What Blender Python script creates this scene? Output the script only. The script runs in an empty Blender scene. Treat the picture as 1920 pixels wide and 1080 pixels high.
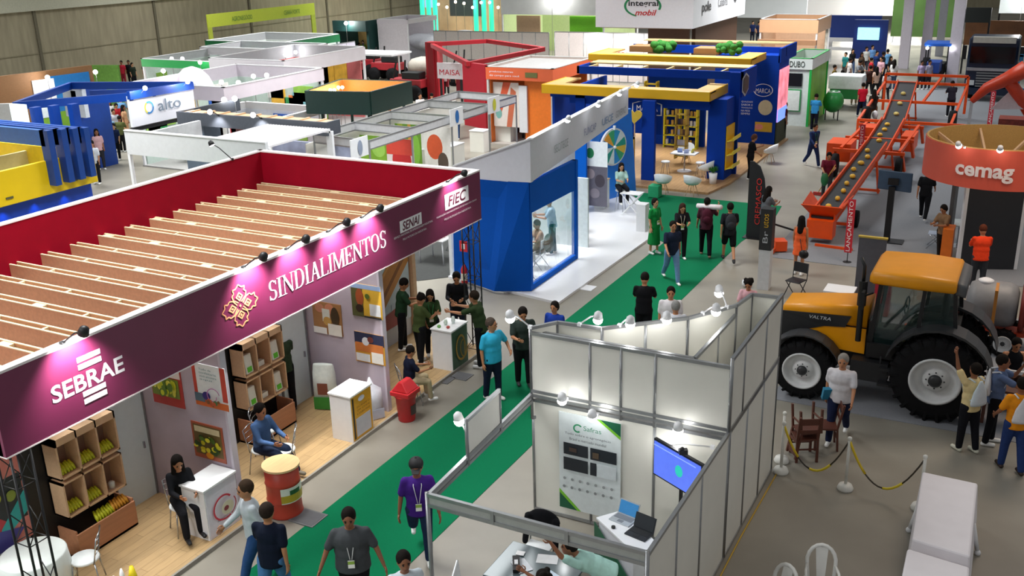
import bpy, bmesh, math, random
from math import sin, cos, pi, radians as rad, hypot, atan2
from mathutils import Vector as V, Matrix as M
# ------------------------------------------------------------------ camera, world, light, exposure
YAW, PITCH, ROLL, FPX, CH = -.49463, .33965, -.02763, 1866.7, 9.0
SC = bpy.context.scene
COL = SC.collection
_f = V((sin(YAW)*cos(PITCH), cos(YAW)*cos(PITCH), -sin(PITCH)))
_r0 = V((cos(YAW), -sin(YAW), 0)); _u0 = _r0.cross(_f)
_r = _r0*cos(ROLL) + _u0*sin(ROLL); _u = -_r0*sin(ROLL) + _u0*cos(ROLL)
cam = bpy.data.cameras.new('camera'); camo = bpy.data.objects.new('camera', cam); COL.objects.link(camo)
cam.sensor_width = 36; cam.lens = 36*FPX/1920; cam.clip_end = 400
camo.matrix_world = M(((_r.x, _u.x, -_f.x, 0), (_r.y, _u.y, -_f.y, 0), (_r.z, _u.z, -_f.z, CH), (0, 0, 0, 1)))
SC.camera = camo
w = bpy.data.worlds.new('hall_ambient'); SC.world = w; w.use_nodes = True
w.node_tree.nodes['Background'].inputs[0].default_value = (.93, .97, 1, 1)
w.node_tree.nodes['Background'].inputs[1].default_value = .24
SC.view_settings.view_transform = 'Standard'; SC.view_settings.look = 'None'
SC.view_settings.gamma = 1; SC.view_settings.exposure = .28; SC.view_settings.use_curve_mapping = False
def area(x, y, z, sx, sy, p, col=(.98, 1, .99), spread=125):
    l = bpy.data.lights.new('hall_lamp_or_fill', 'AREA'); l.shape = 'RECTANGLE'; l.size = sx; l.size_y = sy; l.energy = p; l.color = col; l.spread = rad(spread)
    o = bpy.data.objects.new('hall_lamp_or_fill', l); o.location = (x, y, z); COL.objects.link(o); return o
for hx, hy, pw in ((-14, 11, 950), (-15, 24, 1000), (-27, 18, 1400), (-26, 34, 1400), (-14, 42, 1250), (-40, 30, 1050), (-40, 50, 1300),
                   (-26, 52, 1500), (-13, 60, 1500), (-28, 74, 1900), (-12, 84, 1900), (-46, 78, 1700), (0, 46, 260)):
    area(hx, hy, 12, 5, 5, pw)
for hx, hy, pw in ((-11, -2, 800), (-20, 0, 1300)): area(hx, hy, 10, 5, 3, pw, spread=150)
for hy in (20, 36, 52, 70): area(-52, hy, 9, 3, 8, 420, spread=160)  # unseen fill lights added along the left wall to brighten it
for hx, hy, pw in ((3, 8, 60), (1, 25, 360)): area(hx, hy, 12, 5, 5, pw, (1, .8, .62))
def unp(px, py):
    return _r*((px-960)/FPX) - _u*((py-540)/FPX) + _f
def G(px, py, z=0.):            # point of the horizontal plane z seen at a pixel of the 1920x1080 photo
    d = unp(px, py); return V((0, 0, CH)) + d*((z-CH)/d.z)
def atX(px, py, X):
    d = unp(px, py); p = V((0, 0, CH)) + d*(X/d.x); return p
def atY(px, py, Y):
    d = unp(px, py); p = V((0, 0, CH)) + d*(Y/d.y); return p
# ------------------------------------------------------------------ materials
def lin(h):
    h = h.lstrip('#'); v = [int(h[i:i+2], 16)/255 for i in (0, 2, 4)]
    return tuple((x/12.92 if x <= .04045 else ((x+.055)/1.055)**2.4) for x in v)
MATS = {}
def mat(hexc, rough=.55, metal=0., emit=0., var=.06, scale=9., bump=0., kind='n', alpha=1., trans=0.):
    key = (hexc, rough, metal, emit, var, scale, bump, kind, alpha, trans)
    if key in MATS: return MATS[key]
    m = bpy.data.materials.new('paint_'+hexc.strip('#')); m.use_nodes = True; nt = m.node_tree; N = nt.nodes; L = nt.links
    b = N['Principled BSDF']; c = lin(hexc)
    b.inputs['Roughness'].default_value = rough; b.inputs['Metallic'].default_value = metal
    b.inputs['Base Color'].default_value = (*c, 1)
    if rough > .7: b.inputs['Specular IOR Level'].default_value = .15
    if trans: b.inputs['Transmission Weight'].default_value = trans
    b.inputs['Alpha'].default_value = alpha
    if emit:
        b.inputs['Emission Color'].default_value = (*c, 1); b.inputs['Emission Strength'].default_value = emit
    if (var or bump or kind != 'n') and not trans:
        tc = N.new('ShaderNodeTexCoord'); mp = N.new('ShaderNodeMapping'); L.new(tc.outputs['Object'], mp.inputs[0])
        if kind == 'wood': mp.inputs['Scale'].default_value = (5, .5, 5)
        if kind == 'wall': mp.inputs['Scale'].default_value = (1, 1, .15)
        nz = N.new('ShaderNodeTexNoise'); nz.inputs['Scale'].default_value = scale; nz.inputs['Detail'].default_value = 5
        L.new(mp.outputs[0], nz.inputs['Vector'])
        mr = N.new('ShaderNodeMapRange'); mr.inputs['From Min'].default_value = .3; mr.inputs['From Max'].default_value = .7
        mr.inputs['To Min'].default_value = 1-var; mr.inputs['To Max'].default_value = 1+var
        L.new(nz.outputs['Fac'], mr.inputs['Value'])
        hs = N.new('ShaderNodeHueSaturation'); hs.inputs['Color'].default_value = (*c, 1)
        L.new(mr.outputs[0], hs.inputs['Value'])
        out = hs.outputs['Color']
        if kind == 'plank':
            bk = N.new('ShaderNodeTexBrick'); bk.inputs['Scale'].default_value = 1; bk.inputs['Brick Width'].default_value = 1.3; bk.inputs['Row Height'].default_value = .16
            bk.inputs['Mortar Size'].default_value = .004; bk.inputs['Color1'].default_value = (.92, .92, .92, 1); bk.inputs['Color2'].default_value = (1.06, 1.06, 1.06, 1); bk.inputs['Mortar'].default_value = (.55, .5, .45, 1)
            mp2 = N.new('ShaderNodeMapping'); mp2.inputs['Rotation'].default_value = (0, 0, pi/2); L.new(tc.outputs['Object'], mp2.inputs[0]); L.new(mp2.outputs[0], bk.inputs['Vector'])
            mx = N.new('ShaderNodeMixRGB'); mx.blend_type = 'MULTIPLY'; mx.inputs[0].default_value = 1; L.new(out, mx.inputs[1]); L.new(bk.outputs['Color'], mx.inputs[2]); out = mx.outputs[0]
            mp.inputs['Scale'].default_value = (6, .7, 6)
        L.new(out, b.inputs['Base Color'])
        if emit: L.new(out, b.inputs['Emission Color'])
        if bump:
            bp = N.new('ShaderNodeBump'); bp.inputs['Strength'].default_value = bump; L.new(nz.outputs['Fac'], bp.inputs['Height']); L.new(bp.outputs[0], b.inputs['Normal'])
    MATS[key] = m; return m
WHITE = mat('#e4e5e8', .5, var=.02); ALU = mat('#9a9c9e', .35, .7); DARK = mat('#17181b', .5); BLACK = mat('#0c0d10', .45)
PANEL = mat('#e4e3da', .5, var=.03, scale=2.); CHROME = mat('#b9bcc0', .22, .9); RUB = mat('#141416', .8, var=.15, bump=.2)
GLOW = mat('#ffffff', emit=14., var=0); GLOWW = mat('#ffe2b0', emit=14., var=0)
GLASS = mat('#d8f0ee', .03, trans=1., alpha=.22)
# ------------------------------------------------------------------ mesh builder
EACH = {'post', 'pillar', 'rail', 'side_panel', 'sign_post', 'foot', 'graphic_wall', 'inner_wall', 'rear_fascia', 'mirror', 'brown_wall', 'gearbox', 'panel_edge', 'side_fascia'}
class B:
    def __init__(s): s.v = []; s.f = []; s.mi = []; s.ms = []; s.sm = []; s.seg = []
    def m(s, mt):
        if mt not in s.ms: s.ms.append(mt)
        return s.ms.index(mt)
    def add(s, vs, fs, mt, smooth=False):
        o = len(s.v); s.v += [V(p) for p in vs]; k = s.m(mt)
        f0 = len(s.f)
        for f in fs: s.f.append([i+o for i in f]); s.mi.append(k); s.sm.append(smooth)
        s.seg.append((o, len(s.v), f0, len(s.f)))
        return s
    def box(s, x0, x1, y0, y1, z0, z1, mt):
        if x0 > x1: x0, x1 = x1, x0
        if y0 > y1: y0, y1 = y1, y0
        vs = [(x, y, z) for z in (z0, z1) for y in (y0, y1) for x in (x0, x1)]
        return s.add(vs, [(0, 2, 3, 1), (4, 5, 7, 6), (0, 1, 5, 4), (2, 6, 7, 3), (0, 4, 6, 2), (1, 3, 7, 5)], mt)
    def cb(s, c, sx, sy, sz, mt, rz=0., rx=0., ry=0.):    # box by centre, size and rotation
        R = M.Rotation(rz, 3, 'Z') @ M.Rotation(ry, 3, 'Y') @ M.Rotation(rx, 3, 'X'); c = V(c)
        vs = [c + R @ V((x*sx/2, y*sy/2, z*sz/2)) for z in (-1, 1) for y in (-1, 1) for x in (-1, 1)]
        return s.add(vs, [(0, 2, 3, 1), (4, 5, 7, 6), (0, 1, 5, 4), (2, 6, 7, 3), (0, 4, 6, 2), (1, 3, 7, 5)], mt)
    def bar(s, p, q, w_, h_, mt, up=(0, 0, 1)):
        p = V(p); q = V(q); d = (q-p).normalized(); up = V(up)
        if abs(d.dot(up)) > .98: up = V((0, 1, 0))
        a = d.cross(up).normalized(); b = a.cross(d).normalized()
        vs = [e + a*i*w_/2 + b*j*h_/2 for e in (p, q) for j in (-1, 1) for i in (-1, 1)]
        return s.add(vs, [(0, 2, 3, 1), (4, 5, 7, 6), (0, 1, 5, 4), (2, 6, 7, 3), (0, 4, 6, 2), (1, 3, 7, 5)], mt)
    def slab(s, p, q, z0, z1, t, mt):                     # vertical panel over the ground segment p-q
        p = V((p[0], p[1], 0)); q = V((q[0], q[1], 0)); d = (q-p).normalized(); n = V((-d.y, d.x, 0))*t/2
        vs = [(a.x, a.y, z) for z in (z0, z1) for a in (p-n, q-n, q+n, p+n)]
        return s.add(vs, [(3, 2, 1, 0), (4, 5, 6, 7), (0, 1, 5, 4), (1, 2, 6, 5), (2, 3, 7, 6), (3, 0, 4, 7)], mt)
    def prism(s, pts, z0, z1, mt, top=None):
        n = len(pts); top = top or pts
        vs = [(p[0], p[1], z0) for p in pts] + [(p[0], p[1], z1) for p in top]
        return s.add(vs, [tuple(range(n-1, -1, -1)), tuple(range(n, 2*n))] + [(i, (i+1) % n, n+(i+1) % n, n+i) for i in range(n)], mt)
    def poly(s, pts, t, mt):                              # a flat polygon in space with thickness t
        pts = [V(p) for p in pts]; n = (pts[1]-pts[0]).cross(pts[2]-pts[0]).normalized()*t; k = len(pts)
        return s.add(pts + [p-n for p in pts], [tuple(range(k)), tuple(range(2*k-1, k-1, -1))] + [(i, k+i, k+(i+1) % k, (i+1) % k) for i in range(k)], mt)
    def tube(s, pts, r, mt, n=8, closed=False, smooth=True):
        pts = [V(p) for p in pts]; k = len(pts); rs = r if isinstance(r, (list, tuple)) else [r]*k; vs = []
        prev = None
        for i, p in enumerate(pts):
            a = pts[(i-1) % k] if (closed or i > 0) else p; b = pts[(i+1) % k] if (closed or i < k-1) else p
            d = (b-a).normalized()
            if prev is None: x = d.orthogonal().normalized()
            else:
                x = prev - d*prev.dot(d); x = x.normalized() if x.length > 1e-5 else d.orthogonal().normalized()
            prev = x; y = d.cross(x)
            vs += [p + (x*cos(2*pi*j/n) + y*sin(2*pi*j/n))*rs[i] for j in range(n)]
        fs = [(i*n+j, i*n+(j+1) % n, ((i+1) % k)*n+(j+1) % n, ((i+1) % k)*n+j) for i in range(k if closed else k-1) for j in range(n)]
        if not closed: fs += [tuple(range(n-1, -1, -1)), tuple(range((k-1)*n, k*n))]
        return s.add(vs, fs, mt, smooth)
    def lathe(s, c, prof, mt, n=20, ax=(0, 0, 1), sx=1., sy=1., smooth=True, caps=True):   # prof: (r, h) along the axis
        c = V(c); ax = V(ax).normalized(); x = V((1, 0, 0)) if abs(ax.x) < .9 else V((0, 1, 0)); x = (x-ax*x.dot(ax)).normalized(); y = ax.cross(x); vs = []
        for r, h in prof: vs += [c + ax*h + x*(cos(2*pi*j/n)*r*sx) + y*(sin(2*pi*j/n)*r*sy) for j in range(n)]
        k = len(prof)
        fs = [(i*n+j, i*n+(j+1) % n, (i+1)*n+(j+1) % n, (i+1)*n+j) for i in range(k-1) for j in range(n)]
        if caps: fs += [tuple(range(n-1, -1, -1)), tuple(range((k-1)*n, k*n))]
        return s.add(vs, fs, mt, smooth)
    def cyl(s, c, r, h, mt, n=16, ax=(0, 0, 1), smooth=False): return s.lathe(c, [(r, 0), (r, h)], mt, n, ax, smooth=smooth)
    def ball(s, c, r, mt, n=10, k=6, rot=None):           # r: number or (rx, ry, rz)
        rr = V((r, r, r)) if not isinstance(r, (tuple, list, V)) else V(r); c = V(c); R = rot or M.Identity(3)
        vs = [c + R @ V((0, 0, -rr.z))]
        for i in range(1, k):
            t = -pi/2 + pi*i/k
            vs += [c + R @ V((rr.x*cos(t)*cos(2*pi*j/n), rr.y*cos(t)*sin(2*pi*j/n), rr.z*sin(t))) for j in range(n)]
        vs.append(c + R @ V((0, 0, rr.z))); e = len(vs)-1
        fs = [(0, 1+(j+1) % n, 1+j) for j in range(n)] + [(e, 1+(k-2)*n+j, 1+(k-2)*n+(j+1) % n) for j in range(n)]
        fs += [(1+i*n+j, 1+i*n+(j+1) % n, 1+(i+1)*n+(j+1) % n, 1+(i+1)*n+j) for i in range(k-2) for j in range(n)]
        return s.add(vs, fs, mt, True)
    def cap(s, p, q, r0, r1, mt, n=9):                    # tapered capsule
        p = V(p); q = V(q); d = q-p; L_ = d.length
        if L_ < 1e-4: return s.ball(p, r0, mt)
        prof = [(r0*sin(a), -r0*cos(a)) for a in (.05, .55, 1.1, pi/2)] + [(r1*sin(a), L_-r1*cos(a)) for a in (pi/2, 2.04, 2.6, 3.09)]
        return s.lathe(p, prof, mt, n, d)
    def build(s, name, parent=None, bevel=0.):
        if not s.v: return None
        if name in EACH and len(s.seg) > 1:
            for v0, v1, f0, f1 in s.seg:
                q = B(); q.v = s.v[v0:v1]; q.f = [[i-v0 for i in f] for f in s.f[f0:f1]]; q.mi = s.mi[f0:f1]; q.ms = s.ms; q.sm = s.sm[f0:f1]; q.seg = [0]; o = q.build(name, parent, bevel)
            return o
        me = bpy.data.meshes.new(name)
        lo = V((min(p.x for p in s.v), min(p.y for p in s.v), min(p.z for p in s.v))); hi = V((max(p.x for p in s.v), max(p.y for p in s.v), 0))
        o0 = V(((lo.x+hi.x)/2, (lo.y+hi.y)/2, lo.z))
        me.from_pydata([p-o0 for p in s.v], [], s.f)
        for m_ in s.ms: me.materials.append(m_)
        me.polygons.foreach_set('material_index', s.mi); me.polygons.foreach_set('use_smooth', s.sm); me.update()
        o = bpy.data.objects.new(name, me); COL.objects.link(o); o.location = o0
        if parent is not None: put(o, parent)
        if bevel:
            bv = o.modifiers.new('edge', 'BEVEL'); bv.width = bevel; bv.segments = 2; bv.limit_method = 'ANGLE'
        return o
def wloc(p):
    l = V((0, 0, 0))
    while p is not None: l = l + p.location + p.matrix_parent_inverse.translation; p = p.parent
    return l
def put(o, parent):
    o.parent = parent; o.matrix_parent_inverse = M.Translation(-wloc(parent))
def tag(o, label, cat, group=None, kind=None):
    o['label'] = label; o['category'] = cat
    if group: o['group'] = group
    if kind: o['kind'] = kind
    return o
def thing(name, label, cat, loc=(0, 0, 0), group=None):
    o = bpy.data.objects.new(name, None); o.location = loc; o.empty_display_size = .2; COL.objects.link(o); return tag(o, label, cat, group)
def struct(name, b):
    o = b.build(name); o['kind'] = 'structure'; return o
def copy_tree(o, parent=None):
    c = o.copy(); COL.objects.link(c)
    if parent is not None: c.parent = parent
    for ch in list(o.children): copy_tree(ch, c)
    return c
def dup(o, loc, rz=0., label=None, group=None):
    c = copy_tree(o); c.location = loc; c.rotation_euler = (0, 0, rz)
    if label: c['label'] = label
    if group: c['group'] = group
    return c
# ------------------------------------------------------------------ lettering: fills the parallelogram at o with width vector u and height vector v
def text(s, o, u, v, mt, parent, name='lettering', lift=.012, bold=0., shear=0.):
    cu = bpy.data.curves.new('t', 'FONT'); cu.body = s; cu.offset = bold; cu.shear = shear; cu.resolution_u = 3; cu.fill_mode = 'BOTH'; cu.align_x = 'CENTER'
    ob = bpy.data.objects.new('t', cu); me = bpy.data.meshes.new_from_object(ob); bpy.data.objects.remove(ob); bpy.data.curves.remove(cu)
    if not len(me.vertices): return
    xs = [p.co.x for p in me.vertices]; ys = [p.co.y for p in me.vertices]; x0, x1, y0, y1 = min(xs), max(xs), min(ys), max(ys)
    b = B(); o = V(o); u = V(u); v = V(v); n = u.cross(v).normalized()*lift
    vs = [o + u*((p.co.x-x0)/(x1-x0)) + v*((p.co.y-y0)/(y1-y0)) + n for p in me.vertices]
    b.add(vs, [tuple(p.vertices) for p in me.polygons], mt)
    bpy.data.meshes.remove(me); return b.build(name, parent)
def shape(pts, o, u, v, mt, parent, name='emblem', lift=.01, t=.006, b=None):    # pts in 0..1 of the parallelogram
    o = V(o); u = V(u); v = V(v); n = u.cross(v).normalized()*lift; bb = b or B()
    bb.poly([o + u*x + v*y + n for x, y in pts], t, mt)
    return bb if b is not None else bb.build(name, parent)
def rc(x0, y0, x1, y1): return [(x0, y0), (x1, y0), (x1, y1), (x0, y1)]
def circ(cx, cy, rx, ry, n=20): return [(cx+rx*cos(2*pi*i/n), cy+ry*sin(2*pi*i/n)) for i in range(n)]
def ring(cx, cy, rx, ry, wd, a0=0., a1=2*pi, n=24, asp=1.):
    q = []
    for i in range(n+1):
        a = a0+(a1-a0)*i/n; q.append((a, cx+rx*cos(a), cy+ry*sin(a), cx+(rx-wd)*cos(a), cy+(ry-wd*asp)*sin(a)))
    return [[(q[i][1], q[i][2]), (q[i+1][1], q[i+1][2]), (q[i+1][3], q[i+1][4]), (q[i][3], q[i][4])] for i in range(n)]
def poster(name, o, u, v, items, parent=None, label=None, cat='poster', t=.015, group=None):  # items: (polygon, colour)
    o = V(o); u = V(u); v = V(v); n = u.cross(v).normalized(); b = B()
    for i, (pts, col) in enumerate(items):
        b.poly([o + u*x + v*y + n*(t+.0025*i) for x, y in pts], t if i == 0 else .002, col if not isinstance(col, str) else mat(col, .45, var=.05))
    ob = b.build(name, parent)
    if label: tag(ob, label, cat, group)
    return ob
def spot(loc, tgt, p, ang=60., col=(1, .97, .93), blend=.8, r=.04, parent=None):
    l = bpy.data.lights.new('lamp_beam', 'SPOT'); l.energy = p; l.spot_size = rad(ang); l.spot_blend = blend; l.color = col; l.shadow_soft_size = r
    o = bpy.data.objects.new('lamp_beam', l); o.location = loc; o.rotation_euler = (V(tgt)-V(loc)).to_track_quat('-Z', 'Y').to_euler(); COL.objects.link(o)
    if parent: put(o, parent)
    return o
def point(loc, p, r=.05, col=(1, .97, .93), parent=None):
    l = bpy.data.lights.new('lamp_glow', 'POINT'); l.energy = p; l.shadow_soft_size = r; l.color = col
    o = bpy.data.objects.new('lamp_glow', l); o.location = loc; COL.objects.link(o)
    if parent: put(o, parent)
    return o
def arm_lamp(base, head, tgt, label, p=30., ang=70., group=None, colr=DARK, pt=False, glow=GLOW):
    t = thing('arm_spotlight', label, 'spotlight', base, group); base = V(base); head = V(head); d = (V(tgt)-head).normalized()
    b = B(); b.tube([base, base+(head-base)*.6+V((0, 0, .04)), head], .012, colr); b.cb(base, .06, .06, .05, colr); b.build('arm', t)
    b = B(); b.lathe(head-d*.07, [(.025, 0), (.06, .03), (.075, .12)], colr, 12, d); b.build('lamp_head', t)
    b = B(); b.lathe(head-d*.07, [(.066, .122), (.04, .135)], glow, 12, d) if colr is DARK else b.ball(head+d*.07, .078, glow); b.build('bulb', t)
    if p:
        if pt: point(head+d*.14, p, .04, parent=t)
        else: spot(head+d*.1, tgt, p, ang, parent=t)
    return t
# ------------------------------------------------------------------ people: one continuous body each, clothes, shoes and hair as its children
BAKE = []
def blob(b, name, parent, vox, extra=None, sm=4):
    o = b.build(name, parent)
    r = o.modifiers.new('r', 'REMESH'); r.mode = 'VOXEL'; r.voxel_size = vox; r.use_smooth_shade = True
    q = o.modifiers.new('s', 'SMOOTH'); q.factor = .5; q.iterations = sm
    BAKE.append((o, extra)); return o
def bake_all():
    bpy.context.view_layer.update(); dg = bpy.context.evaluated_depsgraph_get(); res = []
    for o, ex in BAKE:
        me = bpy.data.meshes.new_from_object(o.evaluated_get(dg)); res.append((o, me, ex))
    for o, me, ex in res:
        old = o.data; o.modifiers.clear(); o.data = me; me.name = o.name
        if ex:
            bm = bmesh.new(); bm.from_mesh(me); em = bpy.data.meshes.new('e'); k = len(me.materials)
            for m_ in ex.ms: me.materials.append(m_)
            em.from_pydata([p-o.location for p in ex.v], [], ex.f); em.polygons.foreach_set('material_index', [i+k for i in ex.mi])
            em.polygons.foreach_set('use_smooth', [True]*len(ex.f)); bm.from_mesh(em); bm.to_mesh(me); bm.free(); bpy.data.meshes.remove(em)
        bpy.data.meshes.remove(old)
SKIN = {'l': '#c9956f', 'm': '#b67d58', 'd': '#8c5a3e', 'dd': '#5b3826'}
POSES = {  # lean, legs ((hip, knee) left/right), arms ((pitch, out, elbow, inward) left/right), head pitch (down +), head yaw
 'stand': (0, ((3, 2), (-3, 2)), ((4, 7, 14, .08), (-2, 7, 14, .08)), 8, 0),
 'walk': (4, ((24, 8), (-16, 24)), ((-22, 9, 20, .1), (24, 9, 28, .15)), 10, 0),
 'walk2': (3, ((-14, 22), (20, 6)), ((20, 9, 26, .1), (-18, 9, 18, .1)), 8, 0),
 'hold': (6, ((5, 4), (-4, 2)), ((30, 8, 62, .5), (30, 8, 62, .5)), 32, 0),
 'phone': (6, ((4, 2), (-4, 2)), ((28, 8, 80, .45), (10, 8, 40, .3)), 36, 8),
 'hip': (2, ((6, 4), (-6, 2)), ((4, 34, 60, .95), (-4, 12, 18, .1)), 5, -25),
 'lean': (13, ((2, 2), (12, 14)), ((62, 10, 22, .25), (58, 10, 30, .3)), 8, 0),
 'sit': (4, ((84, 82), (80, 74)), ((32, 8, 58, .4), (32, 8, 58, .4)), 24, 0),
 'sitx': (2, ((88, 60), (92, 40)), ((30, 10, 50, .5), (30, 10, 50, .5)), 16, 0),
 'point': (2, ((4, 2), (-8, 4)), ((150, 14, 20, .1), (6, 8, 12, .1)), -8, 10),
 'camera': (4, ((4, 2), (-4, 2)), ((62, 10, 92, .5), (62, 10, 92, .5)), 4, 0),
 'carry': (2, ((16, 6), (-12, 16)), ((10, 10, 20, .1), (40, 26, 128, .3)), 4, 0),
 'sweep': (12, ((8, 6), (-6, 4)), ((38, 10, 36, .5), (34, 6, 30, .3)), 26, 0),
 'desk': (30, ((84, 84), (80, 80)), ((58, 12, 42, .35), (58, 12, 42, .35)), 24, 0),
 'bend': (62, ((4, 4), (10, 12)), ((86, 6, 22, .2), (80, 6, 30, .3)), 0, 0),
}
HEADCAM = atan2(-_f.y, -_f.x)          # heading that looks at the camera
def person(xy, face, label, top='#22242a', bot='#16181e', skin='m', hair='short', hc='#17120f', pose='stand', h=1.72, z=0., topk='tee', botk='pants',
           shoe='#e8e8e6', hem=.32, badge=0, fem=0, fat=0., vox=.017, group=None, cap=None, sit=None, over={}):
    """face: degrees from facing the camera, positive turns the figure to the photo's right"""
    R0 = thing('person', label, 'person', (0, 0, 0), group)
    lean, legs, arms, hp, hy = over.get('p', POSES[pose]); s = h/1.72; lean = rad(lean)
    sk = mat(SKIN[skin], .5, var=.04); tm = mat(top, .85, var=.08, scale=14, bump=.12); bmt = mat(bot, .85, var=.1, scale=16, bump=.12); hm = mat(hc, .85, var=.15, scale=30)
    U = V((0, sin(lean), cos(lean))); Fw = V((0, cos(lean), -sin(lean)))
    P = V((0, 0, 0)); kn = []; an = []; hj = []
    for i, (a, k) in enumerate(legs):
        sx = -1 if i == 0 else 1; a = rad(a); k = rad(k); j = P + V((sx*.092, 0, -.02))
        spread = .05 if abs(a) < 1.2 else .16
        kk = j + V((sx*.42*spread*.5, sin(a), -cos(a)))*.42 ; kk.x = j.x + sx*.42*spread*.5
        aa = kk + V((0, sin(a-k)*.42, -cos(a-k)*.42)); hj.append(j); kn.append(kk); an.append(aa)
    dz = .085 - min(p.z for p in an); sh = V((0, 0, dz))
    P = P+sh; kn = [p+sh for p in kn]; an = [p+sh for p in an]; hj = [p+sh for p in hj]
    C = lambda p: p*s
    w_ = 1.07+fat; shw = (.155 if fem else .182)*(1+fat*.4)
    neck = P+U*.50; hu = V((0, sin(lean*.5+rad(hp)*.5), cos(lean*.5+rad(hp)*.5))); hc_ = neck + V((0, 0, 0)) + hu*.165
    hF = V((sin(rad(hy)), cos(rad(hy))*cos(rad(hp)), -sin(rad(hp)))).normalized(); hS = hF.cross(V((0, 0, 1))).normalized(); hU = hS.cross(hF)
    HR = M((hS, hF, hU)).transposed(); HS = 1.14; hS = hS*HS; hF = hF*HS; hU = hU*HS; hc_ = hc_ + V((0, 0, .012))
    body = B(); ex = B(); tp = B(); bt = B(); v = vox
    def cpl(b, p, q, r0, r1, mt): b.cap(C(p), C(q), r0*s, r1*s, mt)
    def ell(b, p, r, mt, rot=None): b.ball(C(p), V(r)*s, mt, 12, 8, rot)
    RL = M((V((1, 0, 0)), Fw, U)).transposed()
    # trunk
    ell(body, P+U*.02, (.15*w_, .105*w_, .13), sk, RL); ell(body, P+U*.18, (.125*w_, .095*w_, .17), sk, RL); ell(body, P+U*.36, (.155*w_, .105*w_, .17), sk, RL)
    cpl(body, P+U*.44, hc_-hu*.02, .06, .052, sk)
    # head
    ell(body, hc_, (.085, .108, .131), sk, HR); ell(body, hc_+hF*.025-hU*.05, (.063, .078, .08), sk, HR)
    ell(body, hc_+hF*.097-hU*.012, (.014, .02, .026), sk, HR)
    for q in (-1, 1):
        ell(body, hc_+hS*q*.077-hF*.005, (.012, .022, .032), sk, HR)
        ex.ball(C(hc_+hS*q*.032+hF*.084+hU*.014), .0125*s, mat('#1a1210', .3), 6, 4); ex.ball(C(hc_+hS*q*.033+hF*.089+hU*.036), V((.02, .006, .006))*s, hm, 6, 4, HR)
    ex.ball(C(hc_+hF*.085-hU*.055), V((.024, .008, .007))*s, mat('#8d4b43', .5), 8, 4, HR)
    hands = []
    for i in (0, 1):
        sx = -1 if i == 0 else 1
        cpl(body, hj[i], kn[i], .088*w_, .058, sk); cpl(body, kn[i], an[i], .056, .038, sk)
        ap, ao, ae, inn = arms[i]; ap = rad(ap)+lean*.6; ao = rad(ao); ae = rad(ae)
        S_ = P+U*.455+V((sx*shw, 0, 0)); d1 = V((sx*sin(ao), sin(ap)*cos(ao), -cos(ap)*cos(ao)))
        E_ = S_+d1*.285; d2 = V((sx*(sin(ao)-inn), sin(ap+ae), -cos(ap+ae))).normalized(); W_ = E_+d2*.25
        cpl(body, P+U*.44+V((sx*.06, 0, 0)), S_, .06, .052, sk); cpl(body, S_, E_, .05, .04, sk); cpl(body, E_, W_, .041, .027, sk)
        t_ = V((0, .75, .65)); t_ = (t_-d2*t_.dot(d2)).normalized(); nn = d2.cross(t_).normalized(); nn = nn if nn.x*sx < 0 else -nn
        for q in (-.024, .024): cpl(body, W_, W_+d2*.085+t_*q, .022, .02, sk)
        if v < .024:
            for q, ln in ((-.033, .058), (-.011, .072), (.011, .078), (.033, .07)):
                a_ = W_+d2*.075+t_*q; m_ = a_+(d2+nn*.25)*ln*.6; e_ = m_+(d2+nn*.9).normalized()*ln*.5
                ex.tube([C(a_), C(m_), C(e_)], [.0098*s, .0088*s, .0065*s], sk, 6)
            a_ = W_+d2*.02+t_*.03; ex.tube([C(a_), C(a_+(t_*.8+d2*.7)*.035), C(a_+(t_*.6+d2*1.3+nn*.3)*.055)], [.012*s, .0105*s, .007*s], sk, 6)
        hands.append(W_+d2*.09+nn*.03)
        # sleeves
        if topk != 'tank':
            cpl(tp, P+U*.43+V((sx*.06, 0, 0)), S_, .074, .062, tm)
            if topk == 'long': cpl(tp, S_, E_, .064, .052, tm); cpl(tp, E_, W_-d2*.015, .052, .042, tm)
            else: cpl(tp, S_, S_+d1*.21, .065, .066, tm)
        # legs of trousers, shoes
        th = kn[i]; sd = (an[i]-kn[i]).normalized()
        if botk == 'pants':
            cpl(bt, hj[i], th, .108*w_, .08, bmt); cpl(bt, th, an[i]-sd*.01, .078, .062, bmt)
        elif botk == 'shorts': cpl(bt, hj[i], hj[i]+(th-hj[i])*.86, .104*w_, .092, bmt)
        toe = V((sx*.03, 1, 0)); 
        if an[i].z > .2: toe = V((sx*.03, cos(rad(40)), -.5))
        fo = B(); fm = mat(shoe, .6); fo.cap(C(an[i]+V((0, -.03, -.045))), C(an[i]+V((0, -.03, -.045))+toe.normalized()*.17), .042*s, .036*s, fm)
        fo.cap(C(an[i]), C(an[i]+V((0, -.01, -.04))), .045*s, .045*s, fm)
        fo.build('shoe', R0)
    # shirt
    tw = .9 if fem else 1.
    ell(tp, P+U*.35, (.188*w_*tw, .134*w_, .185), tm, RL); ell(tp, P+U*.17, (.178*w_*tw, .134*w_, .2), tm, RL)
    tp.lathe(C(P-U*.11), [(.05, .0), (.172*w_*s, .0), (.18*w_*s, .03*s), (.17*w_*tw*s, .22*s), (.05, .24*s)], tm, 16, U, 1, .76)
    if fem: ell(tp, P+U*.33+Fw*.07, (.12, .07, .07), tm, RL)
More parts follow.
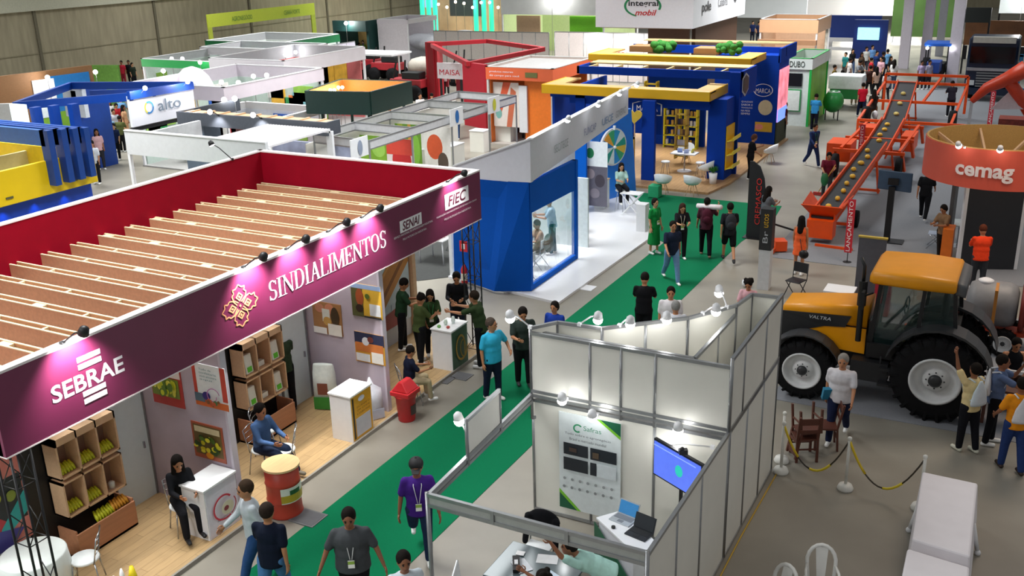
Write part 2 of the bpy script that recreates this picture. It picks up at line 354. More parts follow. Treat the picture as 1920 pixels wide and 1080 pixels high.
    if botk in ('skirt', 'dress'):
        dn = V((0, 0, -1)); mt2 = tm if botk == 'dress' else bmt; tgt_ = tp if botk == 'dress' else bt
        mid = (kn[0]+kn[1])/2; low = V((mid.x, (an[0].y+an[1].y)/2, (hem if botk == 'dress' else .5)))
        if legs[0][0] < 60: tgt_.lathe(C(P+U*.0), [(.01, -.0), (.15*s, -.0), (.2*s, (P.z-low.z)*s), (.01, (P.z-low.z)*s)], mt2, 14, low-P)
    if botk in ('pants', 'shorts', 'skirt'):
        ell(bt, P-U*.0, (.158*w_, .122*w_, .12), bmt, RL); 
        if legs[0][0] > 60:
            for i in (0, 1): cpl(bt, P, hj[i], .1, .1, bmt)
    if badge:
        bb = B(); lm = mat(['#e8e8ea', '#2f8f4e', '#d9d2c0'][badge % 3], .6)
        for q in (-1, 1): bb.tube([C(P+U*.50+V((q*.05, -.02, 0))), C(P+U*.44+Fw*.135+V((q*.06, 0, 0))), C(P+U*.16+Fw*.15*w_+V((q*.012, 0, 0)))], .006*s, lm, 5)
        c0 = C(P+U*.09+Fw*(.152*w_)); bb.poly([c0+V((-.045, 0, -.06)), c0+V((.045, 0, -.06)), c0+V((.045, 0, .06)), c0+V((-.045, 0, .06))], .006, mat('#f0f0ea', .4))
        bb.poly([c0+V((-.045, .004, .0)), c0+V((.045, .004, .0)), c0+V((.045, .004, .05)), c0+V((-.045, .004, .05))], .003, mat('#8fb04a', .4)); bb.build('badge', R0)
    blob(body, 'body', R0, v, ex); blob(tp, 'dress' if botk == 'dress' else 'shirt', R0, v*1.1)
    if bt.v: blob(bt, {'pants': 'trousers', 'shorts': 'shorts', 'skirt': 'skirt'}[botk], R0, v*1.1)
    hb = B()
    if hair != 'bald':
        hb.ball(C(hc_-hF*.022+hU*.03), V((.1, .113, .118))*s, hm, 14, 9, HR)
        if hair == 'fringe': hb.ball(C(hc_-hF*.03+hU*.0), V((.104, .1, .118))*s, hm, 14, 9, HR)
        if hair in ('long', 'veil'):
            hb.cap(C(hc_-hF*.035), C(neck-Fw*.08-U*.12), .1*s, .092*s, hm, 12)
            for q in (-1, 1): hb.cap(C(hc_+hS*q*.062-hF*.02), C(neck+V((q*.085, 0, 0))-U*.08+Fw*.02), .035*s, .045*s, hm)
        if hair == 'pony':
            hb.ball(C(hc_-hF*.1+hU*.05), .035*s, hm); hb.cap(C(hc_-hF*.12+hU*.04), C(hc_-hF*.13-V((0, 0, .2))), .032*s, .02*s, hm)
        if hair == 'bun': hb.ball(C(hc_-hF*.09+hU*.09), .045*s, hm)
        if hair == 'curly':
            for k in range(16): hb.ball(C(hc_-hF*.03+hU*.03+HR @ V((.09*cos(k*2.4), -abs(.09*sin(k*2.4)), .07*sin(k*1.7)))), .04*s, hm, 8, 5)
        blob(hb, 'hair', R0, .014 if v < .02 else .02, sm=2)
    if cap:
        cb = B(); cm = mat(cap, .7); cb.lathe(C(hc_-hF*.018+hU*.035), [(.108*s, 0), (.108*s, .035*s), (.09*s, .078*s), (.046*s, .104*s), (.005, .11*s)], cm, 16, hU)
        cb.poly([C(hc_+hU*.045+hF*.07-hS*.06), C(hc_+hU*.045+hF*.07+hS*.06), C(hc_+hU*.03+hF*.15+hS*.04), C(hc_+hU*.03+hF*.15-hS*.04)], .008, cm); cb.build('cap', R0)
    for o in [c for c in R0.children if c.name.startswith(('body', 'shirt', 'dress'))]: pass
    R0.location = (xy[0], xy[1], z); R0.rotation_euler = (0, 0, HEADCAM - pi/2 + rad(face)); R0['_x'] = 1; del R0['_x']
    R0w = M.Translation(R0.location) @ M.Rotation(R0.rotation_euler.z, 4, 'Z')
    return R0, [R0w @ C(q) for q in hands], R0w @ C(P), (R0w @ C(P+U*.3), R0w.to_3x3() @ Fw)
def backpack(pr, label, col, kind='pack', group=None, strap=None):
    R0, _, pel, (ch, fw) = pr; t = thing('backpack', label, 'backpack', (0, 0, 0), group); m_ = mat(col, .8, bump=.1)
    a = atan2(fw.y, fw.x)-pi/2; b = B()
    if kind == 'pack':
        b.ball((0, -.2, .02), (.155, .1, .24), m_, 14, 8); b.ball((0, -.27, -.06), (.11, .06, .12), m_, 12, 6)
    else: b.lathe((0, -.17, -.24), [(.17, 0), (.18, .05), (.14, .25), (.05, .42), (.03, .46)], m_, 14, (0, 0, 1), 1, .35)
    b.build('bag', t); b = B()
    for q in (-1, 1): b.tube([(q*.1, -.14, .2), (q*.11, -.02, .225), (q*.115, .13, .1), (q*.12, .06, -.12), (q*.12, -.12, -.16)], .014, strap and mat(strap) or m_, 6)
    b.build('strap', t); t.location = ch - V((0, 0, .0)); t.rotation_euler = (0, 0, a); return t
# ------------------------------------------------------------------ the hall
fm = mat('#8b867b', .4, var=.17, scale=.6, bump=0)
n2 = fm.node_tree.nodes; tn = n2.new('ShaderNodeTexNoise'); tn.inputs['Scale'].default_value = 3.2; tn.inputs['Detail'].default_value = 8; rr = n2.new('ShaderNodeMapRange'); rr.inputs['To Min'].default_value = .3; rr.inputs['To Max'].default_value = .55
fm.node_tree.links.new(tn.outputs['Fac'], rr.inputs['Value']); fm.node_tree.links.new(rr.outputs[0], n2['Principled BSDF'].inputs['Roughness'])
nt = fm.node_tree; b_ = B(); b_.box(-58, 30, -2, 128, -.3, 0, fm); struct('floor', b_)
wm = mat('#9a917a', .9, var=.14, scale=3.5, kind='wall', bump=.15)
b_ = B(); b_.box(-58.4, -58, -2, 128, -.3, 16, wm)
for k in range(13): b_.box(-58, -57.9, k*10-.1+4, k*10+.1+4, 0, 5.3, mat('#6d6757', .9))
b_.box(-58, -57.96, -2, 128, 2.6, 2.66, mat('#877f69', .9)); b_.box(-58, -57.7, -2, 128, 5.3, 16, mat('#b9b7a4', .9))
struct('wall_left', b_)
b_ = B(); b_.box(-58, 30, 128, 128.4, -.3, 16, wm); struct('wall_far', b_)
cg = mat('#026b45', .95, var=.06, scale=60, bump=.1)
b_ = B(); b_.prism([(-9.75, 2), (-7.62, 2), (-7.62, 29.0), (-7.3, 31.5), (-7.5, 33.6), (-13.1, 33.6), (-11.4, 31.3), (-10.3, 28.4), (-9.75, 28)], .001, .008, cg)
tag(b_.build('aisle_carpet'), 'long green carpet running down the aisle past the maroon food stand', 'carpet')
gc = mat('#83858a', .9, var=.05, scale=30)
b_ = B(); b_.prism([(-6.5, 27.8), (8, 27.9), (8, 64), (-6.5, 64)], .001, .012, gc); tag(b_.build('exhibit_carpet'), 'grey carpet under the orange conveyor machine', 'carpet')
b_ = B(); b_.prism([(-4.1, 18.55), (9, 18.7), (9, 25.6), (-4.1, 25.2)], .001, .012, gc); tag(b_.build('exhibit_carpet'), 'grey carpet under the yellow tractor', 'carpet')
b_ = B()
for i, (px, py, sx, sy) in enumerate(((578, 972, .5, .42), (832, 712, .4, .35), (866, 706, .4, .35), (1632, 713, .8, .12))):
    p = G(px, py); b_ = B(); b_.box(p.x-sx/2, p.x+sx/2, p.y-sy/2, p.y+sy/2, 0, .02, mat('#6d6e70', .6)); b_.box(p.x-sx/2+.03, p.x+sx/2-.03, p.y-sy/2+.03, p.y+sy/2-.03, .02, .024, mat('#5c5d60', .7))
    tag(b_.build('floor_hatch'), ['grey metal floor hatch beside the green carpet near the red barrel', 'left of the two grey floor hatches before the green-fronted counter', 'right of the two grey floor hatches before the green-fronted counter', 'dark slot cover on the floor under the tractor'][i], 'hatch')
p = G(1100, 540); b_ = B(); b_.box(p.x-.22, p.x+.22, p.y-.2, p.y+.2, 0, .016, WHITE); tag(b_.build('floor_hatch'), 'white square floor cover beside the white platform', 'hatch')
# ------------------------------------------------------------------ S1: maroon food-industry stand
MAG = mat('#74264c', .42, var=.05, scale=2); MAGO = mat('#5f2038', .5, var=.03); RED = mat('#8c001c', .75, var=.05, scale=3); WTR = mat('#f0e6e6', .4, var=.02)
FX, BX, Y0, Y1, ZB, ZT = -10.7, -16.8, 6.62, 18.5, 3.11, 4.18
st = thing('exhibition_stand', 'maroon and red stand with slatted wooden roof and white lettering on its fascia', 'stand', (-13.7, 12.5, 0))
b_ = B(); b_.box(-12.75, FX+.05, Y0, Y1-.05, 0, .06, mat('#b3956a', .5, var=.08, kind='plank', scale=5)); b_.build('floor_platform', st)
b_ = B(); b_.box(FX+.05, FX+.09, Y0, Y1-.05, 0, .075, mat('#8c8880', .5)); b_.build('edge_trim', st)
f1 = B(); f1.box(FX-.05, FX, Y0, Y1, ZB, ZT, MAG); f1.box(FX-.12, FX-.05, Y0, Y1, ZB, ZT, RED); f1.build('front_fascia', st)
f1 = B(); f1.box(FX-.13, FX+.01, Y0, Y1, ZT, ZT+.035, WTR); f1.box(FX-.13, FX+.006, Y0, Y1, ZB-.02, ZB, WTR); f1.build('fascia_trim', st)
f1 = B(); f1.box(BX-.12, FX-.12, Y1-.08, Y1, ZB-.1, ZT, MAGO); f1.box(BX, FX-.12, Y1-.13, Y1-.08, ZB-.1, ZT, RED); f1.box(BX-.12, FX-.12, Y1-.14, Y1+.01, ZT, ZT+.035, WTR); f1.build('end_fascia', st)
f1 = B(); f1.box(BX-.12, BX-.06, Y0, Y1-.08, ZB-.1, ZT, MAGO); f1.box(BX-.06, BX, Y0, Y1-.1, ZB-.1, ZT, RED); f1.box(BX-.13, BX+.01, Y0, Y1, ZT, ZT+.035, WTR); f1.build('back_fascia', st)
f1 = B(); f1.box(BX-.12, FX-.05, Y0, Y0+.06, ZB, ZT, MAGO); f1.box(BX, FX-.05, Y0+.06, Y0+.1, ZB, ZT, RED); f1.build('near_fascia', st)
PLY = mat('#bd8664', .6, var=.1, scale=3, kind='wood'); PLE = mat('#dcc8a2', .6, var=.05); PLD = mat('#8a7442', .7)
random.seed(4)
for k in range(17):
    y = 7.25+.685*k
    if y > Y1-.2: break
    b_ = B(); xa, xb = BX+.0, FX-.13
    for dy in (-.1, .06): b_.box(xa, xb, y+dy, y+dy+.03, 3.06, 3.42, PLY); b_.box(xa, xb, y+dy-.002, y+dy+.034, 3.42, 3.435, PLE)
    b_.box(xa, xb, y-.07, y+.07, 3.15, 3.37, PLD)
    for q in range(6):
        x = xa+.02+q*1.15+random.uniform(-.2, .2)
        if x < xb-.05: b_.box(x, x+random.choice((.04, .05, .06, .25)), y-.07, y+.07, 3.37, 3.42, PLE)
    b_.build('roof_slat', st)
LIL = mat('#b9adb9', .75, var=.1, scale=1.6); LIE = mat('#c9c0cc', .6, var=.03)
for y in (10.4, 14.68):
    b_ = B(); b_.box(-12.72, -10.85, y, y+.1, .06, ZB+.02, LIL); b_.box(-10.85, -10.8, y-.01, y+.11, .06, ZB, LIE); b_.build('partition', st)
b_ = B(); b_.box(-12.85, -12.72, Y0, Y1-.05, .06, ZB+.02, mat('#c2c6cc', .6, var=.03)); b_.build('back_wall', st)
b_ = B(); b_.box(-16.8, -16.7, Y0, Y1-.05, 0, ZB+.02, mat('#b9b6b8', .6)); b_.build('rear_wall', st)
b_ = B(); b_.box(-16.7, -12.85, Y1-.15, Y1-.05, 0, ZB+.02, mat('#b9b6b8', .6)); b_.build('side_wall', st)
DOOR = mat('#d6e4ea', .45, var=.02)
for ya, yb in ((9.6, 10.36), (13.78, 14.6)):
    b_ = B(); b_.box(-12.72, -12.69, ya, yb, .06, 2.3, DOOR); d = b_.build('door', st)
    b_ = B(); b_.box(-12.69, -12.66, yb-.12, yb-.09, 1.0, 1.12, CHROME); b_.build('door_handle', d)
    b_ = B()
    for a in (ya-.03, yb): b_.box(-12.72, -12.67, a, a+.03, .06, 2.33, ALU)
    b_.box(-12.72, -12.67, ya, yb, 2.3, 2.33, ALU); b_.build('door_frame', st)
WOODF = mat('#d7b28c', .55, var=.06, kind='wood', scale=4)
b_ = B(); b_.box(-12.85, -12.6, 18.47, 18.6, .0, ZB, WOODF); b_.build('corner_post', st)
WL = mat('#f1eef2', .5, var=0)
# lettering
def fl(y0, z0, y1, z1): return V((FX, y0, z0)), V((0, y1-y0, 0)), V((0, 0, z1-z0))
text('SEBRAE', *fl(7.38, 3.5, 8.54, 3.74), WL, st, 'lettering', .006, bold=.02)
b_ = B(); o = V((FX, 0, 0)); Yv = V((0, 1, 0)); Zv = V((0, 0, 1))
for z in (3.30, 3.405, 3.79, 3.895): shape(rc(7.83, z, 8.2, z+.07), o, Yv, Zv, WL, st, b=b_)
b_.build('emblem', st)
GOLD = mat('#f0a878', .5, var=.05); b_ = B(); cy, cz = 10.86, 3.66
for k in range(4):
    a = pi/4+k*pi/2 + pi/4
    def T(u, v, a=a): return (cy+(u*cos(a)-v*sin(a))*1.12, cz+(u*sin(a)+v*cos(a))*.97)
    outer = [(.06, -.03), (.13, -.12), (.2, -.14), (.24, -.1), (.3, -.12), (.3, -.06), (.36, 0), (.3, .06), (.3, .12), (.24, .1), (.2, .14), (.13, .12), (.06, .03)]
    for i in range(len(outer)-1):
        p, q = outer[i], outer[i+1]; d = V((q[0]-p[0], q[1]-p[1])).normalized()*.009; nn = (-d.y, d.x)
        shape([T(p[0]-nn[0], p[1]-nn[1]), T(q[0]-nn[0], q[1]-nn[1]), T(q[0]+nn[0], q[1]+nn[1]), T(p[0]+nn[0], p[1]+nn[1])], o, Yv, Zv, GOLD, st, b=b_)
    sq = [(.075, 0), (.155, -.075), (.235, 0), (.155, .075)]; si = [(.105, 0), (.155, -.047), (.205, 0), (.155, .047)]
    for i in range(4): j = (i+1) % 4; shape([T(*sq[i]), T(*sq[j]), T(*si[j]), T(*si[i])], o, Yv, Zv, GOLD, st, b=b_)
    shape([T(.13, 0), (T(.155, -.02)), T(.18, 0), T(.155, .02)], o, Yv, Zv, GOLD, st, b=b_)
shape([(cy-.025, cz), (cy, cz-.025), (cy+.025, cz), (cy, cz+.025)], o, Yv, Zv, GOLD, st, b=b_); b_.build('emblem', st)
def arcs(cx, cy_, rx, ry, a0, a1, w0, w1, n=10):
    q = []
    for i in range(n):
        a, c = rad(a0+(a1-a0)*i/n), rad(a0+(a1-a0)*(i+1)/n); wa = w0+(w1-w0)*abs(cos(a)); wc = w0+(w1-w0)*abs(cos(c))
        q.append([(cx+rx*cos(a), cy_+ry*sin(a)), (cx+rx*cos(c), cy_+ry*sin(c)), (cx+(rx-wc)*cos(c), cy_+(ry-w0)*sin(c)), (cx+(rx-wa)*cos(a), cy_+(ry-w0)*sin(a))])
    return q
def ln(x0, y0, x1, y1, w_): 
    d = V((x1-x0, y1-y0)).normalized(); return [(x0-d.y*w_/2, y0+d.x*w_/2), (x1-d.y*w_/2, y1+d.x*w_/2), (x1+d.y*w_/2, y1-d.x*w_/2), (x0+d.y*w_/2, y0-d.x*w_/2)]
def sr(x, y, w_=.2): return rc(x-w_/2, y-.02 if y > .5 else y, x+w_/2, y if y > .5 else y+.02)   # a serif foot
T1, t1 = .12, .05
SER = {'I': (.34, [rc(.11, 0, .23, 1), sr(.17, 1, .3), sr(.17, 0, .3)]),
 'N': (.8, [rc(.12, 0, .17, 1), rc(.63, 0, .68, 1), ln(.13, .97, .66, .02, .12), sr(.13, 1, .24), sr(.145, 0, .24), sr(.655, 1, .24)]),
 'D': (.76, [rc(.1, 0, .22, 1), rc(.04, .96, .4, 1), rc(.04, 0, .4, .04)] + arcs(.36, .5, .35, .5, -90, 90, .05, .13)),
 'A': (.76, [ln(.14, .01, .38, .98, .05), ln(.38, .98, .62, .01, .13), rc(.22, .33, .54, .375), sr(.13, 0, .24), sr(.63, 0, .26)]),
 'L': (.62, [rc(.1, 0, .22, 1), sr(.16, 1, .28), rc(.04, 0, .54, .045), ln(.53, .0, .56, .22, .04)]),
 'M': (.95, [rc(.1, 0, .15, 1), rc(.76, 0, .88, 1), ln(.13, .97, .45, .03, .12), ln(.46, .03, .78, .97, .05), sr(.12, 1, .2), sr(.125, 0, .24), sr(.82, 1, .22), sr(.82, 0, .26)]),
 'E': (.64, [rc(.1, 0, .22, 1), rc(.04, .955, .56, 1), rc(.04, 0, .58, .045), rc(.2, .49, .42, .53), ln(.55, .78, .55, 1, .04), ln(.57, 0, .59, .24, .04), ln(.42, .4, .42, .62, .04)]),
 'T': (.68, [rc(.28, 0, .4, 1), rc(.04, .955, .64, 1), ln(.05, .76, .05, 1, .04), ln(.63, .76, .63, 1, .04), sr(.34, 0, .3)]),
 'O': (.82, arcs(.41, .5, .36, .515, 0, 360, .05, .13, 24)),
 'S': (.58, arcs(.29, .745, .22, .265, 35, 270, .05, .1, 12) + arcs(.29, .255, .24, .265, -145, 90, .05, .11, 12) + [ln(.49, .76, .49, .96, .035), ln(.07, .05, .07, .26, .035)])}
def serif(s, o, u, v, mt, parent):
    tot = sum(SER[c][0] for c in s); x = 0; b = B(); o = V(o); u = V(u); v = V(v); n = u.cross(v).normalized()*.008
    for c in s:
        for pl in SER[c][1]: b.poly([o+u*((x+px)/tot)+v*py+n for px, py in pl], .006, mt)
        x += SER[c][0]
    b.build('lettering', parent)
serif('SINDIALIMENTOS', *fl(11.52, 3.5, 14.86, 3.83), WL, st)
b_ = B(); shape(rc(15.33, 3.62, 16.1, 3.86), o, Yv, Zv, WL, st, b=b_); shape(rc(17.0, 3.66, 17.97, 3.99), o, Yv, Zv, WL, st, b=b_); b_.build('emblem', st)
text('SENAI', *fl(15.41, 3.65, 16.02, 3.83), MAGO, st, lift=.014, bold=.02, shear=.2); text('FIEC', *fl(17.12, 3.71, 17.86, 3.94), MAGO, st, lift=.014, bold=.02, shear=.2)
for a, b2, z, s_ in ((15.1, 16.5, 3.55, 'SERVIÇO NACIONAL DE APRENDIZAGEM INDUSTRIAL'), (15.4, 16.25, 3.46, 'PELO FUTURO DA INDÚSTRIA'), (16.65, 18.3, 3.57, 'FEDERAÇÃO DAS INDÚSTRIAS DO ESTADO DO CEARÁ'), (16.95, 18.05, 3.46, 'PELO FUTURO DA INDÚSTRIA')):
    text(s_, *fl(a, z, b2, z+.05), WL, st)
for i, y in enumerate((7.7, 11.07, 12.1, 13.2, 14.2, 17.2)):
    arm_lamp((FX-.03, y, 4.22), (FX+.36, y+.05, 4.44), (FX, y+.05, 3.85), ['black arm spotlight on the maroon fascia above the striped emblem', 'black arm spotlight on the maroon fascia above the gold flower emblem', 'black arm spotlight above the start of the long serif lettering', 'black arm spotlight above the middle of the long serif lettering', 'black arm spotlight above the end of the long serif lettering', 'black arm spotlight at the far right end of the maroon fascia'][i], 190 if i < 5 else 80, 105, 'spotlights along the maroon fascia')
for i, (px, py, qx, qy) in enumerate(((435, 300, 408, 272),)):
    p = atX(px, py, BX); arm_lamp((BX, p.y, 4.2), (BX-.55, p.y-.05, 4.55), (BX-.1, p.y, 3.6), 'black arm spotlight on the back edge of the red-lined stand', 0)
def truss(x, y, ztop, label, s_=.28):
    t = thing('truss_column', label, 'truss', (x+s_/2, y+s_/2, 0), 'black truss columns carrying the maroon fascia'); c = [(x, y), (x+s_, y), (x+s_, y+s_), (x, y+s_)]
    for a, b2 in c: bb = B(); bb.cyl((a, b2, .02), .017, ztop-.02, BLACK, 8, smooth=True); bb.build('chord', t)
    bb = B(); k = 0; z = .1
    while z < ztop-.4:
        for i in range(4):
            p, q = c[i], c[(i+1) % 4]; bb.tube([(*p, z), (*q, z+.42)], .008, BLACK, 5); bb.tube([(*p, z), (*q, z)], .008, BLACK, 5)
        z += .84
    bb.build('bracing', t); bb = B(); bb.box(x-.06, x+s_+.06, y-.06, y+s_+.06, 0, .02, BLACK); bb.build('base_plate', t)
truss(-11.0, 6.68, 3.1, 'black truss column at the near left corner of the maroon stand'); truss(-10.98, 18.1, 3.1, 'black truss column at the far right end of the maroon stand')
# racks
YEL = mat('#c8cc24', .5, var=.25, scale=40); PACK = mat('#dfe0d6', .4, var=.08); LIME = mat('#57c41c', .4)
RKB = mat('#8e6a56', .7)
def rack(y0, lab, kind):
    t = thing('display_rack', lab, 'rack', (-12.5, y0+.56, .06)); x0, x1, y1 = -12.66, -12.34, y0+1.12
    b = B(); b.box(-12.72, -12.67, y0-.42 if kind == 0 else y0-.12, y1+.06, .06, 3.05, BLACK); b.build('backboard', t)
    for z0, z1, nm in ((1.42, 2.1, 'tray'), (.76, 1.36, 'tray')):
        b = B(); b.box(x0, x0+.02, y0, y1, z0, z1, RKB)
        for a in (z0, z1-.03): b.box(x0, x1, y0, y1, a, a+.03, WOODF)
        if z1 > 2: b.box(x0, x1, y0, y1, z1-.12, z1-.03, WOODF)
        for q in range(4): b.box(x0, x1, y0+q*(1.12-.03)/3, y0+q*(1.12-.03)/3+.03, z0, z1, WOODF)
        b.build(nm, t)
    b = B(); b.box(x0, x1+.12, y0, y1, .06, .1, WOODF); b.box(x1+.09, x1+.12, y0, y1, .06, .5, PLY); b.box(x0, x1+.09, y0, y0+.03, .06, .55, PLY); b.box(x0, x1+.09, y1-.03, y1, .06, .55, PLY); b.build('bin', t)
    return t
rack(8.4, 'wooden tray rack with bunches of yellow-green fruit beside the seated woman in black', 0)
rack(12.42, 'wooden tray rack with white and lime green packets behind the seated man in denim', 1)
def bunch(x, y, z, lab, n=7, grp=None, c=YEL):
    x += .02
    b = B()
    for k in range(n): b.tube([(x-.05+.02*(k % 2), y+(k-n/2)*.045, z+.16), (x+.03, y+(k-n/2)*.05, z+.08), (x+.08, y+(k-n/2)*.055, z+.02)], [.018, .034, .018], c, 6)
    tag(b.build('fruit_bunch'), lab, 'fruit', grp)
k = 0; ords = ['left', 'middle', 'right']
for z, tr in ((1.45, 'upper'), (.79, 'lower')):
    for q in range(3):
        y = 8.4+.2+q*.363
        if tr == 'lower' and q == 2:
            b = B(); b.lathe((-12.45, y, z), [(.05, 0), (.055, .1), (.03, .12)], PACK, 10); tag(b.build('jar'), 'white jar standing in the right compartment of the lower fruit tray', 'jar'); continue
        bunch(-12.5, y, z, 'yellow-green fruit bunch in the %s compartment of the %s tray' % (ords[q], tr), 6, 'fruit on the wooden tray rack')
bunch(-12.4, 9.05, .44, 'yellow-green fruit heaped at the left of the bottom bin', 7); bunch(-12.4, 9.35, .46, 'orange fruit heaped at the right of the bottom bin', 6, None, mat('#dd9a2c', .5))
for z, tr in ((1.45, 'upper'), (.79, 'lower')):
    for q in (0, 2):
        y = 12.42+.2+q*.363; t = thing('food_packet', 'white packet with lime green label, %s side of the %s packet tray' % (ords[q], tr), 'packet', (-12.45, y, z), 'white packets on the wooden tray rack')
        b = B(); b.cb((-12.45, y, z+.19), .1, .2, .38, PACK, ry=-.1); b.build('bag', t, bevel=.02); b = B(); b.cb((-12.39, y, z+.09), .012, .12, .1, LIME, ry=-.1); b.build('label_patch', t)
    y = 12.42+.2+.363; b = B(); b.cb((-12.48, y, z+.06), .1, .16, .1, PACK); tag(b.build('small_box'), 'small white box in the middle compartment of the %s packet tray' % tr, 'box')
# posters
def P3(name, px4, Y, items, lab, **k):
    a, b2, c = [atY(*q, Y) for q in px4[:3]]   # bottom-left, bottom-right, top-left pixels
    poster(name, a, V((b2.x-a.x, 0, 0)), V((0, 0, c.z-a.z)), items, None, lab, 'poster', **k)
ofs = 10.4; full = rc(0, 0, 1, 1)
def rnd(cols, n, x0, y0, x1, y1, sd, r=.09):
    random.seed(sd); return [(circ(random.uniform(x0+r, x1-r), random.uniform(y0+r, y1-r), r*random.uniform(.6, 1), r*random.uniform(.5, 1), 7), random.choice(cols)) for _ in range(n)]
def PX(x0, z0, x1, z1, Y, items, lab, grp='posters on the lilac partitions'):
    return poster('wall_poster', (x0, Y, z0), (x1-x0, 0, 0), (0, 0, z1-z0), items, None, lab, 'poster', .012, grp)
PX(-12.42, 1.86, -11.72, 2.86, ofs, [(full, '#b8403c'), (rc(.03, .52, .97, .98), '#e8dcd8'), (rc(.55, .7, .97, .98), '#9aa2c8'), (rc(.03, .16, .9, .5), '#7d8f3a')] + rnd(['#d8d23a', '#c6cc2e', '#5c7a30', '#e8e25a'], 26, .03, .16, .9, .5, 1), 'poster of yellow-green bananas in a red border, upper left on the near lilac partition')
t_ = PX(-11.44, 2.02, -10.74, 2.76, ofs, [(full, '#eef4f6'), (rc(0, .2, .1, 1), '#c8493a'), (rc(.85, .2, 1, 1), '#c8493a'), (rc(0, 0, 1, .16), '#d46a34'), (rc(0, .1, .3, .3), '#5a7080'), (circ(.36, .26, .12, .1), '#3b2f7c')] + [(q, '#c07ab0') for q in ring(.6, .34, .17, .15, .02)] + rnd(['#e8e0d0', '#8a5a3a', '#4a7a4a', '#c25a3a'], 12, .3, .05, .9, .3, 2, .07), 'white poster with red side bars and kitchen goods, upper right on the near lilac partition')
for k_, s_ in enumerate(('Tudo da', 'confeitaria', 'você encontra', 'aqui')): text(s_, (-11.28, ofs-.02, 2.66-.06*k_), (.36 - (.1 if k_ in (0, 3) else 0), 0, 0), (0, 0, .035), mat('#5f8f98', .5), t_, lift=.006)
PX(-11.64, 1.03, -10.96, 1.68, ofs, [(full, '#a8553a'), (rc(.06, .12, .94, .94), '#6e5a34'), (rc(.1, .74, .9, .9), '#d8c9a0'), (circ(.5, .12, .12, .09), '#e0901e')] + rnd(['#d9c92c', '#e8dc40', '#2f4a20', '#54702a'], 26, .08, .14, .92, .72, 3), 'framed poster of yellow fruit in a brown-red border, low on the near lilac partition')
PX(-12.5, 1.52, -11.78, 2.2, 14.68, [(full, '#a8784a'), (circ(.25, .8, .16, .14), '#c9866a'), (circ(.6, .82, .16, .16), '#d48a6a'), (rc(.34, .4, .6, .8), '#dcdcd2'), (circ(.5, .42, .14, .14), '#c79a52'), (circ(.78, .6, .14, .3), '#4a3a26'), (rc(0, 0, .46, .2), '#ece9e4'), (rc(.52, 0, .98, .36), '#e6e0d6')], 'poster of baked food held in hands, left on the far lilac partition', 'food posters on the far partition')
PX(-11.49, 2.04, -10.78, 2.72, 14.68, [(full, '#e2b23c'), (rc(0, .86, 1, 1), '#9bb4dc'), (rc(0, 0, .38, .86), '#5a5a34'), (circ(.28, .6, .13, .26), '#a4502c'), (circ(.26, .26, .13, .12), '#33241c'), (rc(.6, .08, .96, .44), '#e0e2e6'), (rc(.4, 0, .98, .05), '#2a2c34'), (circ(.55, .66, .08, .08), '#5a6a2c')], 'yellow poster with roasted meat and a white box, upper right on the far lilac partition', 'food posters on the far partition')
PX(-11.5, 1.06, -10.79, 1.7, 14.68, [(full, '#dca23a'), (rc(0, .62, 1, 1), '#2f3450'), (rc(.02, .36, .96, .66), '#c8743a'), (circ(.38, .72, .12, .14), '#dcdce0'), (circ(.55, .8, .1, .1), '#7a3c34'), (rc(.03, .04, .5, .3), '#e4e4e6'), (rc(.56, .04, .95, .4), '#e8e4dc')], 'poster of orange snacks on dark blue, lower right on the far lilac partition', 'food posters on the far partition')
poster('wall_poster', (-12.7, 17.2, .5), (0, 1.22, 0), (0, 0, 2.25), [(full, '#c3d6de'), ([(0, .18), (1, .62), (1, .98), (0, .55)], '#c0823a'), ([(0, .28), (1, .72), (1, .78), (0, .34)], '#8a5626'), ([(0, .5), (1, .93), (1, .97), (0, .54)], '#d69c52'), (rc(.35, 0, .9, .25), '#b9c7d2'), ([(0, 0), (.6, 0), (.6, .2), (0, .15)], '#9a3a34')], None, 'large poster of brown sausages behind the olive-shirted staff', 'poster')
poster('wall_poster', (-12.6, 6.8, .7), (0, 1.15, 0), (0, 0, 1.75), [(full, '#c8786c'), (rc(.3, .2, .98, .62), '#1d2226'), ([(0, 0), (.6, .0), (.75, .2), (.3, .5), (0, .45)], '#b02a30'), ([(.5, .05), (1, .25), (1, .45), (.6, .2)], '#1f9a94'), ([(0, 0), (.7, 0), (.9, .12), (.5, .2)], '#39357e'), (circ(.15, .28, .08, .12), '#d8d4ce'), (circ(.6, .48, .07, .05), '#9aa02c'), (circ(.8, .45, .07, .05), '#7d8a30'), (rc(.1, .8, .5, .9), '#e8dcd8'), (rc(0, .5, .3, .56), '#d8b02a')], None, 'colourful red, teal and black wall poster behind the near truss column', 'poster')
# counters
def counter(x0, x1, y0, y1, zt, lab, face, items, nm='counter'):
    t = thing(nm, lab, 'counter', ((x0+x1)/2, (y0+y1)/2, .06)); b = B(); b.box(x0, x1, y0, y1, .06, zt-.03, WHITE); b.build('cabinet', t)
    b = B(); b.box(x0-.02, x1+.02, y0-.02, y1+.02, zt-.03, zt, mat('#f2f4f6', .3, var=.01)); b.build('top', t)
    return t, poster('front_panel', (x1, y0+.02, .08), (0, y1-y0-.04, 0), (0, 0, zt-.13), items, t, t=.006)
t_, _ = counter(-11.26, -10.78, 9.66, 10.36, .97, 'white counter with an oval red emblem next to the seated woman in black', 0, [(full, '#dedbe6')] + [(q, '#c9384a') for q in ring(.5, .5, .36, .25, .05, .6, 5.2, 20, .7)] + [(q, '#b8424e') for q in ring(.5, .5, .36, .25, .03, -1., .6, 10, .7)] + [(circ(.55, .5, .2, .14), '#d8d4b8'), (circ(.5, .5, .08, .05), '#8a3a40')])
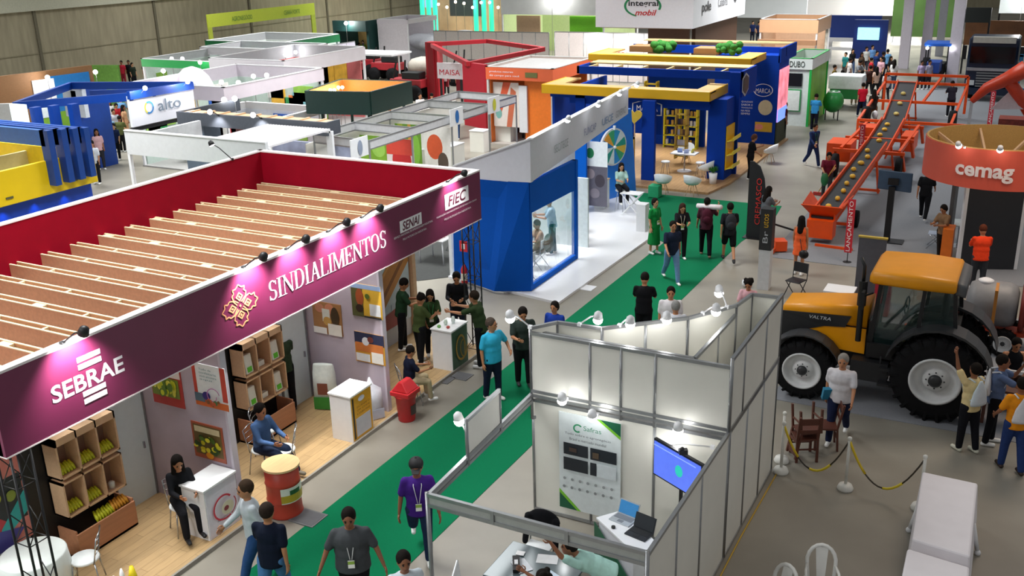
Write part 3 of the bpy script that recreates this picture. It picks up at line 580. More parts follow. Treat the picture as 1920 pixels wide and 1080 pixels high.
text('ALIMENTOS', (-10.765, 9.84, .3), (0, .34, 0), (0, 0, .04), mat('#6a4a50', .5), t_)
t_, _ = counter(-11.14, -10.66, 13.3, 13.96, 1.02, 'white counter with a yellow front panel behind the red bin', 0, [(full, '#e2a52c'), (rc(.04, .03, .12, .97), '#3a3020'), (circ(.5, .88, .16, .06), '#d8d6e6'), (rc(.16, .06, .9, .48), '#c7c4cc')])
for q, s_ in enumerate(('ESCANEIE O', 'QR CODE', 'E SAIBA MAIS')): text(s_, (-10.64, 13.45, .72-.07*q), (0, .4, 0), (0, 0, .04), mat('#7a4a20', .5), t_)
t_, _ = counter(-11.14, -10.64, 16.9, 17.58, 1.0, 'white counter with a dark green front and gold oval, staff gathered behind', 0, [(full, '#3f5f48')] + [(q, '#b8923c') for q in ring(.5, .5, .34, .34, .06)] + [(q, '#a5842f') for q in ring(.5, .5, .22, .24, .04)] + [(rc(.47, .3, .53, .7), '#b8923c')])
for q, (x, y, c, h_) in enumerate(((-10.95, 17.2, '#cfe0d0', .12), (-10.85, 17.35, '#d8e4e0', .16), (-10.8, 17.05, '#b8483c', .05), (-11.0, 17.0, '#6fae5a', .06))):
    b = B(); b.lathe((x, y, 1.0), [(.03, 0), (.045, h_*.5), (.03, h_)], mat(c, .3), 10); tag(b.build('cup'), ['pale green cup on the green-fronted counter', 'tall clear cup on the green-fronted counter', 'small red dish on the green-fronted counter', 'small green bowl on the green-fronted counter'][q], 'cup')
# barrel, bin, sacks
BR = mat('#b23a26', .45, var=.08, scale=5)
t = thing('barrel_table', 'red drum with a round pale wooden top and fruit label, by the stand edge', 'barrel', (-10.33, 10.95, 0)); x, y = -10.33, 10.95
b = B(); b.lathe((x, y, 0), [(.285, 0), (.295, .02), (.285, .05), (.28, .28), (.292, .3), (.28, .32), (.28, .58), (.292, .6), (.28, .62), (.285, .88)], BR, 28); b.build('drum', t)
b = B(); b.lathe((x, y, .88), [(.31, 0), (.31, .035)], mat('#e6c490', .4, var=.08, kind='wood'), 32, smooth=False); b.build('top', t)
b = B()
for i in range(10):
    a0 = -1.0+i*.17; a1 = a0+.17; q = [(x+.297*cos(a), y+.297*sin(a), z) for a, z in ((a0, .3), (a1, .3), (a1, .58), (a0, .58))]; b.poly(q, .004, mat('#d8dcd2', .4))
    q = [(x+.3*cos(a), y+.3*sin(a), z) for a, z in ((a0, .32), (a1, .32), (a1, .45), (a0, .45))]; b.poly(q, .003, mat('#b5a02c', .4)); 
    if 2 < i < 7: q = [(x+.3*cos(a), y+.3*sin(a), z) for a, z in ((a0, .45), (a1, .45), (a1, .53), (a0, .53))]; b.poly(q, .003, mat('#2f5a34', .4))
b.build('label_patch', t)
t = thing('swing_bin', 'red plastic swing-top bin on the concrete by the stand edge', 'bin', (-10.36, 14.66, 0)); x, y = -10.36, 14.66; RB = mat('#c8262e', .35, var=.04)
b = B(); b.lathe((x, y, 0), [(.165, 0), (.17, .02), (.2, .5), (.22, .52), (.22, .56)], mat('#b81f22', .4), 24); b.build('bucket', t)
b = B(); b.prism([(x-.22, y-.22), (x+.22, y-.22), (x+.22, y+.22), (x-.22, y+.22)], .56, .66, RB); b.prism([(x-.2, y-.2), (x+.2, y-.2), (x+.2, y+.2), (x-.2, y+.2)], .66, .86, RB, [(x-.05, y-.15), (x+.05, y-.15), (x+.05, y+.15), (x-.05, y+.15)]); b.build('lid', t, bevel=.02)
b = B(); a0 = -.5
for i in range(5): a = a0+i*.18; b.poly([(x+.197*cos(c), y+.197*sin(c), z) for c, z in ((a, .16), (a+.18, .16), (a+.18, .36), (a, .36))], .003, mat('#4a3a3a', .5))
b.build('label_patch', t)
def sack(x, y, z, w_, h_, rz, cols, lab, tip=0):
    t = thing('feed_sack', lab, 'sack', (x, y, z)); b = B(); R = M.Rotation(rz, 3, 'Z'); n = 12; prof = [(.9, 0), (1, .08), (1.0, .5), (.96, .8), (.86 if not tip else .35, .96), (.8 if not tip else .06, 1.0 if not tip else 1.2)]
    vs = []
    for r, hh in prof: vs += [V((x, y, z+hh*h_))+R @ V((w_/2*r*cos(2*pi*j/n), w_*(.32 if hh < .9 else .1)*r*sin(2*pi*j/n), 0)) for j in range(n)]
    k = len(prof); fs = [(i*n+j, i*n+(j+1) % n, (i+1)*n+(j+1) % n, (i+1)*n+j) for i in range(k-1) for j in range(n)]+[tuple(range(n-1, -1, -1)), tuple(range((k-1)*n, k*n))]
    b.add(vs, fs, mat(cols[0], .5, var=.06, bump=.3, scale=14), True); b.build('bag', t); b = B(); pm = V((x, y, z))+R @ V((0, -w_*.33, 0))
    for c, (a0, z0, a1, z1) in zip(cols[1:], ((-.4, .02, .4, .3), (-.2, .36, .22, .62))):
        b.poly([pm+R @ V((a*w_, -.012 if c is cols[1] else -.015, zz*h_)) for a, zz in ((a0, z0), (a1, z0), (a1, z1), (a0, z1))], .008, mat(c, .5))
    b.build('print', t); return t
p = G(628, 760); sack(-12.1, 14.35, .06, .5, .95, rad(20), ['#dfe6e0', '#3f9a3f', '#8a5040'], 'upright white feed sack with green base and brown animal print against the far partition')
sack(-10.98, 14.35, .06, .5, .72, rad(60), ['#d4d6e0', '#c2c6d8'], 'plump white sack with pointed blue top between counter and partition', 1)
b = B(); b.ball((-11.55, 14.35, .25), (.42, .25, .22), mat('#b8a878', .9, var=.3, scale=50, bump=.6), 14, 8); tag(b.build('hay_heap'), 'low heap of straw behind the yellow-fronted counter', 'straw')
# chairs and tables
def wire_chair(loc, rz, lab, grp):
    t = thing('wire_chair', lab, 'chair', (0, 0, 0), grp)
    b = B(); b.lathe((0, 0, .44), [(.2, 0), (.215, .02), (.2, .045)], mat('#e8ecec', .4), 20); b.build('seat', t)
    for i, (sx, sy) in enumerate(((-1, 1), (1, 1), (-1, -1), (1, -1))): b = B(); b.tube([(sx*.15, sy*.15, .44), (sx*.2, sy*.2, 0)], .011, CHROME, 6); b.build('leg', t)
    b = B(); b.tube([(-.18, -.15, .44), (-.2, -.24, .86), (0, -.27, .9), (.2, -.24, .86), (.18, -.15, .44)], .011, CHROME, 6)
    for z in (.6, .7, .8): b.tube([(-.19, -.19-.03*(z-.6)*5, z), (0, -.22-.03*(z-.6)*5, z), (.19, -.19-.03*(z-.6)*5, z)], .006, CHROME, 5)
    b.build('backrest', t); t.location = loc; t.rotation_euler = (0, 0, rz); return t
for i, (px, py, rz) in enumerate(((532, 848, 2.2), (500, 810, -1.1))):
    p = G(px, py, .46); wire_chair((p.x, p.y, .06), rz, ['white-seated metal chair right behind the red drum', 'white-seated metal chair beside the seated man in denim'][i], 'metal chairs on the wooden platform')
def cloth_table(x, y, z0, r, lab):
    t = thing('cloth_table', lab, 'table', (x, y, z0)); wc = mat('#dfe6e2', .6, var=.03)
    b = B(); vs = []; n = 48; prof = [(.02, .75), (r, .75), (r+.02, .73), (r+.03, .5), (r+.05, .28)]
    for i, (q, z) in enumerate(prof): vs += [(x+(q+(0 if i < 3 else .03*sin(9*2*pi*j/n)*(i-2)/2))*cos(2*pi*j/n), y+(q+(0 if i < 3 else .03*sin(9*2*pi*j/n)*(i-2)/2))*sin(2*pi*j/n), z0+z) for j in range(n)]
    b.add(vs, [(i*n+j, i*n+(j+1) % n, (i+1)*n+(j+1) % n, (i+1)*n+j) for i in range(4) for j in range(n)]+[tuple(range(n-1, -1, -1))], wc, True); b.build('tablecloth', t)
    b = B(); b.cyl((x, y, z0), .04, .74, CHROME); b.cyl((x, y, z0), .25, .02, CHROME); b.build('pedestal', t); return t
cloth_table(-12.0, 7.5, .06, .44, 'round table under a white cloth behind the near truss column')
wire_chair((-11.6, 8.02, .06), 2.3, 'metal chair with white seat draped beside the white-clothed round table', 'metal chairs on the wooden platform')
t = thing('produce_crate', 'small wooden crate at the bottom edge holding bottles and snack bags', 'crate', (*G(236, 1112, .3).xy, .06)); qc = G(236, 1112, .3); b = B()
b.box(qc.x-.2, qc.x+.2, qc.y-.28, qc.y+.28, .06, .3, WOODF); b.build('box', t); b = B(); b.box(qc.x-.21, qc.x+.21, qc.y-.29, qc.y+.29, .3, .32, PLE); b.build('rim', t)
for i, (dx, dy, c, hh) in enumerate(((-.12, -.2, '#e6e6ea', .24), (-.12, -.06, '#e4e4ea', .27), (-.12, .08, '#f0eef0', .3), (-.06, .21, '#e8d01c', .28), (.08, -.14, '#b8d04a', .2), (.1, .1, '#5a5a50', .2))):
    x_, y_ = qc.x+dx, qc.y+dy; b = B()
    b.lathe((x_, y_, .32), [(.045, 0), (.05, .05), (.04, hh*.7), (.015, hh)] if i < 3 else [(.05, 0), (.075, .1), (.03, hh)], mat(c, .4), 12, sy=.8)
    tag(b.build('snack_bag' if i > 2 else 'bottle'), ['left of three white bottles in the crate at the bottom edge', 'middle of three white bottles in the crate at the bottom edge', 'right and tallest of three white bottles in the crate at the bottom edge', 'yellow snack bag beside the white bottles', 'lime green snack bag before the white bottles', 'grey snack bag before the yellow one'][i], 'bag' if i > 2 else 'bottle')
# ------------------------------------------------------------------ aluminium and panel booth in the foreground
def rails(b, p, q, z, h=.05, w_=.05, mt=ALU): b.bar((p[0], p[1], z), (q[0], q[1], z), w_, h, mt)
def panel_run(parent, p, q, z0, z1, cuts, mid=(), t=.016, pm=PANEL, posts=True, zp=None):
    p = V((p[0], p[1], 0)); q = V((q[0], q[1], 0)); b = None
    for i in range(len(cuts)-1):
        a = p.lerp(q, cuts[i]); c = p.lerp(q, cuts[i+1]); b = B(); b.slab(a, c, z0+.02, z1-.02, t, pm); b.build('panel', parent)
    b = B()
    for z in (z0+.02, z1-.02)+tuple(mid): rails(b, p, q, z)
    b.build('rail', parent)
    if posts:
        for c in cuts: a = p.lerp(q, c); b = B(); b.cyl((a.x, a.y, z0 if zp is None else zp), .027, z1-(z0 if zp is None else zp), ALU, 8, smooth=True); b.build('post', parent)
bo = thing('panel_booth', 'white panel booth with aluminium rails and a raised back room, in the foreground', 'booth', (-5, 12.6, 0))
BX0, BX1 = -6.58, -3.39
L = 3.32
panel_run(bo, (BX1, 9.43), (BX1, 12.75), .02, 2.17, [0, .316, .62, 1])
panel_run(bo, (BX1, 12.8), (BX1, 15.66), .02, 2.17, [0, .33, .67, 1]); panel_run(bo, (BX1, 12.75), (BX1, 15.66), 2.17, 3.33, [0, .23, .66, 1])
panel_run(bo, (BX0, 12.76), (BX1, 12.76), 2.1, 3.2, [0, .317, .475, .645, 1], (2.2,), zp=2.0)
panel_run(bo, (BX0, 12.8), (BX1, 12.8), .02, 2.04, [0, .317, .645, 1])
rg = [(-6.58, 12.76), (-6.3, 13.15), (-5.56, 13.2), (-4.5, 14.15), (-3.97, 15.0), (-3.88, 15.62), (-3.39, 15.66)]
for i in range(len(rg)-1): panel_run(bo, rg[i], rg[i+1], 1.7 if i < 5 else .02, 3.28, [0, .5, 1] if i in (2,) else [0, 1])
panel_run(bo, (-6.55, 12.95), (-4.0, 12.95), 2.9, 3.15, [0, .35, .75, 1]); panel_run(bo, (-4.0, 12.95), (-3.95, 14.9), 2.2, 3.15, [0, .55, 1])
b = B(); b.box(-6.5, -3.45, 12.85, 13.15, 2.04, 2.06, PANEL); b.prism([(-5.5, 13.15), (-3.45, 13.15), (-3.45, 15.6), (-3.9, 15.6), (-4.5, 14.15)], 2.04, 2.06, mat('#b9b3b6', .6)); b.build('ceiling_panel', bo)
for x, y, sx, sy, rz, nm in ((-3.85, 13.9, .08, .5, -.3, 'left'), (-3.65, 13.7, .07, .4, .4, 'right')):
    b = B(); b.cb((x, y, 2.11), sx, sy, .1, BLACK, rz); tag(b.build('cable_tray'), '%s of two black cable ducts lying on top of the panel booth back room' % nm, 'duct')
# front and side beams of the open part
def beam(parent, p, q, z0, z1, cuts):
    b = B(); rails(b, p, q, z0+.02); rails(b, p, q, z1-.02); b.build('rail', parent)
    P_, Q_ = V((*p, 0)), V((*q, 0))
    for i in range(len(cuts)-1): b = B(); b.slab(P_.lerp(Q_, cuts[i]), P_.lerp(Q_, cuts[i+1]), z0, z1, .012, mat('#a9aca9', .45, .3)); b.build('panel', parent)
    for c in cuts[1:-1]: a = P_.lerp(Q_, c); b = B(); b.box(a.x-.025, a.x+.025, a.y-.03, a.y+.03, z0, z1, ALU); b.build('post', parent)
beam(bo, (-6.42, 9.43), (BX1, 9.43), 2.0, 2.19, [0, .32, .66, 1]); beam(bo, (-6.44, 9.43), (BX0, 12.76), 2.0, 2.15, [0, .34, .66, 1])
b = B(); b.cyl((-6.43, 9.43, 0), .03, 2.2, ALU, 10, smooth=True); b.build('post', bo)
b = B(); b.cyl((BX1, 9.43, 0), .03, 2.2, ALU, 10, smooth=True); b.build('post', bo)
panel_run(bo, (-6.48, 10.57), (-6.53, 11.62), 2.13, 2.72, [0, 1], zp=2.0)
for i, (px, py, tx, ty, z) in enumerate(((1090, 595, 1100, 610, 3.4), (1168, 600, 1150, 610, 3.4), (1250, 600, 1250, 610, 3.4), (1325, 577, 1330, 585, 3.4), (1358, 558, 1385, 560, 3.4), (978, 607, 1010, 590, 3.45))):
    h = G(px, py, z); bs = G(tx, ty, 3.28)
    near = min(((V((*rg[k], 0)).lerp(V((*rg[k+1], 0)), u/10)) for k in range(6) for u in range(11)), key=lambda q: (q-V((h.x, h.y, 0))).length)
    bs = V((near.x, near.y, 3.28)); hd = bs + V((h.x-bs.x, h.y-bs.y, 0)).normalized()*.32 + V((0, 0, .2)) if i < 5 else bs+V((-.3, -.1, .2))
    arm_lamp(bs, hd, hd+V((0, 0, -1))+(bs-hd)*.2, 'white arm lamp on the curved booth top, %s' % ['above the first bend', 'second from the left', 'third from the left', 'fourth from the left', 'furthest right', 'at the far left corner'][i], 4, colr=WHITE, pt=True, group='lamps on the curved booth top')
for i, (x, z, lb) in enumerate(((-5.95, 2.3, 'above the banner left corner'), (-5.45, 2.12, 'above the banner right corner'), (-4.1, 2.2, 'above the tilted screen'))):
    arm_lamp((x, 12.74, z-.1), (x+.05, 12.45, z+.06), (x, 12.6, 1.0), 'white rail lamp on the booth front, '+lb, 3, colr=WHITE, pt=True)
arm_lamp((-6.5, 10.75, 2.15), (-6.75, 10.8, 2.6), (-6.5, 10.8, 1.5), 'white arm lamp reaching out from the low side panel of the booth', 5, colr=WHITE, pt=True)
arm_lamp((-3.6, 12.7, 1.9), (-4.25, 12.5, 1.88), (-4.3, 12.6, 1.0), 'white clamp lamp beside the tilted blue screen', 3, colr=WHITE, pt=True)
# banner
GR, LG = mat('#0f5a3c', .5), mat('#78c22e', .5); scr = '#20262e'
it = [(full, '#dde6e8'), ([(0, 0), (.3, 0), (0, .16)], GR), ([(0, .16), (.3, 0), (.36, 0), (0, .2)], LG), ([(.68, 1), (1, 1), (1, .87)], GR), ([(.62, 1), (.68, 1), (1, .87), (1, .84)], LG)]
it += [(rc(*q), scr) for q in ((.08, .58, .48, .7), (.52, .58, .94, .7), (.08, .42, .48, .55), (.52, .42, .62, .55))] + [(rc(.63, .42, .94, .55), '#cfd8dc'), (rc(.56, .6, .66, .66), '#5a4a3a'), (rc(.18, .62, .3, .66), '#4a3a34')]
it += [(circ(.1+.13*k, .33, .025, .016, 8), '#9aa0a2') for k in range(7)] + [(circ(.1+.13*k, .25, .025, .016, 8), '#8a9092') for k in range(7)]
it += [(q, '#1c8a5c') for q in ring(.34, .89, .07, .04, .025, .5, 5.5, 14, .6)]
bn = poster('hanging_banner', (-6.1, 12.76, .22), (1.05, 0, 0), (0, 0, 1.72), it, None, 'tall white agribusiness banner with four dark screens and green corners on the booth wall', 'banner')
text('Safras', (-5.66, 12.72, 1.71), (.3, 0, 0), (0, 0, .08), mat('#3a8a6c', .5), bn); text('Tudo sobre o agronegócio', (-5.98, 12.72, 1.58), (.78, 0, 0), (0, 0, .05), mat('#44505a', .5), bn); text('Brasil e mercado mundial', (-5.9, 12.72, 1.5), (.62, 0, 0), (0, 0, .045), mat('#44505a', .5), bn)
# tilted screen on a pole
t = thing('screen_stand', 'large blue screen on a black pole, tilted beside the booth side wall', 'screen', (-3.95, 12.1, 0))
a0, a1 = V((-4.38, 12.42, 0)), V((-3.5, 11.95, 0)); dd = (a1-a0); nn = V((-dd.y, dd.x, 0)).normalized()*-1
b = B(); b.slab(a0, a1, 1.42, 2.02, .05, BLACK); s0 = b.build('screen_frame', t)
if nn.y > 0: nn = -nn
sc_ = poster('display', a0+V((0, 0, 1.45))+nn*.03+dd*.02, dd*.96, (0, 0, .54), [(full, mat('#4a63c8', .3, emit=.9)), (circ(.55, .5, .08, .17), mat('#1fa89a', .3, emit=.8)), (rc(.0, .88, .9, .91), mat('#7f98e8', .3, emit=.8))], t, t=.006)
b = B(); b.cyl((-3.9, 12.22, 0), .03, 1.7, BLACK, 10); b.cyl((-3.9, 12.22, 0), .22, .02, BLACK, 16); b.build('pole', t)
b = B(); b.cb((-3.85, 12.1, 2.07), .12, .08, .07, BLACK, .5); b.ball((-3.85, 12.05, 2.13), .035, BLACK); b.build('webcam', t)
# corner desk with laptops
dk = [G(1118, 970, .9), G(1168, 956, .9), G(1229, 1015, .9), G(1226, 1032, .9), G(1188, 1036, .9)]; dk = [(min(p.x, -3.44), p.y) for p in dk][::-1]
t = thing('corner_desk', 'white wedge-shaped desk with green edge holding two laptops inside the booth', 'desk', (-4.4, 11.5, 0))
b = B(); b.prism(dk, .87, .9, mat('#eef1f4', .35, var=.01)); b.build('top', t); cxx = sum(p[0] for p in dk)/5; cyy = sum(p[1] for p in dk)/5
b = B(); b.prism([(p[0]*.92+cxx*.08, p[1]*.92+cyy*.08) for p in dk], 0, .87, mat('#d9dbe2', .5)); b.build('cabinet', t)
e0, e1 = V((dk[0][0], dk[0][1], 0)), V((dk[4][0], dk[4][1], 0)); b = B(); b.poly([e1+V((-.02, -.03, .05)), e0+V((-.02, -.03, .05)), e0+V((-.02, -.03, .4)), e1+V((-.02, -.03, .84))], .01, GR); b.build('front_panel', t)
def laptop(px, py, rz, cols, lab, z=.9):
    p = G(px, py, z+.01); t = thing('laptop', lab, 'laptop', (0, 0, 0)); b = B(); b.box(-.17, .17, -.12, .12, 0, .018, mat(cols[0], .4, .4)); b.box(-.15, .15, -.02, .1, .018, .021, mat(cols[1], .6)); b.box(-.045, .045, -.1, -.035, .018, .021, mat(cols[1], .5)); b.build('base', t)
    b = B(); b.cb((0, .16, .115), .34, .012, .22, mat(cols[0], .4, .4), rx=-.35); b.build('lid', t); b = B(); b.cb((0, .153, .116), .31, .008, .19, mat(cols[2], .3, emit=.5 if cols[2] != '#2a2e33' else 0), rx=-.35); b.build('display', t)
    t.location = (p.x, p.y, z+.002); t.rotation_euler = (0, 0, rz)
laptop(1168, 974, rad(-12), ['#b9c0c6', '#7a8086', '#2f6ea0'], 'silver laptop with blue screen on the wedge-shaped desk'); laptop(1198, 1001, rad(-12), ['#2f3338', '#1c1f22', '#2a2e33'], 'black laptop on the wedge-shaped desk')
b = B(); b.cyl((*G(1150, 990, .9).xy, .9), .03, .03, BLACK, 12); tag(b.build('webcam_puck'), 'small round black device on the wedge-shaped desk', 'device')
# table with glass top, papers
t = thing('meeting_table', 'dark glass-topped table with papers at the bottom edge inside the booth', 'table', (-5.25, 10.35, 0))
b = B(); b.box(-5.95, -4.75, 9.95, 10.85, .72, .75, mat('#59656a', .15, .1, var=.02)); b.build('top', t, bevel=.01)
for x, y in ((-5.85, 10.05), (-4.85, 10.05), (-5.85, 10.75), (-4.85, 10.75)): b = B(); b.cyl((x, y, 0), .022, .72, CHROME, 8); b.build('leg', t)
random.seed(3)
for i, (x, y, sx, sy, rz, c) in enumerate(((-5.3, 10.65, .3, .21, .3, '#e8e9ea'), (-5.55, 10.35, .21, .3, .9, '#e2e6ec'), (-5.1, 10.25, .21, .3, -.4, '#cfdcec'), (-5.7, 10.6, .12, .1, .2, '#eeeeee'))):
    b = B(); b.cb((x, y, .754+.004*i), sx, sy, .004, mat(c, .6), rz); tag(b.build('paper_sheet'), ['white sheet at the far edge of the glass-topped table', 'pale sheet on the left part of the glass-topped table', 'light blue sheet on the right part of the glass-topped table', 'small white card on the glass-topped table'][i], 'paper')
b = B(); b.cb((-5.62, 10.32, .785), .1, .34, .05, BLACK, .5); b.cb((-5.62, 10.32, .815), .05, .1, .02, WHITE, .5); tag(b.build('pencil_case'), 'black pouch with white marks on the glass-topped table', 'pouch')
def folding_chair(loc, rz, c, lab, grp=None, fr=CHROME):
    t = thing('folding_chair', lab, 'chair', (0, 0, 0), grp); cm = mat(c, .5); b = B(); b.box(-.2, .2, -.2, .2, .43, .46, cm); b.build('seat', t, bevel=.02)
    b = B(); b.cb((0, -.23, .74), .4, .025, .26, cm, rx=.12); b.build('backrest', t, bevel=.01)
    for sx in (-1, 1):
        b = B(); b.tube([(sx*.2, -.24, .86), (sx*.2, -.2, .45), (sx*.21, .22, 0)], .012, fr, 6); b.build('leg', t); b = B(); b.tube([(sx*.2, .15, .44), (sx*.21, -.26, 0)], .012, fr, 6); b.build('leg', t)
    t.location = loc; t.rotation_euler = (0, 0, rz); return t
folding_chair((-5.75, 11.2, 0), pi, '#e9ecee', 'white chair at the far side of the glass-topped table'); folding_chair((-6.05, 9.85, 0), -1.2, '#e9ecee', 'white chair at the left corner of the glass-topped table')
t = thing('jacket', 'black jacket draped over the white chair by the banner', 'jacket', (-5.75, 11.45, .5)); b = B(); b.ball((-5.75, 11.47, .8), (.27, .09, .17), mat('#131418', .9, bump=.3), 14, 8); b.cap((-5.98, 11.4, .85), (-6.0, 11.32, .45), .06, .05, mat('#131418', .9, bump=.3)); b.cap((-5.52, 11.4, .85), (-5.5, 11.32, .45), .06, .05, mat('#131418', .9, bump=.3)); blob(b, 'cloth', t, .02)
# floor cable along the booth
b = B(); b.tube([(-3.3, 9, .012), (-3.28, 11, .012), (-3.3, 13.5, .012), (-3.27, 15.6, .012)], .012, mat('#caa22c', .5), 6); tag(b.build('floor_cable'), 'yellow cable running along the foot of the booth side wall', 'cable')
# ------------------------------------------------------------------ right foreground: barrier, table, chairs
def stanchion(x, y, lab):
    t = thing('barrier_post', lab, 'barrier post', (x, y, 0), 'white barrier posts with chains'); W2 = mat('#dcdcd6', .5)
    b = B(); b.lathe((x, y, 0), [(.13, 0), (.135, .03), (.11, .09), (.03, .11)], W2, 20); b.build('base', t)
    b = B(); b.lathe((x, y, .1), [(.026, 0), (.026, .84)], W2, 12); b.build('pole', t); b = B(); b.lathe((x, y, .93), [(.026, 0), (.036, .02), (.036, .05), (.02, .065)], W2, 12); b.build('cap', t)
sp = [(-3.22, 15.72), (-2.11, 15.62), (-.92, 15.5)]
stanchion(*sp[0], 'white barrier post right against the booth side wall'); stanchion(*sp[1], 'middle white barrier post between the two hanging chains'); stanchion(*sp[2], 'white barrier post behind the white-clothed table')
stanchion(-3.3, 16.1, 'white barrier post standing just behind the one at the booth wall')
for i in (0, 1):
    p, q = V((*sp[i], .93)), V((*sp[i+1], .93)); pts = [p.lerp(q, k/16)+V((0, 0, -1.45*(1-(2*k/16-1)**2)*.5)) for k in range(17)]
    pts = [V((a.x, a.y, max(a.z, .16))) for a in pts]
    t = thing('barrier_chain', ['yellow and black plastic rope hanging from the booth wall post to the middle post', 'yellow and black plastic rope hanging from the middle post to the post by the table'][i], 'rope', pts[8])
    for s0, s1, c in ((0, 4, '#d6b81e'), (4, 8, '#3a3226'), (8, 12, '#d2bc22'), (12, 16, '#352d22')) if i else ((0, 4, '#d6b81e'), (4, 7, '#2e281f'), (7, 12, '#d2bc22'), (12, 16, '#352d22')):
        b = B(); b.tube(pts[s0:s1+1], .022 if c[1] == 'd' else .014, mat(c, .5), 8); b.build('segment', t)
t = thing('cloth_table', 'long table under a white cloth at the lower right corner', 'table', (-.45, 14, 0)); wc = mat('#e9e5ea', .7, var=.03, scale=3)
tx = [G(1706, 885, .75), G(1834, 905, .75)]; 
b = B(); ta = [(-.93, 15.4), (-.12, 15.38), (-.06, 13.25), (-.83, 13.35)]; tb = [(-.97, 15.44), (-.06, 15.42), (-.0, 13.2), (-.88, 13.3)]
b.prism(tb[::-1], .12, .75, wc, ta[::-1]); b.build('tablecloth', t, bevel=.03)
for x, y in ((-.98, 14.75), (.02, 14.55)): b = B(); b.tube([(x*.8-.1, y, .5), (x, y, .03)], .03, WHITE, 8); b.ball((x, y, .03), .05, WHITE); b.build('leg', t)
t = thing('cloth_table', 'second white-clothed table at the bottom edge of the lower right corner', 'table', (-.4, 12.4, 0)); b = B()
ta = [(-.86, 13.1), (-.05, 13.0), (.05, 11), (-.8, 11)]; b.prism([(a-.03 if a < -.4 else a+.03, c) for a, c in ta][::-1], .12, .74, wc, ta[::-1]); b.build('tablecloth', t, bevel=.03)
def plastic_chair(loc, rz, c, lab, grp=None, sc=1., brown=False):
    t = thing('plastic_chair', lab, 'chair', (0, 0, 0), grp); cm = mat(c, .4, var=.04); b = B(); b.prism([(-.2, -.19), (.2, -.19), (.23, .22), (-.23, .22)], .41, .44, cm); b.build('seat', t, bevel=.02)
    b = B(); pts = [(-.2, -.16, .42)] + [(.225*sin(rad(a)), -.24-.06*cos(rad(a)), .66+.23*cos(rad(a))) for a in range(-100, 101, 20)] + [(.2, -.16, .42)]; b.tube([(x_*.86, y_, z_) for x_, y_, z_ in pts], .027, cm, 8)
    b.poly([(-.055, -.17, .44), (.055, -.17, .44), (.085, -.3, .86), (-.085, -.3, .86)], .018, cm); b.build('backrest', t)
    for sx, sy in ((-1, 1), (1, 1), (-1, -1), (1, -1)): b = B(); b.bar((sx*.2, sy*.17, .43), (sx*.25, sy*.24, 0), .045, .035, cm); b.build('leg', t)
    for sx in (-1, 1): b = B(); b.tube([(sx*.19, -.22, .62), (sx*.22, 0, .64), (sx*.22, .18, .62), (sx*.2, .2, .43)], .02, cm, 6); b.build('armrest', t)
    t.location = loc; t.rotation_euler = (0, 0, rz); return t
plastic_chair((-1.83, 12.15, 0), rad(195), '#dededa', 'white plastic armchair with an oval back at the bottom edge', 'white plastic armchairs at the bottom edge'); plastic_chair((-2.35, 11.5, 0), rad(150), '#dededa', 'white plastic armchair cut by the bottom edge, only its back top showing', 'white plastic armchairs at the bottom edge')
# upturned brown wooden chairs
def wood_chair(c='#5a2f22'):
    t = thing('wooden_chair', 'x', 'chair'); m_ = mat(c, .5, var=.15, kind='wood'); b = B(); b.box(-.2, .2, -.2, .2, .42, .45, m_); b.build('seat', t)
    for sx in (-1, 1):
        b = B(); b.bar((sx*.18, .18, 0), (sx*.18, .18, .43), .045, .035, m_); b.build('leg', t); b = B(); b.bar((sx*.18, -.22, 0), (sx*.18, -.19, .45), .045, .035, m_); b.bar((sx*.18, -.19, .45), (sx*.18, -.28, .92), .045, .035, m_); b.build('leg', t)
    b = B(); b.bar((-.18, -.26, .82), (.18, -.26, .82), .12, .02, m_, (0, 1, 0)); b.bar((-.18, -.23, .62), (.18, -.23, .62), .06, .02, m_, (0, 1, 0)); b.build('backrest', t)
    b = B(); b.bar((-.18, .18, .2), (.18, .18, .2), .03, .02, m_); b.bar((-.18, -.2, .25), (.18, -.2, .25), .03, .02, m_); b.build('stretcher', t); return t
w1 = wood_chair(); w1.location = (-3.0, 16.45, 0); w1.rotation_euler = (0, 0, .5); tag(w1, 'brown wooden chair, lower of the two stacked behind the barrier posts', 'chair', 'stacked brown chairs')
w2 = copy_tree(w1); w2['label'] = 'upturned brown wooden chair, upper of the two stacked, legs in the air'; w2.location = (-2.98, 16.5, .98); w2.rotation_euler = (pi, .05, 2.2)
w3 = copy_tree(w1); w3['label'] = 'brown wooden chair close behind the stacked pair near the man in white'; w3.location = (-2.75, 17.0, 0); w3.rotation_euler = (0, 0, 1.9)
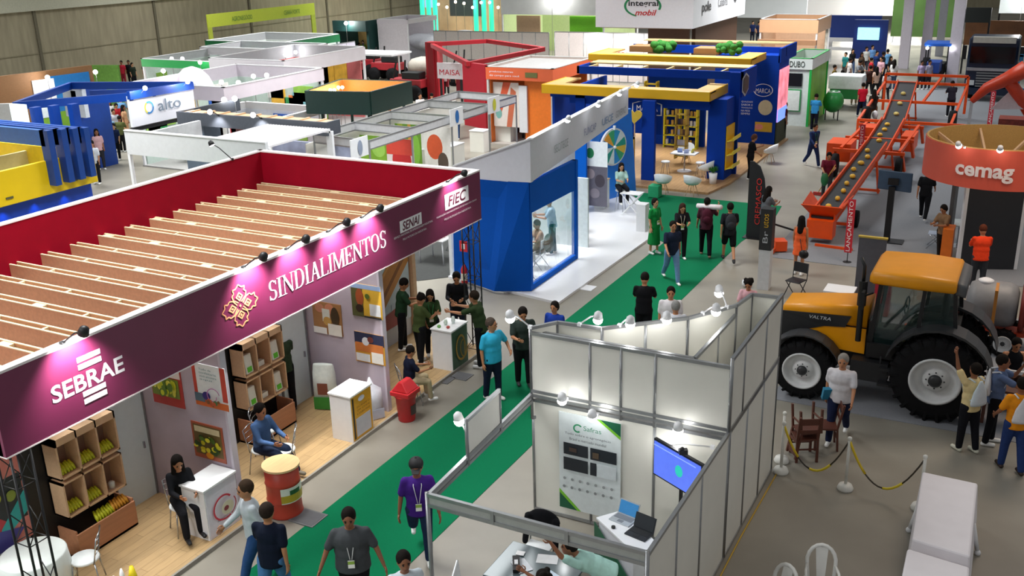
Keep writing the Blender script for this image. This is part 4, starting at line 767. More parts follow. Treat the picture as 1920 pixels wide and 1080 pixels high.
# ------------------------------------------------------------------ yellow tractor
TY = mat('#ea9a04', .35, var=.04, scale=4); TBK = mat('#1b1c1f', .5, var=.08); RIM = mat('#d3d5d6', .45, var=.05); DG = mat('#2c2e31', .45)
tr = thing('tractor', 'yellow and black farm tractor with pale wheel rims on the grey carpet', 'tractor', (-2.4, 19.7, 0))
def wheel(parent, x, yo, r, w_, rim, side, nm='wheel', lugs=20, hubc=DG, rimc=RIM, tyre=RUB):
    c = V((x, yo, r)); ax = V((0, 1, 0)); b = B(); s_ = side    # yo: middle plane, side: -1 faces -Y
    b.lathe(c-ax*w_/2, [(rim, 0), (r*.8, -.0), (r*.93, w_*.07), (r*.96, w_*.25), (r*.96, w_*.75), (r*.93, w_*.93), (r*.8, w_), (rim, w_)], tyre, 40, ax, caps=False)
    for k in range(lugs):
        a = 2*pi*k/lugs
        for h_, of in ((0, 0), (1, pi/lugs)):
            aa = a+of; p = c+V((cos(aa), 0, sin(aa)))*r*.955+ax*(w_*.47*(-1 if h_ == 0 else 1)); q = c+V((cos(aa+.13), 0, sin(aa+.13)))*r*.965; b.bar(p, q, r*.07, r*.07, tyre, V((cos(aa), 0, sin(aa))))
            b.bar(p, p-V((cos(aa), 0, sin(aa)))*r*.2, r*.06, r*.045, tyre, ax)
    o = b.build(nm, parent); b = B(); f_ = c+ax*s_*w_*.5
    b.lathe(f_-ax*s_*.0, [(rim*1.03, 0), (rim*1.05, .02), (rim*.97, .035), (rim*.9, -.02), (rim*.86, -w_*.25), (rim*.55, -w_*.3), (rim*.5, -w_*.12), (rim*.25, -w_*.1)], rimc, 36, ax*s_, caps=False); b.build('rim', o)
    b = B(); b.lathe(f_, [(rim*.27, -w_*.15), (rim*.27, .0), (rim*.15, .03)], hubc, 18, ax*s_)
    for k in range(8): a = k*pi/4; b.ball(f_+ax*s_*(-w_*.1)+V((cos(a), 0, sin(a)))*rim*.36, rim*.035, hubc, 6, 4)
    b.build('hub', o)
wheel(tr, -3.58, 18.97, .63, .4, .37, -1); wheel(tr, -3.58, 20.6, .63, .4, .37, 1); wheel(tr, -1.12, 19.03, .86, .5, .45, -1, lugs=22); wheel(tr, -1.12, 20.6, .86, .5, .45, 1, lugs=22)
def loft(b, secs, mt, smooth=True):      # secs: (x, y0, y1, z0, z1, r)
    vs = []; n = 16
    for x, y0, y1, z0, z1, r in secs:
        cyc = [(y1-r, z1-r, 0), (y0+r, z1-r, 90), (y0+r, z0+r, 180), (y1-r, z0+r, 270)]
        for a, c, d0 in cyc:
            for k in range(4): an_ = rad(d0+30*k); vs.append((x, a+r*cos(an_), c+r*sin(an_)))
    m_ = len(secs); b.add(vs, [(i*n+j, i*n+(j+1) % n, (i+1)*n+(j+1) % n, (i+1)*n+j) for i in range(m_-1) for j in range(n)]+[tuple(range(n-1, -1, -1)), tuple(range((m_-1)*n, m_*n))], mt, smooth); return b
b = B(); loft(b, [(-4.2, 19.42, 20.12, 1.5, 1.66, .07), (-4.14, 19.36, 20.18, 1.48, 1.78, .1), (-3.4, 19.33, 20.21, 1.5, 1.88, .1), (-2.5, 19.3, 20.24, 1.5, 1.98, .1)], TY); b.build('hood', tr)
b = B(); b.box(-4.14, -2.5, 19.36, 20.18, .95, 1.52, TBK); b.build('engine', tr)
b = B()
for y, s_ in ((19.33, -1), (20.2, 1)):
    y_ = y
    b.poly([(-4.1, y_, 1.5), (-2.5, y_, 1.5), (-2.5, y_, .98), (-3.3, y_, 1.02), (-3.75, y_, 1.18), (-3.95, y_, 1.32)][::s_*-1], .03, TY)
b.build('side_panel', tr)
b = B(); b.poly([(-4.19, 19.29, 1.66), (-2.8, 19.27, 1.74), (-2.9, 19.27, 1.5), (-3.3, 19.28, 1.46), (-3.75, 19.28, 1.3), (-4.0, 19.29, 1.05), (-4.17, 19.3, 1.05)][::-1], .03, TBK); b.build('dark_panel', tr)
text('VALTRA', (-3.6, 19.255, 1.6), (.42, 0, 0), (0, 0, .07), mat('#cfd2d4', .3), tr, shear=.2)
b = B(); b.box(-4.2, -4.1, 19.4, 20.14, 1.0, 1.6, mat('#26282b', .6)); b.cb((-4.25, 19.77, .85), .35, .5, .35, TBK); b.build('grille', tr)
b = B(); b.box(-4.0, -.6, 19.5, 20.1, .6, 1.0, TBK); b.box(-2.5, -1.0, 19.35, 20.25, .8, 1.35, TBK); b.box(-2.7, -2.0, 19.0, 19.4, .55, .95, TBK); b.box(-2.7, -2.0, 20.15, 20.55, .55, .95, TBK); b.build('chassis', tr)
for y in (18.97, 20.6):
    b = B(); n = 10; pts = [(-3.58+.74*cos(rad(20+14*k)), .63+.74*sin(rad(20+14*k))) for k in range(n+1)]
    for i in range(n): b.add([(pts[i][0], y-.2, pts[i][1]), (pts[i+1][0], y-.2, pts[i+1][1]), (pts[i+1][0], y+.2, pts[i+1][1]), (pts[i][0], y+.2, pts[i][1]), (pts[i][0], y-.2, pts[i][1]+.03), (pts[i+1][0], y-.2, pts[i+1][1]+.03), (pts[i+1][0], y+.2, pts[i+1][1]+.03), (pts[i][0], y+.2, pts[i][1]+.03)], [(0, 1, 2, 3), (7, 6, 5, 4), (0, 4, 5, 1), (1, 5, 6, 2), (2, 6, 7, 3), (3, 7, 4, 0)], DG)
    b.build('front_fender', tr)
for y0_, y1_ in ((18.82, 19.35), (20.3, 20.85)):
    b = B(); pts = [(-1.12+.97*cos(rad(8+14*k)), .86+.97*sin(rad(8+14*k))) for k in range(12)]; pts = [(min(max(p, -2.05), -.15), q) for p, q in pts]
    for i in range(11): b.add([(pts[i][0], y0_, pts[i][1]), (pts[i+1][0], y0_, pts[i+1][1]), (pts[i+1][0], y1_, pts[i+1][1]), (pts[i][0], y1_, pts[i][1]), (pts[i][0], y0_, pts[i][1]+.05), (pts[i+1][0], y0_, pts[i+1][1]+.05), (pts[i+1][0], y1_, pts[i+1][1]+.05), (pts[i][0], y1_, pts[i][1]+.05)], [(0, 1, 2, 3), (7, 6, 5, 4), (0, 4, 5, 1), (1, 5, 6, 2), (2, 6, 7, 3), (3, 7, 4, 0)], DG)
    b.build('rear_fender', tr)
cx0, cx1, cy0, cy1 = -2.42, -.9, 19.12, 20.48
b = B(); fl4 = [(-2.42, cy0+.1), (-2.42, cy1-.1), (-.95, cy1), (-.95, cy0)]
for x, y, xt, yt in ((-2.42, cy0+.12, -2.3, cy0+.1), (-2.42, cy1-.12, -2.3, cy1-.1), (-1.55, cy0, -1.5, cy0+.05), (-1.55, cy1, -1.5, cy1-.05), (-.88, cy0+.05, -.98, cy0+.08), (-.88, cy1-.05, -.98, cy1-.08)): b.bar((x, y, .95 if x < -2 else 1.6), (xt, yt, 2.55), .07, .07, BLACK)
b.box(-2.45, -.85, cy0+.02, cy0+.09, 1.0, 1.3, BLACK); b.box(-1.6, -.85, cy0, cy1, 1.3, 1.72, BLACK); b.box(-2.45, -2.38, cy0+.1, cy1-.1, 1.0, 1.7, BLACK); b.build('cab_frame', tr)
GL = mat('#3a5a58', .05, trans=.8, alpha=.55)
b = B(); b.poly([(-2.38, cy0+.1, 1.25), (-1.55, cy0+.03, 1.25), (-1.5, cy0+.06, 2.5), (-2.28, cy0+.1, 2.5)], .01, GL); b.build('window', tr)
b = B(); b.poly([(-1.5, cy0+.03, 1.74), (-.9, cy0+.05, 1.74), (-.99, cy0+.08, 2.5), (-1.46, cy0+.06, 2.5)], .01, GL); b.build('window', tr)
b = B(); b.poly([(-1.5, cy1-.03, 1.74), (-.9, cy1-.05, 1.74), (-.99, cy1-.08, 2.5), (-1.46, cy1-.06, 2.5)], .01, GL); b.build('window', tr)
b = B(); b.poly([(-2.42, cy0+.15, 1.72), (-2.42, cy1-.15, 1.72), (-2.3, cy1-.15, 2.5), (-2.3, cy0+.15, 2.5)], .01, GL); b.build('window', tr)
b = B(); b.ball((-1.35, 19.8, 1.75), (.22, .24, .1), TBK); b.ball((-1.15, 19.8, 2.05), (.08, .22, .3), TBK); b.build('seat', tr)
b = B(); b.tube([(-1.85+.02*cos(a)-.1*sin(a)*0, 19.8+.19*cos(a), 1.95+.17*sin(a)) for a in [k*pi/8 for k in range(16)]], .015, BLACK, 6, True); b.bar((-1.85, 19.8, 1.95), (-2.2, 19.8, 1.5), .05, .05, BLACK); b.build('steering_wheel', tr)
b = B()
vs = []
for x, y0_, y1_, z0_, z1_, r in ((-2.5, 19.08, 20.5, 2.56, 2.72, .07), (-2.42, 19.0, 20.58, 2.54, 2.8, .1), (-1.6, 18.97, 20.62, 2.53, 2.83, .11), (-1.0, 19.0, 20.6, 2.53, 2.8, .11), (-.96, 19.05, 20.55, 2.56, 2.76, .08)): vs.append((x, y0_, y1_, z0_, z1_, r))
loft(b, vs, TY); b.build('roof', tr)
b = B(); loft(b, [(-.97, 19.08, 20.52, 2.5, 2.76, .06), (-.8, 19.12, 20.48, 2.45, 2.7, .06)], mat('#55575a', .5)); b.build('roof_rear', tr)
b = B(); b.cyl((-2.62, 19.16, 1.3), .055, .75, BLACK, 12); b.cyl((-2.62, 19.16, 2.05), .085, .5, BLACK, 12); b.tube([(-2.62, 19.16, 2.5), (-2.62, 19.16, 2.85), (-2.7, 19.2, 3.0)], .035, BLACK, 8); b.build('exhaust_pipe', tr)
b = B(); b.bar((-2.42, 19.1, 2.35), (-2.55, 18.85, 2.35), .03, .03, BLACK); b.box(-2.58, -2.53, 18.75, 18.93, 2.1, 2.45, BLACK); b.build('mirror', tr)
b = B(); b.box(-2.15, -1.75, 18.85, 19.05, .55, .6, TBK); b.box(-2.15, -1.75, 18.9, 19.08, .85, .9, TBK); b.bar((-2.15, 19.0, .5), (-2.15, 19.05, 1.1), .03, .03, TBK); b.bar((-1.76, 19.0, .5), (-1.76, 19.05, 1.1), .03, .03, TBK); b.build('step', tr)
# sprayer behind the tractor
sp_ = thing('sprayer', 'grey orchard sprayer tank with an orange-red fan ring behind the tractor', 'sprayer', (-.2, 23.2, 0)); ORR = mat('#d0431f', .4)
b = B(); b.lathe((-.95, 23.2, 1.05), [(.2, 0), (.42, .06), (.5, .2), (.5, .85), (.44, 1.0), (.3, 1.05)], mat('#7f8083', .5), 24, (1, 0, 0)); b.build('tank', sp_)
b = B(); n = 28; b.tube([(.42, 23.2+.56*cos(2*pi*k/n), 1.05+.56*sin(2*pi*k/n)) for k in range(n)], .1, ORR, 8, True); b.tube([(.2, 23.2+.5*cos(2*pi*k/n), 1.05+.5*sin(2*pi*k/n)) for k in range(n)], .06, mat('#7c2a22', .5), 8, True); b.build('fan_ring', sp_)
b = B(); b.cyl((.2, 23.2, 1.05), .45, .12, BLACK, 20, (1, 0, 0)); b.build('fan', sp_); b = B(); b.lathe((-.6, 23.2, 1.52), [(.16, 0), (.16, .05), (.1, .08)], WHITE, 14); b.build('lid', sp_)
b = B(); b.box(-1.5, .3, 23.0, 23.4, .4, .5, ORR); b.bar((-1.5, 23.2, .45), (-2.1, 22.6, .45), .08, .08, ORR); b.build('chassis', sp_)
for y in (22.75, 23.65): wheel(sp_, -.1, y, .32, .18, .18, -1 if y < 23 else 1, lugs=14)
arm = B(); arm.cb((-.35, 22.5, 1.15), .06, .4, 1.1, mat('#b9792c', .5), 0, .15); arm.build('boom', sp_)
# chair and white table beyond the hood
t = folding_chair((*G(1490, 556).xy, 0), pi-.3, '#15161a', 'black-backed visitor chair beyond the tractor hood', fr=BLACK)
t = thing('low_table', 'small white-topped table beyond the tractor hood', 'table', (-3.75, 23.9, 0)); b = B(); b.box(-4.15, -3.45, 23.65, 24.25, .62, .66, WHITE); b.build('top', t)
for x, y in ((-4.1, 23.7), (-3.5, 23.7), (-4.1, 24.2), (-3.5, 24.2)): b = B(); b.cyl((x, y, 0), .02, .62, DARK, 6); b.build('leg', t)
# grey partition and totem signs
t = thing('partition_screen', 'dark grey free-standing panel with a yellow top edge behind the tractor exhaust', 'panel', (-3.3, 24.9, 0)); b = B(); b.box(-3.6, -2.95, 24.85, 24.93, .05, 1.75, mat('#55565c', .7)); b.build('panel', t); b = B(); b.box(-3.62, -2.93, 24.84, 24.94, 1.75, 1.79, mat('#b8a040', .5)); b.build('top_edge', t); b = B(); b.box(-3.6, -3.5, 24.7, 25.1, 0, .05, DARK); b.box(-3.05, -2.95, 24.7, 25.1, 0, .05, DARK); b.build('foot', t)
b = B(); b.cb((-2.85, 24.3, .6), .35, .3, 1.15, mat('#b01c30', .5)); tag(b.build('red_box'), 'red box half hidden behind the tractor exhaust', 'box')
t = thing('totem_sign', 'square totem, white below and black above with yellow and white vertical lettering', 'totem', (-5.95, 25.05, 0)); b = B(); b.box(-6.08, -5.78, 24.95, 25.25, 0, 1.1, mat('#c9cacc', .5)); b.build('lower_body', t); b = B(); b.box(-6.09, -5.77, 24.94, 25.26, 1.1, 2.2, mat('#232427', .5)); b.build('upper_body', t)
text('utos', (-5.87, 24.94, 1.72), (0, 0, .36), (-.13, 0, 0), mat('#d9a81e', .5), t); text('Br', (-5.87, 24.94, 1.3), (0, 0, .32), (-.13, 0, 0), mat('#b9bcc0', .5), t)
b = B(); b.ball((-6.4, 25.0, .12), (.1, .12, .12), WHITE); tag(b.build('plastic_bag'), 'small white bag on the floor left of the black and white totem', 'bag')
t = thing('flag_sign', 'curved black flag sign with red vertical lettering beside the green carpet end', 'sign', (-7.35, 29.5, 0)); k_ = [(-7.62, 0), (-7.1, 0), (-7.1, 1.5), (-7.16, 1.9), (-7.3, 2.25), (-7.5, 2.4), (-7.62, 2.4)]
b = B(); b.poly([(x, 29.5, z) for x, z in k_], .06, mat('#1a1b1e', .6)); b.build('flag_panel', t); text('CREMASCO', (-7.22, 29.5, .45), (0, 0, 1.45), (-.16, 0, 0), mat('#d0302c', .5), t); b = B(); b.box(-7.7, -7.05, 29.35, 29.75, 0, .03, BLACK); b.build('base_plate', t)
def launch_post(px, py, ptop, lab):
    p = G(px, py); t = thing('launch_sign', lab, 'sign', p, 'red and white vertical launch signs'); z1 = ptop; b = B(); b.cyl((p.x, p.y, 0), .012, z1, BLACK, 6); b.cyl((p.x, p.y, 0), .12, .02, BLACK, 12); b.build('pole', t)
    b = B(); b.box(p.x-.1, p.x+.1, p.y-.03, p.y-.01, z1-1.55, z1, mat('#c92a38', .5)); o = b.build('strip', t); text('LANÇAMENTO', (p.x+.07, p.y-.035, z1-1.5), (0, 0, 1.45), (-.13, 0, 0), mat('#f4f0f0', .5), o)
launch_post(1588, 492, 1.85, 'red vertical launch sign in front of the orange hopper'); launch_post(1610, 325, 1.9, 'red vertical launch sign beside the middle of the conveyor machine'); launch_post(1853, 250, 1.9, 'red vertical launch sign behind the round orange stand')
# TV on black stand
t = thing('screen_stand', 'dark blue-grey screen seen from behind on a black pole stand', 'screen', (-3.68, 30.7, 0)); b = B(); b.cb((-3.6, 30.8, 1.85), 1.0, .06, .58, mat('#3b5068', .4, .2), rad(-12)); b.build('screen_frame', t, bevel=.02); b = B(); b.box(-3.74, -3.56, 30.62, 30.74, 0, 1.7, BLACK); b.cb((-3.63, 30.7, 1.85), .3, .06, .2, BLACK); b.cb((-3.63, 30.7, .02), .9, .5, .04, DARK); b.build('pole', t)
# ------------------------------------------------------------------ round orange stand
cm_ = thing('round_stand', 'round stand with a coral ring fascia, white lettering and dark panel', 'stand', (-.9, 29.9, 0)); OR = mat('#dc5b45', .5, var=.03, scale=2); cx, cy, R1 = -.9, 29.9, 1.9
def arcwall(b, r0, r1, z0, z1, a0, a1, mt, n=48):
    for i in range(n):
        a, c = rad(a0+(a1-a0)*i/n), rad(a0+(a1-a0)*(i+1)/n); q = [(cx+r*cos(t_), cy+r*sin(t_)) for r, t_ in ((r0, a), (r1, a), (r1, c), (r0, c))]
        b.prism(q, z0, z1, mt)
b = B(); arcwall(b, R1-.02, R1, 2.45, 3.5, 180, 390, OR); b.build('ring_fascia', cm_); b = B(); arcwall(b, R1-.02, R1, 2.45, 3.5, 30, 180, mat('#35373c', .5)); b.build('rear_ring', cm_)
b = B(); arcwall(b, R1-.08, R1-.02, 2.45, 3.52, 0, 360, mat('#c39a58', .6, var=.15, kind='wood')); b.build('inner_ring', cm_)
for k in range(8): a = rad(20+k*45); b = B(); b.bar((cx+(R1-.03)*cos(a), cy+(R1-.03)*sin(a), 3.4), (cx+.3*cos(a+.5), cy+.3*sin(a+.5), 2.6), .06, .08, WOODF); b.build('rafter', cm_)
b = B(); b.slab((-1.48, 28.82), (-.15, 29.3), .02, 2.5, .12, mat('#23252b', .6)); b.build('panel', cm_); b = B(); b.slab((-1.56, 28.79), (-1.48, 28.82), .02, 2.5, .14, WHITE); b.slab((-.15, 29.3), (-.07, 29.33), .02, 2.5, .14, WHITE); b.build('panel_edge', cm_)
b = B(); b.slab((-1.9, 29.6), (-1.9, 30.8), .0, 2.5, .1, mat('#4a4c52', .6)); b.build('panel', cm_)
def arctext(s, r, z0, z1, a0, a1, mt, parent):      # letters bent on the ring
    cu = bpy.data.curves.new('t', 'FONT'); cu.body = s; cu.offset = .03; cu.resolution_u = 3; ob = bpy.data.objects.new('t', cu); me = bpy.data.meshes.new_from_object(ob); bpy.data.objects.remove(ob)
    bm = bmesh.new(); bm.from_mesh(me); bmesh.ops.subdivide_edges(bm, edges=[e for e in bm.edges if e.calc_length() > .25], cuts=2); xs = [v.co.x for v in bm.verts]; ys = [v.co.y for v in bm.verts]; x0, x1, y0, y1 = min(xs), max(xs), min(ys), max(ys); b = B(); vs = []
    for v in bm.verts: a = rad(a0+(a1-a0)*(v.co.x-x0)/(x1-x0)); vs.append((cx+(r)*cos(a), cy+r*sin(a), z0+(z1-z0)*(v.co.y-y0)/(y1-y0)))
    b.add(vs, [[v.index for v in f.verts] for f in bm.faces], mt); bm.free(); bpy.data.meshes.remove(me); b.build('lettering', parent)
arctext('cemag', R1+.03, 2.66, 3.06, 241, 284, mat('#f6e9e4', .5), cm_)
for k, a in enumerate((246, 272)):
    a = rad(a); p = V((cx+R1*cos(a), cy+R1*sin(a), 3.5)); o_ = V((cos(a), sin(a), 0)); arm_lamp(p, p+o_*.35+V((0, 0, .15)), p-V((0, 0, .5)), ['left', 'right'][k]+' white spotlight over the lettering of the round coral stand', 110, 85, colr=WHITE)
b = B(); b.box(-2.0, -1.72, 28.9, 29.5, .0, 1.05, mat('#e0701c', .5)); tag(b.build('orange_counter'), 'narrow orange counter left of the dark panel of the round stand', 'counter')
folding_chair((-2.3, 30.6, 0), 1.6, '#a9b4c8', 'pale blue chair by the table under the round coral stand', None, CHROME)
t = thing('low_table', 'glass table with papers under the round coral stand', 'table', (-1.7, 31.0, 0)); b = B(); b.cyl((-1.7, 31.0, .7), .4, .03, mat('#aab6bc', .2), 24); b.build('top', t); b = B(); b.cyl((-1.7, 31.0, 0), .04, .7, CHROME); b.cyl((-1.7, 31, 0), .25, .02, CHROME); b.build('pedestal', t)
# ------------------------------------------------------------------ orange conveyor machines
OC = mat('#e04c08', .4, var=.06, scale=4); BELT = mat('#26282c', .7)
def conveyor(p, q, w_, lab, legs=True, n=6, hop=False, grp=None):
    t = thing('conveyor', lab, 'farm machine', ((p[0]+q[0])/2, (p[1]+q[1])/2, 0)); p = V(p); q = V(q); d = (q-p).normalized(); s_ = d.cross(V((0, 0, 1))).normalized()
    b = B(); b.bar(p, q, w_, .07, BELT); b.build('belt', t)
    for k in (-1, 1): b = B(); b.bar(p+s_*k*(w_/2+.05)+V((0, 0, .05)), q+s_*k*(w_/2+.05)+V((0, 0, .05)), .05, .2, OC); b.bar(p+s_*k*(w_/2+.03)-V((0, 0, .16)), q+s_*k*(w_/2+.03)-V((0, 0, .16)), .05, .06, OC); b.build('side_rail', t)
    for u in (.2, .75):
        c = p.lerp(q, u); b = B()
        for k in (-1, 1): b.bar(c+s_*k*(w_/2+.1), V((c.x, c.y, .05))+s_*k*(w_/2+.25), .07, .07, OC)
        b.bar(V((c.x, c.y, .15))+s_*(w_/2+.3), V((c.x, c.y, .15))-s_*(w_/2+.3), .08, .08, OC); b.build('support', t)
    if hop:
        b = B(); c = p+d*.1
        for k in (-1, 1): b.poly([c+s_*k*(w_/2), c+d*1.0+s_*k*(w_/2), c+d*1.1+s_*k*(w_/2+.35)+V((0, 0, .4)), c-d*.1+s_*k*(w_/2+.3)+V((0, 0, .4))][::k], .03, OC)
        b.poly([c-s_*(w_/2), c+s_*(w_/2), c-d*.3+s_*(w_/2+.3)+V((0, 0, .42)), c-d*.3-s_*(w_/2+.3)+V((0, 0, .42))], .03, OC); b.cb(c-V((0, 0, .3))-d*.1, w_+.15, .5, .55, OC, atan2(d.y, d.x)-pi/2); b.build('hopper', t)
    return t, p, q, s_, d
t, p, q, s_, d = conveyor((-5.45, 29.9, .75), (-5.3, 38.6, 1.35), .62, 'long orange conveyor with black belt and front hopper on the grey carpet', hop=True)
for k in (-1, 1): wheel(t, -5.35+k*.62, 32.6, .26, .16, .12, k, lugs=12) if False else None
for k in (-1, 1):
    b = B(); b.lathe((-5.4+k*.62-.08, 31.9, .28), [(.13, 0), (.27, .0), (.28, .08), (.27, .16), (.13, .16)], RUB, 20, (1, 0, 0)); b.build('wheel', t)
b = B(); b.bar((-5.9, 29.3, .4), (-6.9, 28.9, .75), .05, .05, BLACK); b.bar((-6.9, 28.9, .75), (-6.6, 28.3, .1), .05, .05, BLACK); b.bar((-5.5, 29.4, .05), (-4.4, 29.3, .05), .07, .07, OC); b.build('drawbar', t)
b = B(); b.cb((-6.35, 28.5, .2), .35, .4, .3, OC, .5); b.cb((-6.55, 28.2, .1), .3, .3, .12, mat('#b8431a', .5)); b.build('hitch', t)
random.seed(9)
for k in range(9):
    c = p.lerp(q, .1+.095*k)+s_*random.uniform(-.12, .12); b = B(); b.ball(c+V((0, 0, .1)), (random.uniform(.08, .12), random.uniform(.08, .12), .08), mat('#e6b53a', .5, var=.1), 10, 6); tag(b.build('yellow_squash'), 'yellow squash on the long conveyor belt, %s from the hopper' % ['first', 'second', 'third', 'fourth', 'fifth', 'sixth', 'seventh', 'eighth', 'ninth'][k], 'squash', 'yellow squashes on the long belt')
t2, p, q, s_, d = conveyor((-5.45, 39.2, .9), (-5.6, 45.0, 1.15), .8, 'second orange conveyor section with wide frame arms, behind the first')
b = B()
for y in (38.9, 41.5, 44.6): b.bar((-6.9, y, 1.0), (-4.3, y, 1.0), .12, .12, OC); b.bar((-6.8, y, 1.0), (-6.9, y+.3, .3), .1, .1, OC); b.bar((-4.4, y, 1.0), (-4.3, y+.3, .3), .1, .1, OC)
b.bar((-6.6, 38.9, 1.05), (-6.6, 44.6, 1.05), .1, .14, OC); b.bar((-4.5, 38.9, 1.05), (-4.5, 44.6, 1.05), .1, .14, OC); b.build('frame', t2)
b = B(); b.cb((-6.8, 40.2, .75), .9, 1.3, .7, OC); b.cb((-4.6, 42.6, .8), .5, 1.4, .6, OC); b.cb((-6.3, 43.8, .9), .5, .9, .4, OC); b.build('gearbox', t2)
for k in (-1, 1): b = B(); b.lathe((-5.6+k*1.15-.1, 38.7, .45), [(.2, 0), (.43, .0), (.45, .1), (.43, .2), (.2, .2)], RUB, 24, (1, 0, 0)); b.build('wheel', t2)
for k in range(5): c = p.lerp(q, .12+.17*k)+s_*random.uniform(-.15, .15); b = B(); b.ball(c+V((0, 0, .1)), (.11, .1, .08), mat('#e6b53a', .5, var=.1), 10, 6); tag(b.build('yellow_squash'), 'yellow squash on the second conveyor section, %s from the near end' % ['first', 'second', 'third', 'fourth', 'fifth'][k], 'squash', 'yellow squashes on the second belt')
t3, p, q, s_, d = conveyor((-5.75, 46.6, .8), (-6.15, 53.5, 1.6), .8, 'rearmost orange machine with open tubular frame and wheels')
b = B()
for x in (-7.2, -3.4): b.bar((x, 46.2, .9), (x, 53.5, 1.6), .1, .1, OC); b.bar((x, 46.2, .9), (x, 46.2, .3), .1, .1, OC); b.bar((x, 53.5, 2.0), (x, 53.5, .2), .12, .12, OC)
for y, z in ((46.2, .9), (50, 1.2), (53.5, 1.6), (53.5, 2.0)): b.bar((-7.2, y, z), (-2.0 if y < 47 else -3.4, y, z), .12, .12, OC)
b.bar((-5.0, 50, 1.2), (-4.6, 53.5, 1.9), .1, .1, OC); b.build('frame', t3)
for x in (-7.2, -3.5): b = B(); b.lathe((x-.15, 48.2, .6), [(.25, 0), (.57, .0), (.6, .12), (.6, .2), (.57, .3), (.25, .3)], RUB, 24, (1, 0, 0)); b.build('wheel', t3)
for k in range(3): c = p.lerp(q, .15+.25*k); b = B(); b.ball(c+V((0, 0, .1)), (.12, .12, .09), mat('#d9c270', .5, var=.1), 10, 6); tag(b.build('yellow_squash'), 'pale squash on the rearmost machine belt, %s from the near end' % ['first', 'second', 'third'][k], 'squash', 'pale squashes on the rear belt')
# ------------------------------------------------------------------ S2: white and blue glass-room stand with prize wheel
BL = mat('#0058bc', .75, var=.04, scale=2); BL2 = mat('#004dac', .75, var=.03); BSKY = mat('#1478e0', .45, var=.04); WF = mat('#dedfe8', .5, var=.02)
s2 = thing('exhibition_stand', 'white and blue stand with a glass meeting room and glossy white floor', 'stand', (-12.4, 27, 0))
b = B(); b.prism([(-10.38, 21.75), (-10.25, 28.2), (-11.4, 31.3), (-13.2, 33.4), (-14.1, 33.4), (-14.1, 22.4)], .0, .07, mat('#e9eaee', .25, var=.01)); b.build('floor_platform', s2)
def quadwall(b, p, q, zp0, zq0, zp1, zq1, t, mt):
    p = V((*p, 0)); q = V((*q, 0)); d = (q-p).normalized(); n = V((d.y, -d.x, 0)); u0 = [p+V((0, 0, zp0)), q+V((0, 0, zq0)), q+V((0, 0, zq1)), p+V((0, 0, zp1))]; b.poly(u0, t, mt)
A2, B2 = (-11.34, 22.2), (-12.12, 30.9)
b = B(); quadwall(b, A2, B2, 3.04, 3.36, 4.15, 4.2, .12, WF); b.build('fascia', s2)
b = B(); quadwall(b, (-13.62, 22.2), A2, 2.95, 3.04, 3.3, 4.15, .12, WF); b.build('side_fascia', s2)
b = B(); b.bar((-13.62, 22.2, 3.3), (-11.34, 22.2, 4.17), .14, .04, WHITE); b.bar((-11.34, 22.2, 4.17), (-12.12, 30.9, 4.22), .16, .04, WHITE); b.build('fascia_trim', s2)
b = B(); b.poly([(-11.4, 22.25, 3.0), (-11.45, 25.3, 3.0), (-11.45, 25.3, 2.15), (-11.4, 22.25, 2.2)][::-1], .14, BL); b.poly([(-11.4, 22.2, .08), (-11.44, 25.3, .08), (-11.44, 25.3, .22), (-11.4, 22.2, .22)], .14, BL); b.slab((-11.47, 22.22), (-11.47, 22.34), .08, 2.3, .14, BL); b.slab((-11.5, 25.18), (-11.5, 25.32), .08, 3.0, .14, BL); b.build('front_wall', s2)
b = B(); b.poly([(-13.9, 22.4, .08), (-12.3, 21.8, .08), (-12.0, 22.18, 3.0), (-13.7, 22.2, 3.0)], .1, BL2); b.poly([(-12.3, 21.8, .08), (-11.4, 22.2, .08), (-11.4, 22.2, 3.04), (-12.0, 22.18, 3.0)], .1, BL2); b.build('folded_side_wall', s2)
b = B(); b.poly([(-11.43, 22.34, .22), (-11.46, 25.18, .22), (-11.46, 25.18, 2.13), (-11.43, 22.34, 2.18)], .01, GLASS); b.build('window', s2)
b = B(); b.box(-14.1, -14.0, 22.5, 33.2, .07, 2.85, mat('#e8ecec', .5)); b.build('back_wall', s2)
b = B(); b.box(-14.0, -11.6, 26.4, 26.48, .07, 2.2, mat('#d8e2e2', .5)); b.build('inner_wall', s2)
b = B(); b.box(-13.6, -13.2, 29.9, 30.0, .07, 3.0, BL); b.build('rear_post', s2)
for i, (y, z) in enumerate(((24.0, 0), (26.6, 0), (28.7, 0), (30.6, 0))):
    u = (y-22.2)/8.7; x = -11.34-u*.78; arm_lamp((x+.02, y, 4.2), (x+.4, y, 4.42), (x, y, 3.6), 'white spotlight over the white fascia, %s of four from the glass room corner' % ['first', 'second', 'third', 'fourth'][i], 200, 80, colr=WHITE, group='spotlights over the white fascia')
fd = (V((*B2, 0))-V((*A2, 0))).normalized(); 
for i, (u, s_, c) in enumerate(((1.7, 'SECITECE', '#a8b0b4'), (4.2, 'FUNCAP', '#8a94b8'), (5.9, 'UECE', '#7a9ac0'), (7.3, 'GOVERNO', '#9aa0a8'))):
    o_ = V((*A2, 3.45))+fd*u+V((.01, 0, 0)); text(s_, o_, fd*1.1, (0, 0, .22), mat(c, .5), s2)
